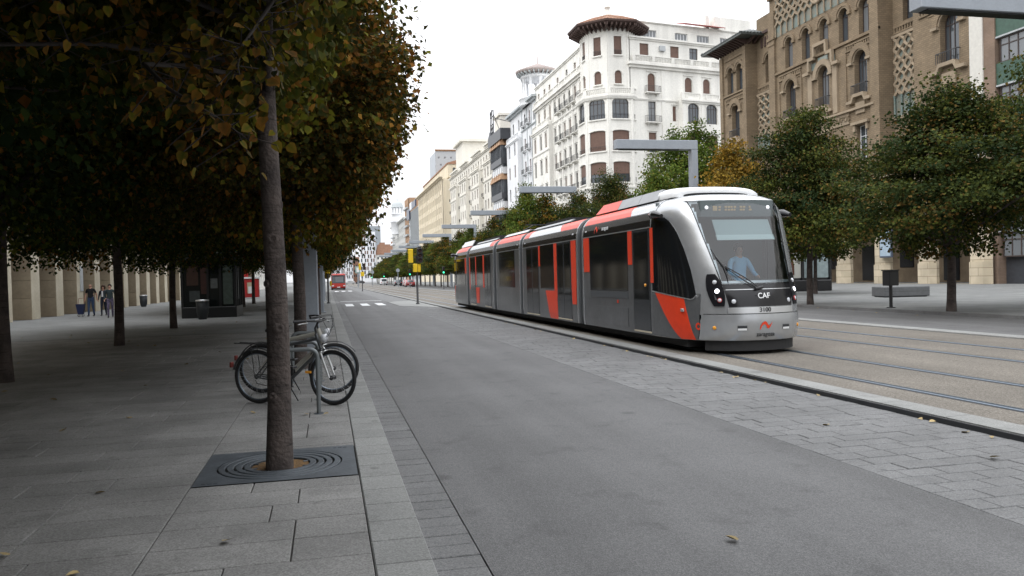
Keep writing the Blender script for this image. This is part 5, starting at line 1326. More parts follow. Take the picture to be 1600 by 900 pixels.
# ======== long cream white terrace with three bays ========
B = thing('apartment_building', 'long ivory terrace with rounded bays and stepped roofline beyond the dark brown building', 'building', (45, 291, 0.1)); wm = mat('ivory_render', (0.70, 0.67, 0.60), 0.85, var=0.12, scale=.3, streak=True)
F = Face(B, (0, 0, 0), RW, wm); RZ = [33.4, 29.0, 24.6, 20.2, 15.8, 11.4, 7]; o1 = []
cols = [2.5+4.1*i for i in range(20)]; bays = [(8, 20), (28, 40), (50, 62), (70, 82)]
inb = lambda u: any(a-.2 < u < c+.2 for a, c in bays)
for u in cols:
    if u > 83: continue
    for i, z in enumerate(RZ):
        if inb(u) and i > 0: continue
        o1.append((u, z, 1.4, 2.6, 0, 'pane' if rb.random() < .6 else 'blind'))
F.wall(0, 83.9, 0, 37.0, [o[:5] for o in o1]); [F.window(*o[:5], o[5]) for o in o1]
for o in o1:
    if not inb(o[0]) and o[1] < 33: F.balcony(o[0], o[1], 2.2, .8, 1.0, wm)
for a, c in bays:
    o2 = [(a+2+4*k, z, 1.5, 2.7, 0, 'pane' if (k+i) % 3 else 'blind') for k in range(3) for i, z in enumerate(RZ[1:])]
    F.wall(a, c, 0, 32.4, [o[:5] for o in o2], y=-1.3); [F.window(*o[:5], o[5], y=-1.08) for o in o2]
    b = F.mb(); b.box(a, a+.3, -1.299, 0, 0, 32.4); b.box(c-.3, c, -1.299, 0, 0, 32.4); b.box(a+.3, c-.3, -1.28, -.01, 32.0, 32.39); b.build('bay_side', wm, B)
    F.band(a, c, 32.4, .7, .5, y=-1.3); F.balustrade(a, c, 33.1, .8, y=-1.2, step=.6); F.band(a, c, 27.8, .35, .25, y=-1.3)
    F.band(a-.5, c+.5, 37.6, 1.0, .9, y=-.3)
F.band(0, 83.9, 37.0, .6, .6); F.band(0, 83.9, 32.6, .3, .2)
shell_box(B, .4, 22, -83.8, 0, 0, 36.95, wm, 'rear_wall'); shell_box(B, 2.2, 12, -16, -1, 37.2, 48.6, wm, 'roof_tower'); shell_box(B, 1.2, 13, -17, 0, 48.7, 49.6, wm, 'roof_tower_cornice')
shell_box(B, 1.0, 7, -83, -76, 37.6, 44.2, wm, 'roof_turret'); shell_box(B, .5, 7.4, -83.4, -75.6, 44.3, 45.0, wm, 'roof_turret_cornice')

# ======== cream block with the blank end wall ========
B = thing('apartment_building', 'tall sandy yellow block with a heavy eaves cornice and blank pilastered end wall', 'building', (44, 387, 0.1)); wm = M['cream']
F = Face(B, (0, 0, 0), RW, wm); o1 = [(3+5.3*i, z, 1.7, 2.5, 0, 'pane') for i in range(15) for z in (35.6, 31.2, 26.8, 22.4, 18, 13.6, 9.2)]
F.wall(0, 82.4, 0, 39.6, [o[:5] for o in o1]); [F.window(*o[:5], o[5]) for o in o1]
b = F.mb(); [b.box(5.65+5.3*i-.45, 5.65+5.3*i+.45, -.16, 0, 6, 39.5) for i in range(15)]; b.build('pilaster', wm, B)
F.band(0, 82.4, 39.6, .8, 1.4); shell_box(B, .4, 18, -82.3, 0, 0, 39.55, wm, 'end_wall'); shell_box(B, 2.5, 18, -81, -1, 40.2, 45.2, wm, 'attic'); 
b = MB(); b.box(2.2, 18, -81.3, -.7, 45.3, 45.8); b.prism([(2.2, 45.8), (18, 45.8), (10, 48)], -81, -60, 'y'); b.build('tiled_roof', M['roof_tile'], B)
F3 = Face(B, (2.5, -81.0, 0), 0, wm); [F3.window(u, 42, 1.2, 2.0, .5, 'pane', y=-.06) for u in (2.5, 5.5)]
E3 = Face(B, (0, -82.3, 0), 0, wm); b = E3.mb(); [b.box(u, u+.5, -.22, 0, 0, 39) for u in (.2, 5, 10)]; b.build('end_pilaster', wm, B)
b = F3.mb(); [b.box(-1.2, -.2, -1.4-k*6, -.4-k*6, 8+k*4.4, 9+k*4.4) for k in range(1)]; b.build('air_conditioner', M['pale_grey'], B)

# ======== grey tower with dotted wall behind ========
B = thing('tower_block', 'pale grey high block with small staggered openings rising behind the ivory terrace', 'building', (52, 380, 0.1))
F = Face(B, (0, 0, 0), 0, M['pale_grey']); o1 = [(1.5+3*i+(j % 2)*1.0, 38+3.4*j, .9, 1.0, 0, 'white pale') for i in range(6) for j in range(7)]
F.wall(0, 19, 0, 62, [o[:5] for o in o1]); [F.window(*o[:5], o[5]) for o in o1]; shell_box(B, 0, 19, .4, 22, 0, 61.9, M['grey_glass'], 'glass_wall'); F.band(0, 19, 62, .8, .5, M['tan'])

# ======== louvred building ========
B = thing('office_building', 'grey building clad in horizontal louvres with a dark screen on its roof edge', 'building', (45, 443, 0.1))
F = Face(B, (0, 0, 0), RW, M['pale_grey']); shell_box(B, 0, 20, -55.6, 0, 0, 37.6, M['grey_trim'], 'wall')
for k in range(52):
    b = F.mb(); z = 2+k*.68; b.prism([(-.02, z), (-.5, z+.1), (-.5, z+.34), (-.02, z+.42)], 8, 55.4, 'x'); b.build('louvre', M['pale_grey'], B)
for z in (28.5, 21.5, 14.5, 7.5): b = F.mb(); b.box(3, 8.5, -.3, -.01, z, z+3.0); b.build('window', M['pane'], B)
b = F.mb(); b.box(-.5, 13, -1.2, -.55, 33.5, 39.2); b.box(26, 44, -1.2, -.55, 37.8, 41.0); b.build('roof_screen', mat('navy_screen', (0.03, 0.04, 0.08), 0.3), B)
b = F.mb(); b.box(15, 26, -1.1, -.5, 37.8, 41.5); b.build('roof_sign', M['white_paint'], B)
# ======== beige brick building with balcony stack ========
B = thing('apartment_building', 'tan brick building with glazed balconies between the louvred and the domed building', 'building', (45, 466, 0.1))
F = Face(B, (0, 0, 0), RW, M['tan']); o1 = [(u, z, 2.2, 2.4, 0, 'white pale') for u in (5, 12, 19) for z in range(6, 42, 5)]
F.wall(0, 22.6, 0, 46.5, [o[:5] for o in o1]); [F.window(*o[:5], o[5]) for o in o1]; shell_box(B, .4, 22, -22.6, 0, 0, 46.4, M['tan'], 'end_wall')
for z in range(6, 42, 5): b = F.mb(); b.box(2.5, 21, -1.2, -.01, z-.5, z+.4); b.build('balcony', M['pale_grey'], B)
# ======== domed building ========
B = thing('apartment_building', 'distant white building crowned by a round dome on a columned drum', 'building', (45, 560, 0.1)); wm = M['white_paint']
F = Face(B, (0, 0, 0), RW, mat('pale_stone_far', (0.48, 0.48, 0.46), .9, var=.1)); o1 = [(3+5.5*i, z, 2.0, 2.8, 0, 'pane') for i in range(16) for z in (30, 25.2, 20.4, 15.6, 10.8, 6)]
F.wall(0, 93, 0, 36, [o[:5] for o in o1]); [F.window(*o[:5], o[5]) for o in o1]; F.band(0, 93, 36, 1.2, 1.4); shell_box(B, .4, 20, -93, 0, 0, 35.9, wm, 'end_wall')
for i in range(4):
    for z in (10.8, 15.6, 20.4, 25.2, 30): b = F.mb(); b.cbox(2+5.5*i, 6+5.5*i, -1.6, -.01, z-.6, z+.5, .05); b.build('balcony', wm, B)
c0 = (0, -46, 0)
b = MB(); b.lathe([(4.2, 30), (4.2, 37.5), (4.8, 37.8), (4.8, 38.5), (3.4, 38.6), (3.4, 42.5), (4.2, 42.8), (4.2, 43.4), (3.0, 43.5)], 20, c=c0); b.build('drum', wm, B)
for k in range(10): a = 2*PI*k/10; b = MB(); b.lathe([(.35, 43.4), (.3, 47.0)], 8, c=(3.3*math.cos(a), -46+3.3*math.sin(a), 0)); b.build('column', wm, B)
b = MB(); b.lathe([(3.9, 47), (4.0, 47.5)]+[(3.7*math.cos(t), 47.5+3.9*math.sin(t)) for t in [i*PI/2/8 for i in range(8)]]+[(.5, 51.4), (.4, 52.3), (.001, 53)], 20, c=c0); b.build('dome', M['grey_trim'], B)

# ======== the end of the street ========
def striped(label, x0, x1, y, h, nrow, ncol, seed):
    B = thing('tower_block', label, 'building', (x0, y, 0.1)); F = Face(B, (0, 0, 0), 0, M['white_paint']); r = random.Random(seed); w = x1-x0; o = []
    F.wall(0, w, 0, h, []); shell_box(B, .01, w, .05, 14, 0, h-.05, M['white_paint'], 'side_wall')
    me_ = {}
    for i in range(ncol):
        for j in range(nrow):
            hh = (h-5)/nrow; u = (i+.5)*w/ncol+(.25 if (j+i) % 2 else -.25)*w/ncol*.5; key = r.choice(['dark_frame', 'pane', 'blind', 'pane'])
            b = F.mb(); b.box(u-w/ncol*.22, u+w/ncol*.22, -.14, -.01, 3+j*hh, 3+j*hh+hh*.86); b.build('window', M[key], B)
striped('white tower with staggered dark red and blue window strips closing the street', 25.3, 36.8, 620, 38.3, 11, 5, 4)
striped('lower white block with brown window strips left of the striped tower', 13.0, 20.2, 640, 28.3, 8, 4, 9)
striped('low white block with dark window strips behind the red bus', 2.5, 12.5, 560, 15.2, 3, 6, 12)
B = thing('tower_block', 'plain grey glass tower standing behind the striped tower', 'building', (46, 900, 0.1)); F = Face(B, (0, 0, 0), 0, M['grey_glass']); F.wall(0, 13.4, 0, 61, []); shell_box(B, .01, 13.3, .05, 13, 0, 60.9, M['grey_glass'], 'side_wall')
b = F.mb(); [b.box(.6+i*1.3, .8+i*1.3, -.15, -.01, 3, 60) for i in range(10)]; b.build('fin', M['pale_grey'], B)
B = thing('building', 'cream building with a brown tiled attic at the end of the street', 'building', (37.2, 622, 0.1)); F = Face(B, (0, 0, 0), 0, M['white_stone'])
o1 = [(1.5+2.9*i, z, 1.3, 2.0, 0, 'pane') for i in range(7) for z in (3, 8, 13, 17)]; F.wall(0, 21, 0, 21, [o[:5] for o in o1]); [F.window(*o[:5], o[5]) for o in o1]
b = MB(); b.prism([(0.01, 21), (21, 21), (18, 28.5), (2, 28.5)], .3, 14, 'y'); b.build('tiled_roof', M['roof_tile'], B); b = F.mb(); b.box(-.2, 21.2, -.5, .25, 20.6, 21.0); b.box(3, 7, .5, 5, 25, 30); b.box(12, 16, .5, 5, 25, 30.6); b.build('roof_storey', M['roof_tile'], B); shell_box(B, 0.01, 21, .4, 14, 0, 20.9, M['white_stone'], 'rear_wall')
B = thing('building', 'dull red brick building in the gap left of the striped tower', 'building', (20.4, 650, 0.1)); F = Face(B, (0, 0, 0), 0, M['roof_tile']); o1 = [(1.2+1.6*i, z, .9, 1.8, 0, 'pane') for i in range(3) for z in (4, 8, 12, 16)]; F.wall(0, 5.2, 0, 20, [o[:5] for o in o1]); [F.window(*o[:5], o[5]) for o in o1]; shell_box(B, .01, 5.2, .4, 10, 0, 19.9, M['roof_tile'], 'rear_wall')

# ======== left side: arcade of stone piers ========
B = thing('arcade_building', 'pale stone building with a tall arcade of square piers along the left promenade', 'building', (-14.3, 0, 0.08))
lm = M['stone_l']
pier_c = [44.6+3.72*i for i in range(-26, 24)]
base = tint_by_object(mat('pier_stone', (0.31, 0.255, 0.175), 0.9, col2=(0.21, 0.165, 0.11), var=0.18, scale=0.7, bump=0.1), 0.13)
facing = mat('lit_street_face', (0.56, 0.51, 0.40), 0.9, col2=(0.44, 0.385, 0.28), var=0.2, scale=0.9)  # street faces coloured paler than the pier, painting in the light they catch
stain = mat('stained_base', (0.36, 0.27, 0.14), 0.9, col2=(0.20, 0.13, 0.06), var=0.3, scale=2.0)
pm = MB(); hh = [0.0, 1.05, 1.95, 2.85, 3.75, 4.65, 5.5]
blocks = []
for i in range(6):
    b = MB(); b.slab(-.98, 0, -.6, .6, 0, 1, .01); b = MB(); b.cbox(-1.98, 0, -.6, .6, hh[i]+.004, hh[i+1]-.004, .012); me = b.mesh('pier_block'); blocks.append(me)
for k, yc in enumerate(pier_c):
    pr = tag(link('pier', None, None, B, (0, yc, 0)))
    b = MB(); b.box(.001, .014, -.59, .59, .01, 5.48); b.build('lit_street_face', facing, pr)
    for i, me in enumerate(blocks):
        if 40 < yc < 72:
            o = link('stone_block', me, base, pr)
        elif i == 0:
            b = MB(); b.box(-1.98, 0, -.6, .6, 0, 5.5); b.build('pier_shaft', base, pr)
            break
F = Face(B, (0, -60, 0), PI/2, lm)
o1 = [(2+3.72*i, z, 1.4, 2.2, 0, 'pane') for i in range(1, 50) for z in (7.6, 11.4, 15.2, 19.0)]
F.wall(0, 194, 5.5, 23, [o[:5] for o in o1]); [F.window(*o[:5], o[5]) for o in o1 if o[0] > 75]
b = MB(); b.box(-22, -1.99, -60, 134, 5.5, 5.8); b.box(-22, -.01, -60, 134, 22.8, 23); b.box(-1.98, -.02, -60, 134, 5.502, 5.6); b.build('slab', lm, B)
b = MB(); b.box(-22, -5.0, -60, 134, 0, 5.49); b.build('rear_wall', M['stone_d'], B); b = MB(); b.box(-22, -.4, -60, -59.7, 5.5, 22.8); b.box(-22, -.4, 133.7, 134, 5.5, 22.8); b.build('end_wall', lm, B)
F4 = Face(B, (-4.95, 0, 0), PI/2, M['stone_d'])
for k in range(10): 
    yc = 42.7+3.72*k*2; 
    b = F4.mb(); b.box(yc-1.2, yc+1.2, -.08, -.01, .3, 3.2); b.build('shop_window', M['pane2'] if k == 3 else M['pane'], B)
# posters on the arcade
def poster(y, z0, z1, w, m, label, cat='poster', x=-14.28):
    b = MB(); b.box(0, .03, -w/2, w/2, 0, z1-z0); o = b.build('poster', m, None, loc=(x, y, z0)); tag(o, label, cat)
poster(52.3, 1.4, 2.9, .55, M['pale_grey'], 'pale notice on the light edge of the arcade pier behind the man')
# building beyond the arcade on the left
B = thing('apartment_building', 'plain stone block continuing the left side of the street behind the tree crowns', 'building', (-14.3, 140, 0.08))
F = Face(B, (0, 0, 0), PI/2, M['white_stone']); o1 = [(3+4.5*i, z, 1.4, 2.4, 0, 'pane') for i in range(30) for z in (1, 5.5, 10, 14.5, 19)]
F.wall(0, 138, 0, 24, [o[:5] for o in o1]); [F.window(*o[:5], o[5]) for o in o1[:100]]; shell_box(B, -20, -.4, 0, 138, 0, 23.9, M['white_stone'], 'rear_wall')
# bright shop fronts glimpsed between kiosk and trunks
B = thing('shop_front', 'white shop front with a red panel and a blue sign beyond the kiosk', 'shop', (-11.5, 92, 0.08))
b = MB(); b.box(-2.8, 3.6, 0, 1, 0, 4.2); b.build('wall', M['stone_d'], B)
b = MB(); b.box(1.9, 3.1, -.3, -.01, 0.25, 3.0); b.build('red_panel', mat('shop_red', (0.55, 0.03, 0.03), .4), B)

# ======== unseen block added behind the photographer to cut low sky light ========
B = thing('apartment_building', 'unseen white block added on the right side of the street behind the photographer', 'building', (46, 20, 0.1))
F = Face(B, (0, 0, 0), RW, M['white_stone']); o1 = [(3+4.5*i, z, 1.5, 2.6, 0, 'pane') for i in range(20) for z in (1, 5.5, 10, 14.5, 19, 23.5)]
F.wall(0, 92, 0, 28, [o[:5] for o in o1]); [F.window(*o[:5], o[5]) for o in o1]; shell_box(B, .4, 16, -92, 0, 0, 27.9, M['white_stone'], 'rear_wall')
# ======== the brick post office with Moorish brickwork ========
B = thing('post_office', 'ornate buff brick post office with arched windows, lattice brickwork and stone arcade on the right', 'building', (49, 92.3, 0.1))
wm = M['brick']; st = M['buff_stone']
F = Face(B, (0, 0, 0), RW, wm)     # u = 92.3 - Y
U = lambda Y: 92.3-Y
def lattice(F, u0, u1, z0, z1, nx, nz, y, m=st):
    """interlaced brick ribs (sebka)"""
    for k in range(nx+1):
        for sg in (-1, 1):
            pts = []; N = nz*6
            for i in range(N+1):
                t = i/N; ph = t*nz*PI; du = (u1-u0)/nx*.5*sg*math.sin(ph)*(1 if k % 1 == 0 else 1)
                u = u0+(u1-u0)*k/nx+du
                if u0-.02 <= u <= u1+.02: pts.append((u, y, z0+(z1-z0)*t))
                else:
                    if len(pts) > 1: b = F.mb(); b.tube(pts, .145, 4, sm=False); b.build('lattice_rib', m, B)
                    pts = []
            if len(pts) > 1: b = F.mb(); b.tube(pts, .145, 4, sm=False); b.build('lattice_rib', m, B)
def dentils(F, u0, u1, z, y=0, m=None):
    b = F.mb(); n = int((u1-u0)/.32); b.box(u0, u1, y-.18, y, z+.36, z+.5); b.box(u0, u1, y-.14, y, z-.14, z)
    for i in range(n): u = u0+(i+.25)*(u1-u0)/n; b.box(u, u+.16, y-.14, y, z+.001, z+.359)
    b.build('dentil_band', m or wm, B)
def herring(F, u, z, w, h, y=0):
    b = F.mb(); n = int(h/.26)
    for i in range(n):
        zz = z+i*.26; k = w/2
        b.box(u-k, u+k, y-.07, y, zz, zz+.12)
    b.build('brick_ribs', wm, B)
def big_window(F, u, y=0, w=1.8, orn='brick'):
    """arched balcony window with moulded stone apron"""
    F.window(u, 17.7, w, 3.15+w/2, w/2, 'pale' if orn == 'stone' else 'pane', y=y+.5)
    F.arch_band(u, 20.85, w+.25, w/2+.12, .55, .22, st if orn == 'stone' else wm, y=y); F.arch_band(u, 20.85, w, w/2, .13, .10, st, y=y)
    for sx in (-1, 1): b = F.mb(); x = u+sx*(w/2+.42); b.box(x-.34, x+.34, y-.30, y, 20.62, 20.84); b.build('impost', st, B)
    b = F.mb(); b.box(u-w/2-.15, u+w/2+.15, y-.36, y-.31, 18.55, 18.62); [b.box(u-w/2-.13+i*(w+.24)/12, u-w/2-.13+i*(w+.24)/12+.03, y-.355, y-.315, 17.75, 18.55) for i in range(13)]
    for sx in (-w/2-.15, w/2+.11): b.box(u+sx, u+sx+.04, y-.31, y, 18.55, 18.62)
    b.build('balcony_rail', M['iron'], B)
    b = F.mb(); pr = [(-w*.95, 16.95), (-w*.95, 17.2), (-w*.55, 17.25), (-w*.42, 17.75), (w*.42, 17.75), (w*.55, 17.25), (w*.95, 17.2), (w*.95, 16.95), (w*.5, 16.95), (w*.36, 17.45), (-w*.36, 17.45), (-w*.5, 16.95)]
    n = len(pr)
    v = [(u+a, y-.42, z) for a, z in pr]+[(u+a, y, z) for a, z in pr]
    b.add(v, [(i, (i+1) % n, n+(i+1) % n, n+i) for i in range(n)]); b.add(v, [(0,1,2,11), (11,2,3,10), (10,3,4,9), (9,4,5,8), (8,5,6,7)] if False else [(0,1,2,11)[::-1], (2,3,10,11)[::-1], (3,4,9,10)[::-1], (4,5,8,9)[::-1], (5,6,7,8)[::-1]]); b.build('balcony_apron', st, B)
    b = F.mb(); b.box(u-w*.36, u+w*.36, y-.16, y, 15.9, 16.94); b.build('apron_block', st, B)
def low_window(F, u, y=0, w=1.5):
    F.window(u, 11.6, w, 3.2, 0, 'white pane', y=y+.4)
    b = F.mb(); b.box(u-w/2-.45, u+w/2+.45, y-.34, y, 14.9, 15.15); b.box(u-w/2-.3, u-w/2-.01, y-.2, y, 14.3, 14.88); b.box(u+w/2+.01, u+w/2+.3, y-.2, y, 14.3, 14.88); b.build('lintel', st, B)
UPW = (1.45, 3.2, .725)
def up_window(F, u, y=0, style='pane'):
    F.window(u, 23.2, *UPW[:2], UPW[2], style, y=y+.45); F.arch_band(u, 23.2+3.2-.725, UPW[0]+.02, .735, .16, .07, st, y=y); F.arch_band(u, 23.2+3.2-.725, UPW[0]+.34, .90, .30, .17, wm, y=y); 
    for sx in (-1, 1): b = F.mb(); b.box(u+sx*1.0-.24, u+sx*1.0+.24, y-.22, y, 25.55, 25.85); b.build('impost', wm, B)
Z0 = 9.6
# -- left tower block
o = [(2.3, 23.2, *UPW), (4.5, 23.2, *UPW), (3.4, 17.7, 1.8, 4.05, .9), (3.4, 11.6, 1.5, 3.2, 0)]
F.wall(-.2, 6.4, Z0, 28.6, o, depth=.6)
up_window(F, 2.3); up_window(F, 4.5); big_window(F, 3.4); low_window(F, 3.4); dentils(F, 1.2, 5.6, 22.2); herring(F, 3.4, 21.55, 3.9, .5)
b = F.mb(); b.box(6.05, 6.398, .001, 1.5, Z0, 28.6); b.box(-.2, .15, .001, 6, Z0, 28.6); b.build('tower_side', wm, B)
for u in (.35, 6.0): b = F.mb(); b.box(u-.35, u+.35, -.22, 0, Z0, 28.0); b.build('corner_pier', wm, B)
b = F.mb(); b.box(1.0, 5.8, -.12, 0, 27.3, 27.5); b.box(-.2, 6.4, -.16, 0, 22.95, 23.15); b.build('string_course', wm, B)
def tiled_roof(u0, u1, z, out=1.7, rise=1.3, back=5):
    b = F.mb(); v = [(u0-out, -out, z), (u1+out, -out, z), (u1+out, back, z), (u0-out, back, z), (u0+1.5, 1.4, z+rise), (u1-1.5, 1.4, z+rise), (u1-1.5, back, z+rise), (u0+1.5, back, z+rise)]
    v2 = [(a, c, d-.22) for a, c, d in v[:4]]
    b.add(v+v2, [(0,1,5,4), (1,2,6,5), (3,0,4,7), (4,5,6,7), (8,9,1,0), (9,10,2,1), (11,8,0,3), (11,10,9,8)]); b.build('tiled_roof', M['dark_tile'], B)
    b = F.mb(); n = int((u1-u0+2*out)/.42)
    for i in range(n+1):
        u = u0-out+i*.42; t = min(1, (u-(u0-out))/(1.5+out), ((u1+out)-u)/(1.5+out)); 
        b.tube([(u, -out-.05, z+.03), (min(max(u, u0-out), u1+out), -out+(1.4+out)*max(.12, t), z+.03+rise*max(.12, t))], .10, 5)
    m_ = int(6/.42)
    for i in range(m_): y_ = -out+i*.42; t = min(1, i*.42/(1.4+out)); b.tube([(u1+out+.05, y_, z+.03), (u1+out-(1.5+out)*max(.1, t), y_, z+.03+rise*max(.1, t))], .10, 5); b.tube([(u0-out-.05, y_, z+.03), (u0-out+(1.5+out)*max(.1, t), y_, z+.03+rise*max(.1, t))], .10, 5)
    b.build('tile_rib', M['dark_tile'], B)
    b = F.mb(); n = int((u1-u0+.8)/.62)
    for i in range(n+1): u = u0-.4+i*.62; b.prism([(-out+.15, z-.30), (0, z-.85), (.1, z-.22), (-out+.15, z-.23)], u, u+.2, 'x')
    for i in range(5): y_ = .1+i*.62; b.prism([(u1+out-.15, z-.30), (u1+out-.15, z-.23), (u1, z-.22), (u1, z-.85)], y_, y_+.2, 'y')
    b.build('eaves_bracket', M['dark_wood'], B)
tiled_roof(-.2, 6.4, 29.0)
# -- recessed bay with lattice
def recess(Ya, Yb, lat_z0, lat_z1, nx, nz):
    a, c = U(Ya), U(Yb); mid = (a+c)/2; y = 1.3
    F.wall(a-.01, c+.01, Z0, 31, [(mid, 23.2, *UPW)], y=y, depth=.5)
    up_window(F, mid, y=y); lattice(F, a+.25, c-.25, lat_z0, lat_z1, nx, nz, y-.12)
    b = F.mb(); b.box(a+.2, c-.2, y-.015, y-.002, lat_z0-1.9, lat_z1); b.build('tile_panel', M['glazed_infill'], B)
    for i in range(nx+1): u = a+.25+(c-a-.5)*i/nx; b = F.mb(); b.lathe([(.10, lat_z0-1.9), (.09, lat_z0-.2), (.14, lat_z0)], 8, c=(u, y-.14, 0)); b.build('colonnette', M['teal_tile'], B)
    b = F.mb(); b.box(a, c, y-.25, y, lat_z0-2.15, lat_z0-1.9); b.box(a, c, y-.2, y, lat_z1+.05, lat_z1+.3); b.build('string_course', st, B); dentils(F, a+.2, c-.2, 22.4, y=y)
recess(85.9, 80.9, 17.2, 21.9, 4, 5)
b = F.mb(); [b.box(U(84.9)+k*.7, U(84.9)+k*.7+.35, 1.2, 1.31, 27.4, 28.5) for k in range(4)]; b.box(U(85.9), U(80.9), 1.1, 1.3, 28.9, 29.2); b.build('small_niche', M['dark_wood'], B)
# -- centre block
uc0, uc1 = U(80.9), U(62.7)
ups = [U(Y) for Y in (77.2, 74.1, 71.0, 67.9, 64.9)]; bigs = [U(Y) for Y in (77.0, 71.2, 65.5)]
o = [(u, 23.2, *UPW) for u in ups]+[(u, 17.7, 1.8, 4.05, .9) for u in bigs]+[(u, 11.6, 1.5, 3.2, 0) for u in bigs]
F.wall(uc0, uc1, Z0, 33.5, o, depth=.6)
for i, u in enumerate(ups): up_window(F, u, style='pane' if i % 2 else 'pale')
for i, u in enumerate(bigs): big_window(F, u, orn='stone' if i == 1 else 'brick'); low_window(F, u)
for u in (bigs[0], bigs[2]): dentils(F, u-2.1, u+2.1, 22.15); herring(F, u, 21.75, 3.8, .36)
b = F.mb()   # frames round the big windows
for u in (bigs[0], bigs[2]):
    for sx in (-2.15, 2.0): b.box(u+sx, u+sx+.15, -.12, 0, 17.0, 22.0)
b.box(uc0, uc1, -.20, 0, 22.86, 23.1); b.build('string_course', wm, B)
u = bigs[1]; b = F.mb()    # stepped gable over the middle window
for a, c, z, h in ((-2.9, -1.9, 21.3, .3), (-2.05, -1.75, 21.6, 1.0), (-2.0, -1.0, 22.6, .3), (-1.15, -.85, 22.9, .9), (-1.1, 1.1, 23.8, .32), (.85, 1.15, 22.9, .9), (1.0, 2.0, 22.6, .3), (1.75, 2.05, 21.6, 1.0), (1.9, 2.9, 21.3, .3)): b.box(u+a, u+c, -.5, -.201, z, z+h-.002)
b.build('stepped_gable', st, B)
b = F.mb(); b.box(u-2.4, u-1.7, -.22, -.005, 16.6, 21.3); b.box(u+1.7, u+2.4, -.22, -.005, 16.6, 21.3); b.build('stone_jamb', st, B)
b = F.mb(); b.box(u-.8, u+.8, -.06, -.005, 22.0, 22.7); b.box(u-1.9, u-1.2, -.05, -.005, 21.7, 22.4); b.box(u+1.2, u+1.9, -.05, -.005, 21.7, 22.4); b.build('tile_panel', M['teal_tile'], B)
for e in (uc0+.6, uc1-.6): b = F.mb(); b.box(e-.6, e+.6, -.24, 0, Z0, 30); b.box(e-.75, e+.75, -.36, -.24, 26.9, 27.2); b.box(e-.7, e+.7, -.32, -.24, 26.3, 26.6); b.build('corner_pier', wm, B)
b = F.mb(); b.box(uc0+1.3, uc1-1.3, -.02, -.004, 27.0, 31.2); b.build('tile_panel', M['glazed_infill'], B)
lattice(F, uc0+1.4, uc1-1.4, 28.2, 31.2, 14, 3, -.14)
for i in range(15): uu = uc0+1.4+(uc1-uc0-2.8)*i/14; b = F.mb(); b.lathe([(.09, 27.0), (.08, 28.0), (.13, 28.2)], 8, c=(uu, -.14, 0)); b.build('colonnette', st, B)
b = F.mb(); b.lathe([(1.2, 0), (1.2, .2), (.9, .3), (.3, .35)], 20); b2 = MB(); b2.M = F.M @ Matrix.Translation(((uc0+uc1)/2, -.1, 29.3)) @ Matrix.Rotation(PI/2, 4, 'X'); b2.lathe([(1.15, 0), (1.15, .18), (.95, .25), (.9, .12), (.3, .16), (.001, .2)], 20); b2.build('coat_of_arms', st, B)
b = F.mb(); b.box(uc0, uc1, -.3, 0, 31.4, 31.7); b.box(uc0, uc1, -.6, 0, 32.6, 33.0); b.build('cornice', wm, B); dentils(F, uc0+.3, uc1-.3, 31.9)
tiled_roof(uc0, uc1, 33.9, out=1.9)
b = F.mb(); b.box(uc0, uc0+.35, .001, 1.3, Z0, 33.4); b.build('block_side', wm, B); b = F.mb(); b.box(uc1-.35, uc1-.001, .001, 1.3, Z0, 33.4); b.build('block_side', wm, B)
b = F.mb(); b.box(U(80.2), U(63.4), -.34, 0, 16.3, 16.5); b.box(U(75.2), U(67.2), -.12, 0, 15.2, 16.29); b.build('sign_band', st, B)
def sign(txt, size, Y, z):
    me = text_mesh(txt, size, .03, True)
    o = bpy.data.objects.new('carved_letters', me); me.materials.append(mat('carved', (0.16, 0.12, 0.075), .9)); COL.objects.link(o); o.parent = B
    o.matrix_local = F.M @ Matrix.Translation((U(Y), -.15, z)) @ Matrix.Rotation(PI/2, 4, 'X')
sign('CORREOS Y TELEGRAFOS', .72, 71.2, 15.72)
recess(62.7, 58.6, 16.8, 21.9, 4, 5)
# -- right tower block
ur0, ur1 = U(58.6), U(52.4); ub = U(54.6)
o = [(ub, 17.7, 2.0, 4.155, 1.0), (ub, 11.6, 1.6, 3.2, 0), (ub-1.1, 23.2, *UPW), (ub+1.1, 23.2, *UPW)]
F.wall(ur0, ur1, Z0, 28.6, o, depth=.6); 
big_window(F, ub, w=2.0); low_window(F, ub); up_window(F, ub-1.1); up_window(F, ub+1.1); dentils(F, ur0+.7, ur1-.5, 22.3); herring(F, ub, 21.95, 4.4, .3)
b = F.mb(); b.box(ur0, ur0+.35, .001, 1.3, Z0, 28.5); b.build('block_side', wm, B); b = F.mb(); b.box(ur1-.35, ur1-.002, .001, 9, Z0, 28.5); b.build('block_side', wm, B); tiled_roof(ur0, ur1, 29.0)
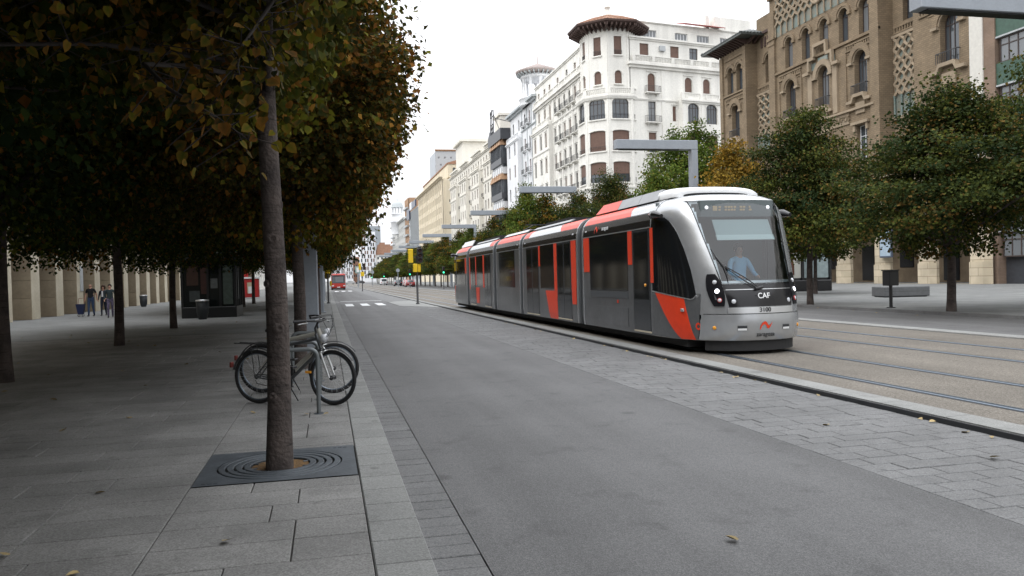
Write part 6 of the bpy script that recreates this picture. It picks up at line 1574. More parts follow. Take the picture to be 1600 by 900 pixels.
# -- stone arcade at the foot
fa = M['arcade_stone']; pc = [51.4+5.5*i for i in range(8)]
FA = Face(B, (-.45, 0, 0), RW, fa)
oo = [(U((pc[i]+pc[i+1])/2), 0.02, 3.7, 8.2, 1.85) for i in range(7)]
FA.wall(-.3, U(50.2), 0, Z0-.02, oo, depth=.35, name='arcade_wall'); FA.band(-.3, U(50.2), Z0-.5, .5, .4, st)
for Y in pc:
    b = FA.mb(); h = .9; c = .25
    b.prism([(U(Y)-h-.12, .0), (U(Y)-h+c, -.42), (U(Y)+h-c, -.42), (U(Y)+h+.12, .0)], 0, 1.7, 'z'); b.build('pier_base', fa, B)
    b = FA.mb(); b.prism([(U(Y)-h, .0), (U(Y)-h+c, -.3), (U(Y)+h-c, -.3), (U(Y)+h, .0)], 1.701, 6.6, 'z'); b.build('pier_shaft', fa, B)
b = FA.mb(); b.box(-.3, U(50.2), 4.5, 4.8, 0, Z0); b.box(-.3, U(50.2), 0.36, 4.5, Z0-.4, Z0-.03); b.build('arcade_rear_wall', M['stone_d'], B)
for i in range(7): b = FA.mb(); u = oo[i][0]+.4; b.box(u-.9, u+.9, 4.42, 4.49, .2 if i % 2 else 1.4, 3.6); b.build('doorway', M['tram_band'], B)
b = F.mb(); b.box(0, U(52.5), 3, 16, Z0, 28.3); b.box(uc0+.4, uc1-.4, 1.9, 16, 28.31, 33.8); b.build('rear_wall', wm, B)

# ======== modern neighbour with green panels ========
B = thing('office_building', 'modern building with white and brick piers and green glazed bays at the right edge', 'building', (48.9, 52.38, 0.1))
F = Face(B, (0, 0, 0), RW, M['white_paint'])
b = F.mb(); b.box(.0, 1.25, -.1, 8, 0, 31); b.build('white_pier', mat('white_tiles', (0.62, 0.60, 0.55), .7, var=.08), B)
b = F.mb(); b.box(1.26, 2.3, .0, 8, 0, 31); b.build('brick_pier', brick_mat('pink_brick', (0.24, 0.17, 0.125), (0.21, 0.145, 0.10), (0.16, 0.12, 0.10), .3, .1, .012), B)
for k in range(8):
    z = 2+k*3.6; b = F.mb(); b.box(2.31, 30, .1, .6, z+2.0, z+3.58); b.build('green_panel' if k > 1 else 'dark_panel', M['green_panel'] if k > 1 else M['black_metal'], B)
    b = F.mb(); b.box(2.31, 30, .05, .62, z+1.86, z+1.98); b.build('sill', M['pale_grey'], B)
    for j in range(8): F.window(4.1+3.4*j, z+.0, 3.2, 1.84, 0, 'pale', y=.25)
b = F.mb(); b.box(2.31, 30, .7, 8, 0, 31); b.build('wall', M['black_metal'], B)
# ------------------------------------------------------------------ street furniture
GL = 'tall grey L-shaped street lamps'
def lamp(x, y, arm, label):
    """square post with a long flat arm"""
    t = thing('street_lamp', label, 'street lamp', (x, y, 0.08), 0, GL)
    b = MB(); b.cbox(-.187, .187, -.235, .235, 0, 8.318, .02); b.build('post', M['steel'], t)
    b = MB(); s = 1 if arm > 0 else -1; b.cbox(s*-.19, arm, -.24, .24, 8.32, 8.825, .02); b.build('arm', M['steel'], t)
    b = MB(); b.box(s*.9, arm-s*.25, -.17, .17, 8.285, 8.318); b.build('light_strip', M['kerb_black'], t)
    b = MB(); b.cbox(-.28, .28, -.33, .33, 0, .04, .01); b.build('base_plate', M['steel'], t); return t
ylamps = [18.3, 41.3, 63.5, 86.3, 109, 131.5, 154, 176.5, 199, 222, 245]
labs = ['lamp arm cutting across the brick facade at the top right corner', 'grey L-shaped lamp whose post rises behind the tram roof before the white corner building',
        'grey L-shaped lamp with its arm just over the middle of the tram', 'grey L-shaped lamp with a visible post over the rear half of the tram', 'fifth grey L-shaped lamp of the right row, its thin arm over the tree tops',
        'sixth grey L-shaped lamp of the right row above the yellow traffic light']
for i, y_ in enumerate(ylamps): lamp(20.1, y_, -4.6 if i else -4.72, labs[i] if i < 6 else 'distant grey L-shaped lamp of the right row towards the end of the street')
for i, (y_, lab) in enumerate(((16.9, 'broad grey lamp post behind the bicycles on the left pavement'), (40.8, 'second grey lamp post of the left pavement, right of the first'), (64, 'third grey lamp post of the left pavement near the yellow traffic light'), (88, 'fourth grey lamp post far down the left pavement'))):
    lamp(-.37, y_, -4.6, lab)
# ---- traffic lights
M['green_light'] = mat('green_light', (0.05, 0.6, 0.3), .3, emit=(0.05, 0.9, 0.4, 3.0))
M['lens_dark'] = mat('lens_dark', (0.05, 0.02, 0.02), .2)
def head(t, x, y, z, w, h, m, facing=-1, n=3, lit=None, d=.26):
    b = MB(); b.cbox(x-w/2, x+w/2, y-d/2, y+d/2, z, z+h, .03); hb = b.build('signal_head', m, t)
    if facing:
        for k in range(n):
            zc = z+h*(k+.5)/n; q = Matrix.Translation((x, y+facing*d/2, zc)) @ Matrix.Rotation(PI/2*(1 if facing < 0 else -1), 4, 'X')
            b = MB(); b.M = q; b.lathe([(h/n*.36, 0), (h/n*.34, .01), (.001, .02)], 14); b.build('lens', lit if lit and k == 0 else M['lens_dark'], hb)
            b = MB(); b.M = q; r = h/n*.42; v = []; N = 10
            for i in range(N+1): a = PI*i/N; v += [(r*math.cos(a), r*math.sin(a)*(1 if facing < 0 else -1), 0), (r*math.cos(a), r*math.sin(a)*(1 if facing < 0 else -1), .16*math.sin(a)+.02)]
            b.add(v, [(2*i, 2*i+2, 2*i+3, 2*i+1) for i in range(N)]); b.build('visor', m, hb)
def signal(x, y, label, zb=.05, H=3.5, group='traffic lights at the crossings', s=1.0):
    t = thing('traffic_light', label, 'traffic light', (x, y, zb), 0, group)
    b = MB(); b.lathe([(.12, 0), (.12, .04), (.065, .08), (.06, H)], 12); b.build('pole', M['black'], t); return t
t = signal(5.46, 49.8, 'black traffic light post with yellow heads beside the lane in the middle of the view', H=3.0)
head(t, -.37, 0, 2.56, .30, .86, M['yellow'], facing=1); head(t, .20, -.02, 2.56, .34, .90, M['black'], facing=-1, lit=None)
head(t, -.12, -.16, 1.98, .26, .52, M['yellow'], facing=0, n=2); head(t, .12, .10, 1.98, .24, .50, M['yellow'], facing=1, n=2)
b = MB(); b.tube([(-.4, 0, 2.9), (.2, 0, 2.9)], .03, 6); b.box(.10, .3, -.12, .08, 3.47, 3.56); b.build('bracket', M['black'], t)
t = signal(0.06, 56.7, 'yellow traffic light on a black post at the left kerb', zb=.08, H=2.9)
head(t, 0, 0, 2.05, .30, .85, M['yellow'], facing=1); head(t, .0, -.20, 2.2, .34, .62, M['yellow'], facing=0); head(t, .18, .2, 1.2, .14, .35, M['yellow'], facing=0)
t = signal(4.85, 114.9, 'small far yellow traffic light beside the second crossing', H=3.5)
head(t, -.28, 0, 3.0, .34, .95, M['yellow'], facing=1); head(t, .05, 0, 2.1, .5, .62, M['yellow'], facing=0); head(t, .3, 0, 3.0, .3, .9, M['black'], facing=-1)
t = signal(.2, 128, 'far yellow signal at the left kerb near the red bus', zb=.08, H=2.6); head(t, 0, 0, 1.9, .3, .8, M['yellow'], facing=1)
for x_, y_, lab in ((14.1, 140, 'traffic light showing green to the far road right of the cars'), (14.1, 205, 'green signal before the rusty trees beyond the red cars'), (16.0, 112, 'green signal at the left flank of the tram rear'), (13.5, 250, 'farthest small green signal beyond the white van')):
    t = signal(x_, y_, lab, H=3.2, group='green signals of the far crossings'); head(t, 0, -.1, 2.2, .34, .95, M['black'], facing=-1, lit=M['green_light'])
for k, (x_, y_) in enumerate(((9.6, 175), (12.9, 150), (8.2, 215))):
    b = MB(); b.lathe([(.05, 0), (.05, 3.6)], 8); b.M = Matrix.Translation((0, -.06, 3.2)) @ Matrix.Rotation(PI/2, 4, 'X'); b.lathe([(.34, 0), (.34, .03)], 18)
    o = b.build('road_sign', M['steel'], None, loc=(x_, y_, .05)); tag(o, ['round grey-backed sign post in the tram track zone', 'sign post nearer the cars beside the tracks', 'farthest thin sign post between the tracks'][k], 'road sign', 'sign posts between the tracks')
# digital panel far down the street
t = thing('street_sign', 'small framed panel on a post near the far end of the left pavement', 'sign', (6.5, 175, .08)); b = MB(); b.lathe([(.12, 0), (.12, 3.0)], 8); b.build('post', M['steel'], t)
b = MB(); b.cbox(-.55, .55, -.1, .1, 3.0, 4.5, .04); b.build('frame', mat('greenish_frame', (.25, .36, .33), .5), t); b = MB(); b.box(-.28, .28, -.125, -.101, 3.25, 4.25); b.build('face', M['tram_white'], t)
# flag
t = thing('flag', 'red and yellow flag on a pole at the far end of the street', 'flag', (10.3, 552, 15.0)); t.scale = (1.7, 1.7, 1.7)
def flag_part(z0, z1, m, nm):
    b = MB(); n = 12; v = []
    for i in range(n+1): a = i/n; y_ = .10*math.sin(a*7); v += [(-1.0+2.0*a, y_, z0+.25*math.sin(a*3)-.2*a), (-1.0+2.0*a, y_, z1+.25*math.sin(a*3)-.2*a)]
    b.add(v, [(2*i, 2*i+2, 2*i+3, 2*i+1) for i in range(n)]); b.build(nm, m, t)
flag_part(-.65, -.35, mat('flag_red', (.6, .03, .02), .8), 'red_stripe'); flag_part(-.35, .25, mat('flag_yellow', (.85, .55, .02), .8), 'yellow_stripe'); flag_part(.25, .55, bpy.data.materials['flag_red'], 'red_stripe')
b = MB(); b.tube([(-1.05, 0, -8.8), (-1.05, 0, .9)], .07, 6); b.build('pole', M['steel'], t)
# ---- vehicles
def rounded_prism(prof, w, m, name, t, nx=6, tuck=.12, z_shoulder=.9):
    """car body: side profile lofted across the width, sides tucking in above the shoulder"""
    b = MB(); n = len(prof); vs = []
    xs = [-1, -.94, -.6, 0, .6, .94, 1]
    for x in xs:
        k = 1.0 if abs(x) < .95 else .93
        for (y, z) in prof:
            tx = x*w/2*(1-(tuck*max(0, z-z_shoulder)))
            zz = z if abs(x) < .95 else (z-.03 if z > .4 else z+.03)
            vs.append((tx, y*(1 if abs(x) < .95 else .99), zz))
    f = []
    for i in range(len(xs)-1):
        for j in range(n): f.append((i*n+j, i*n+(j+1) % n, (i+1)*n+(j+1) % n, (i+1)*n+j))
    b.add(vs, f, 0, True); b.add(vs, [tuple(range(n)), tuple(range((len(xs)-1)*n+n-1, (len(xs)-1)*n-1, -1))]); return b.build(name, m, t)
def wheel(t, x, y, r=.32, w=.2):
    b = MB(); b.M = Matrix.Translation((x, y, r)) @ Matrix.Rotation(PI/2, 4, 'Y'); b.lathe([(r*.6, -w/2), (r*.94, -w/2), (r, -w/3), (r, w/3), (r*.94, w/2), (r*.6, w/2)], 20); o = b.build('wheel', M['kerb_black'], t)
    b = MB(); b.M = Matrix.Translation((x, y, r)) @ Matrix.Rotation(PI/2, 4, 'Y'); b.lathe([(r*.6, -w*.4), (.001, -w*.3)], 12); b.lathe([(r*.6, w*.4), (.001, w*.3)], 12); b.build('rim', M['alu'], o)
def car(x, y, paint, label, glass='pane', van=False, rot=0):
    t = thing('parked_car' if not van else 'van', label, 'car' if not van else 'van', (x, y, 0), rot, 'vehicles on the far road')
    if van: P = [(-2.3, .35), (2.2, .35), (2.35, .8), (2.2, 1.1), (1.5, 1.9), (1.2, 2.0), (-2.2, 2.0), (-2.35, 1.8), (-2.35, .5)]; w = 1.85
    else: P = [(-2.0, .3), (2.0, .3), (2.1, .55), (2.0, .8), (1.1, .92), (.45, 1.42), (-.2, 1.48), (-1.3, 1.40), (-1.85, .98), (-2.1, .9), (-2.15, .5)]; w = 1.75
    rounded_prism(P, w, paint, 'body', t)
    b = MB()
    if van: b.box(-.7, .7, -2.385, -2.36, 1.15, 1.75)
    else:
        b.add([(-.62, -1.92, .99), (.62, -1.92, .99), (.55, -1.40, 1.36), (-.55, -1.40, 1.36)], [(0,1,2,3)]); b.add([(-.62, 1.12, .95), (-.52, .52, 1.39), (.52, .52, 1.39), (.62, 1.12, .95)], [(0,1,2,3)])
        for sx in (-1, 1): b.add([(sx*.86, -1.5, .98), (sx*.86, .95, .98), (sx*.80, .40, 1.36), (sx*.80, -1.15, 1.36)], [(0,1,2,3)])
    b.build('windows', M['pane'], t)
    for sx in (-1, 1):
        for yy in (-1.3, 1.35): wheel(t, sx*(w/2-.12), yy)
        b = MB(); b.cbox(sx*(w/2-.12)-.10, sx*(w/2-.12)+.10, -2.40 if van else -2.17, -2.2 if van else -2.0, .72, .95, .02); b.build('tail_light', M['lamp_red'], t)
    b = MB(); b.box(-.26, .26, -2.39 if van else -2.18, -2.36 if van else -2.15, .5, .62); b.build('number_plate', M['tram_white'], t)
cred = mat('car_red', (.25, .02, .02), .25, coat=.6); cdark = mat('car_dark', (.03, .032, .036), .25, coat=.6); csil = mat('car_silver', (.42, .43, .44), .3, metal=.5, coat=.5); cwh = mat('car_white', (.72, .73, .74), .3, coat=.4)
car(17.0, 175, cred, 'red car on the far road right behind the other red car'); car(16.0, 160, cred, 'nearest red car on the far road')
car(16.2, 190, cdark, 'black car on the far road left of the two red cars'); car(15.8, 232, cwh, 'white van standing far down the right-hand road', van=True)
car(9.0, 330, csil, 'pale silver car crossing at the far end of the street', rot=1.4); car(13.5, 345, cdark, 'dark car at the far end of the street', rot=1.5)
def bus():
    t = thing('bus', 'red city bus coming down the lane in the distance', 'bus', (1.95, 143.5, 0))
    w, L, H = 2.4, 12, 2.85; br = mat('bus_red', (.42, .028, .018), .3, coat=.4)
    b = MB(); b.cbox(-w/2, w/2, 0, L, .32, H, .16); b.build('body', br, t)
    b = MB(); b.cbox(-1.12, 1.12, -.03, .2, 1.15, 2.6, .06); b.build('windshield', M['pane'], t)
    b = MB(); b.box(-.5, .8, -.034, -.031, 1.4, 2.4); b.build('windshield_reflection', M['pane2'], t)
    b = MB(); b.box(-.9, .9, -.05, -.031, 2.35, 2.56); b.build('destination_board', M['black'], t)
    for sx in (-1, 1):
        b = MB(); b.box(sx*(w/2+.001), sx*(w/2+.03), .6, L-.6, 1.2, 2.5); b.build('side_window', M['pane'], t)
        b = MB(); b.cbox(sx*.95-.17, sx*.95+.17, -.05, .1, .62, .82, .03); b.build('headlight', M['lamp_lens'], t); wheel(t, sx*1.08, 2.6, .48, .3); wheel(t, sx*1.08, 9, .48, .3)
        b = MB(); b.tube([(sx*1.2, -.02, 2.75), (sx*1.45, -.25, 2.7), (sx*1.45, -.25, 2.25)], .05, 6); b.build('mirror', M['black'], t)
    b = MB(); b.box(-.26, .26, -.03, -.001, .42, .55); b.build('number_plate', M['tram_white'], t)
    b = MB(); b.box(-w/2+.06, w/2-.06, .2, L-.2, .18, .33); b.build('underbody', M['tram_under'], t)
bus()
# ---- right promenade: bin, bench, advertising kiosk, signs
t = thing('litter_bin', 'black box-shaped litter bin on a post at the right kerb', 'bin', (20.2, 25.55, .1), R(12))
b = MB(); b.cbox(-.045, .045, -.045, .045, 0, .92, .008); b.build('post', M['black'], t); b = MB(); b.cbox(-.24, .24, -.17, .17, .82, 1.36, .02); b.build('box', M['black'], t)
b = MB(); b.cbox(-.26, .26, -.19, .19, 1.361, 1.40, .01); b.build('lid', M['black'], t); b = MB(); b.cbox(-.11, .11, -.11, .11, 0, .03, .008); b.build('foot', M['black'], t)
t = thing('bench', 'low solid grey granite block bench on the right promenade', 'bench', (27.9, 34.6, .1), R(-14)); dg = mat('bench_granite', (.13, .135, .14), .7, var=.15, scale=6)
b = MB(); b.cbox(-1.1, 1.1, -.75, .75, .04, .52, .03); b.build('block', dg, t); b = MB(); b.box(-1.0, 1.0, -.65, .65, 0, .05); b.build('plinth', M['kerb_black'], t)
b = MB(); b.box(-1.098, 1.098, -.752, -.7501, .28, .29); b.build('joint_line', M['kerb_black'], t)
t = thing('advertising_kiosk', 'dark advertising kiosk with lit beer bottle poster on the right promenade', 'kiosk', (32.1, 48.4, .1), R(-10))
b = MB(); b.cbox(-3.0, 1.0, -.9, .9, 0, .75, .05); b.cbox(-3.0, 1.0, -.9, .9, 2.85, 3.15, .05); [b.box(x_-.07, x_+.07, -.85, -.7, .75, 2.85) for x_ in (-2.9, -.95, .93)]; b.box(-2.9, .9, -.68, .8, .75, 2.85); b.build('frame', M['tram_band'], t)
ps = mat('poster_pale', (.50, .50, .46), .5); b = MB(); b.box(-2.8, -1.05, -.72, -.69, .9, 2.8); b.build('poster', ps, t); b = MB(); b.box(-.85, .83, -.72, -.69, .9, 2.8); b.build('poster', mat('poster_blue', (.30, .37, .38), .4, var=.2), t)
b = MB(); b.lathe([(.17, 0), (.19, .05), (.19, .72), (.10, 1.0), (.065, 1.15), (.06, 1.45), (.075, 1.5)], 14, c=(0, 0, 0)); o = b.build('bottle_print', mat('bottle_brown', (.10, .03, .012), .3), t, loc=(-1.7, -.74, 1.1)); o.scale = (1, .08, 1)
t = thing('information_board', 'tall pale map board fixed to a stone pier of the post office arcade', 'sign', (48.0, 61.2, 2.4)); b = MB(); b.cbox(-.10, .10, -.78, .78, 0, 2.95, .03); b.build('frame', mat('blue_grey_frame', (.08, .10, .14), .4), t)
b = MB(); b.box(-.115, -.101, -.66, .66, .14, 2.8); b.box(-.60, .60, -.8, -.781, .14, 2.8) if False else None; b.build('map', mat('map_print', (.42, .50, .56), .4, col2=(.28, .38, .48), var=.3, scale=7), t)
for x_, y_, z_, lab in ((48.3, 63.3, 5.0, 'small round pink sign on the pier left of the map board'), (48.3, 60.2, 5.05, 'small round pink sign right over the map board')):
    b = MB(); b.M = Matrix.Rotation(-PI/2, 4, 'Y'); b.lathe([(.34, 0), (.34, .04), (.30, .05)], 18); o = b.build('round_sign', mat('sign_pink', (.45, .03, .07), .4), None, loc=(x_, y_, z_)); tag(o, lab, 'sign')
for Y, z_, lab in ((57.2, 5.3, 'wall lantern with white panes left of the trunk on the right'), (52.0, 5.2, 'wall lantern with white panes hidden between the leaves at the right')):
    t = thing('wall_lantern', lab, 'lantern', (47.0, Y, z_), 0, 'lanterns of the post office arcade')
    b = MB(); b.lathe([(.16, 0), (.27, .62)], 6, sm=False); b.build('glass', mat('lantern_glass', (.70, .72, .72), .3), t); b = MB(); b.lathe([(.30, .62), (.24, .72), (.06, .95), (.03, 1.1)], 6, sm=False); b.lathe([(.08, -.12), (.17, 0)], 6); b.build('cap', M['iron'], t)
    b = MB(); b.tube([(0, 0, 1.1), (.2, 0, 1.35), (.7, 0, 1.3), (1.2, 0, 1.0)], .03, 6); b.build('bracket', M['iron'], t)
# ---- left promenade: kiosk, bins, red booth
t = thing('kiosk', 'closed dark glazed news kiosk under the trees on the left promenade', 'kiosk', (-5.3, 40.3, .08)); kb_ = mat('kiosk_frame', (.012, .013, .014), .4)
kg = mat('kiosk_glass', (.006, .008, .008), .12, spec=.25)
b = MB(); b.cbox(-1.2, 1.2, -1.4, 1.4, 0, .5, .02); b.cbox(-1.3, 1.3, -1.5, 1.5, 2.6, 3.0, .04)
for x_ in (-1.16, -.05, .50, 1.16): b.box(x_-.05, x_+.05, -1.39, -1.29, .5, 2.6)
for y_ in (-.4, .5, 1.34): b.box(1.10, 1.19, y_-.04, y_+.04, .5, 2.6); b.box(-1.19, -1.10, y_-.04, y_+.04, .5, 2.6)
b.build('frame', kb_, t); b = MB(); b.box(-1.12, 1.12, -1.33, 1.33, .5, 2.6); b.build('glass', kg, t)
pr = [(-.95, 1.5, .5, .9, (.045, .02, .012)), (-.85, .75, .45, .5, (.05, .06, .06)), (-.35, 1.1, .25, 1.2, (.05, .018, .012)), (.08, 1.35, .3, .45, (.12, .13, .13)), (.62, .6, .42, 1.8, (.07, .095, .08))]
for i, (x_, z_, w_, h_, c_) in enumerate(pr): b = MB(); b.box(x_, x_+w_, -1.345, -1.332, z_, z_+h_); b.build('window_poster', mat('window_poster_%s' % 'abcde'[i], c_, .5, var=.4, scale=6), t)
b = MB(); b.box(1.122, 1.13, -.9, 1.0, .8, 2.4); b.build('window_poster', mat('side_poster', (.16, .22, .30), .5, col2=(.35, .36, .30), var=.4, scale=3), t)
b = MB(); b.cbox(-1.0, 1.0, -1.60, -1.50, 2.68, 2.92, .01); b.build('fascia', mat('kiosk_fascia', (.03, .03, .03), .5), t)
def rbin(x, y, label):
    t = thing('litter_bin', label, 'bin', (x, y, .08), 0, 'round grey litter bins on the left promenade'); b = MB(); b.lathe([(.17, 0), (.19, .06), (.25, .30), (.27, .80), (.25, .80), (.24, .4)], 20); b.build('body', mat('bin_grey', (.03, .035, .04), .6), t)
    b = MB(); b.lathe([(.285, .80), (.285, .86), (.22, .87), (.21, .80)], 20); b.build('rim', M['alu'], t); b = MB(); b.lathe([(.17, -.0), (.17, .015)], 16); b.build('foot', M['black'], t)
rbin(-13.2, 63.5, 'round grey litter bin with a bright rim beside the arcade'); rbin(-5.38, 37.4, 'round dark litter bin with a pale rim in front of the kiosk')
t = thing('telephone_booth', 'red booth with a pale oval panel seen between two thin trunks beyond the kiosk', 'booth', (-7.5, 84.5, .08)); rd = mat('booth_red', (.38, .02, .02), .4)
b = MB(); b.cbox(-.8, .8, -.5, .5, .1, 1.98, .04); b.build('panel', rd, t); b = MB(); b.cbox(-.30, .30, -.54, -.501, .5, 1.6, .01); b.build('oval_panel', mat('booth_pale', (.45, .38, .26), .6), t); b = MB(); b.box(-.2, .2, -.56, -.541, .5, 1.2); b.box(-.9, .9, -.6, .6, 1.981, 2.15); b.build('roof', M['white_paint'], t)
# ---- bicycle stands
def stand(y, lab):
    t = thing('bicycle_stand', lab, 'bicycle stand', (-.42, y, .08), 0, 'steel hoop bicycle stands'); x0, x1, h, r = -.13, .285, .76, .10; pts = [(x0, 0, 0), (x0, 0, h-r)]
    for i in range(1, 6): a = PI-PI/2*i/6; pts.append((x0+r+r*math.cos(a), 0, h-r+r*math.sin(a)))
    pts += [(x0+r, 0, h), (x1-r, 0, h)]
    for i in range(1, 6): a = PI/2-PI/2*i/6; pts.append((x1-r+r*math.cos(a), 0, h-r+r*math.sin(a)))
    pts += [(x1, 0, h-r), (x1, 0, 0)]
    b = MB(); b.tube(pts, .026, 10); b.build('hoop', mat('stand_paint', (.15, .165, .17), .4, metal=.3) if 'stand_paint' not in bpy.data.materials else bpy.data.materials['stand_paint'], t)
    b = MB(); [b.lathe([(.055, 0), (.055, .008)], 14, c=(x_, 0, 0)) for x_ in (x0, x1)]; b.build('foot_plate', M['rail'], t)
for i, y_ in enumerate((9.62, 10.75, 11.75, 12.75)): stand(y_, ['nearest steel hoop stand, fully seen right of the big trunk', 'second steel hoop stand, between the two bicycles', 'third steel hoop stand behind the bicycles', 'farthest steel hoop stand of the row'][i])
# ---- bicycles
def bicycle(loc, heading, label, frame_m, fat=1.0, steer=0.15, fork_m=None, rack=True, low=False):
    t = thing('bicycle', label, 'bicycle', loc, heading); Rw = .345; wb = 1.08; fork_m = fork_m or M['alu']
    bk = M['black']
    tyre = bpy.data.materials.get('tyre') or mat('tyre', (.012, .012, .013), .8)
    def whl(x, y, ang, kind):
        w = link('wheel', None, None, t, (x, y, Rw), ang)
        b = MB(); b.ring((0, 0, 0), Rw-.024, .024, 'y', 44, 7); b.build('tyre', tyre, w)
        b = MB(); b.ring((0, 0, 0), Rw-.050, .009, 'y', 40, 6); b.build('rim', M['rail'], w)
        b = MB()
        for k in range(28):
            a = 2*PI*k/28; s = (-1)**k; b.tube([(.02*math.cos(a+.6*s), .028*s, .02*math.sin(a+.6*s)), ((Rw-.055)*math.cos(a), 0, (Rw-.055)*math.sin(a))], .0011, 3, caps=False)
        b.build('spokes', M['alu'], w)
        b = MB(); b.M = Matrix.Rotation(PI/2, 4, 'X'); b.lathe([(.012, -.06), (.012, -.035), (.03, -.032), (.018, 0), (.03, .032), (.012, .035), (.012, .06)], 12); b.build('hub', bk, w); return w
    whl(0, 0, 0, 'r')
    # steering axis: front group turned about the head tube
    whl(wb, 0, steer, 'f')
    bb = Vector((.44, 0, .28)); seat = Vector((.31, 0, .78)); ht = Vector((.87, 0, .86)); hb = Vector((.93, 0, .70)); ra = Vector((0, 0, Rw)); fa = Vector((wb, 0, Rw))
    b = MB(); r = .019*fat
    b.tube([bb, seat], r, 9); b.tube([seat+Vector((.0, 0, -.06)) if not low else bb.lerp(seat, .55), ht-Vector((0, 0, .03))], r, 9); b.tube([bb, hb], r*1.2, 9); b.tube([hb, ht+Vector((-.01, 0, .03))], r*1.15, 9)
    for s in (-1, 1): b.tube([bb+Vector((0, .035*s, 0)), ra+Vector((0, .06*s, 0))], .010, 6); b.tube([seat+Vector((.0, .03*s, -.08)), ra+Vector((0, .06*s, 0))], .009, 6)
    b.build('frame', frame_m, t)
    c_, s_ = math.cos(steer), math.sin(steer); rotp = lambda p, o=fa: Vector((o.x+(p.x-o.x)*c_-(p.y)*s_, (p.x-o.x)*s_+p.y*c_, p.z))
    b = MB(); top = hb+Vector((.01, 0, -.02))
    for s in (-1, 1): q = [hb+Vector((.02, .055*s, -.04)), Vector((.99, .06*s, .55)), Vector((wb-.01, .06*s, Rw))]; b.tube([q[0], rotp(q[1]), rotp(q[2])], [.019, .016, .011], 8)
    b.tube([hb+Vector((.02, -.06, -.04)), hb+Vector((.02, .06, -.04))], .02, 8); b.build('fork', fork_m, t)
    b = MB(); hbz = 1.06; st_ = ht+Vector((-.02, 0, .10))
    def hp(x, y, z): return Vector((st_.x+x*c_-y*s_, x*s_+y*c_, z))
    b.tube([ht, st_, hp(.05, 0, hbz-.02)], .014, 8); b.tube([hp(-.09, -.31, hbz), hp(.02, -.20, hbz+.005), hp(.06, -.06, hbz-.01), hp(.06, .06, hbz-.01), hp(.02, .20, hbz+.005), hp(-.09, .31, hbz)], .012, 8); b.build('handlebar', bk, t)
    b = MB(); [b.tube([hp(-.09, .31*s, hbz), hp(-.015, .225*s, hbz+.003)], .018, 8) for s in (-1, 1)]; b.build('grip', bk, t)
    for s in (-1, 1): b = MB(); b.tube([hp(.01, .20*s, hbz), hp(.06, .22*s, hbz-.02), hp(-.03, .30*s, hbz-.035)], .006, 5); b.build('brake_lever', M['alu'], t)
    b = MB(); [b.tube([hp(.04, .18*s, hbz), hp(.20, .12*s, hbz+.02), hp(.22, .02*s, hbz-.14), hp(.10, .0, hbz-.30), rotp(Vector((wb-.05, .0, .70)))], .0035, 4) for s in (-1, 1)]; b.build('cable', bk, t)
    b = MB(); b.M = Matrix.Translation(hp(.14, 0, .84)) @ Matrix.Rotation(PI/2, 4, 'Y'); b.lathe([(.02, -.06), (.05, -.03), (.055, .02), (.001, .03)], 14); b.build('headlamp', M['lamp_lens'], t)
    sd = Vector((.29, 0, .90)); b = MB(); b.tube([seat, sd], .012, 8); b.build('seat_post', M['alu'], t)
    b = MB(); b.tube([sd+Vector((.15, 0, .03)), sd+Vector((.08, 0, .04)), sd+Vector((-.02, 0, .035)), sd+Vector((-.12, 0, .05))], [.02, .03, .06, .065], 10)
    for i, v in enumerate(b.v): b.v[i] = (v[0], v[1], sd.z+.035+(v[2]-sd.z-.035)*.45)
    b.build('saddle', bk, t)
    for x_, y_, a0, a1, st2 in ((0, 0, 15, 175, 0), (wb, 0, 35, 150, steer)):
        pts = [Vector((x_+(Rw+.025)*math.cos(R(a))*math.cos(st2), (Rw+.025)*math.cos(R(a))*math.sin(st2), Rw+(Rw+.025)*math.sin(R(a)))) for a in range(a0, a1, 8)]
        v = []; b = MB()
        for p in pts: v += [(p.x, p.y-.028, p.z-.006), (p.x, p.y, p.z+.006), (p.x, p.y+.028, p.z-.006)]
        b.add(v, [(3*i+k, 3*i+3+k, 3*i+4+k, 3*i+1+k) for i in range(len(pts)-1) for k in (0, 1)]); b.build('mudguard', bk, t)
    if rack:
        b = MB(); [b.tube([(.20, .05*s, .76), (-.30, .06*s, .78)], .006, 5) for s in (-1, 1)]; [b.tube([(-.05, .06*s, .77), (0, .07*s, Rw)], .005, 5) for s in (-1, 1)]; [b.tube([(x_, -.06, .775), (x_, .06, .775)], .004, 4) for x_ in (-.28, -.15, 0, .12)]; b.build('luggage_rack', bk, t)
    b = MB(); b.cbox(-.405, -.375, -.03, .03, .46, .53, .006); b.build('rear_reflector', bpy.data.materials.get('dull_red') or mat('dull_red', (.16, .02, .015), .4), t)
    b = MB(); b.tube([(.40, .05, .27), (.50, .13, .02)], .008, 6); b.build('kickstand', bk, t); b = MB(); b.cbox(.30, .52, -.085, -.062, .25, .40, .01); b.build('chain_guard', bk, t)
    b = MB(); b.M = Matrix.Translation(bb+Vector((0, -.05, 0))) @ Matrix.Rotation(PI/2, 4, 'X'); b.lathe([(.095, -.003), (.10, 0), (.095, .003), (.06, .003), (.06, -.003)], 28); b.M = None
    b.tube([bb+Vector((0, -.07, 0)), bb+Vector((.03, -.08, -.17))], .009, 6); b.tube([bb+Vector((0, .07, 0)), bb+Vector((-.03, .08, .17))], .009, 6); b.build('crank', bk, t)
    b = MB(); b.cbox(bb.x+.03-.04, bb.x+.03+.05, -.19, -.085, bb.z-.185, bb.z-.16, .005); b.cbox(bb.x-.03-.04, bb.x-.03+.05, .085, .19, bb.z+.16, bb.z+.185, .005); b.build('pedal', bk, t)
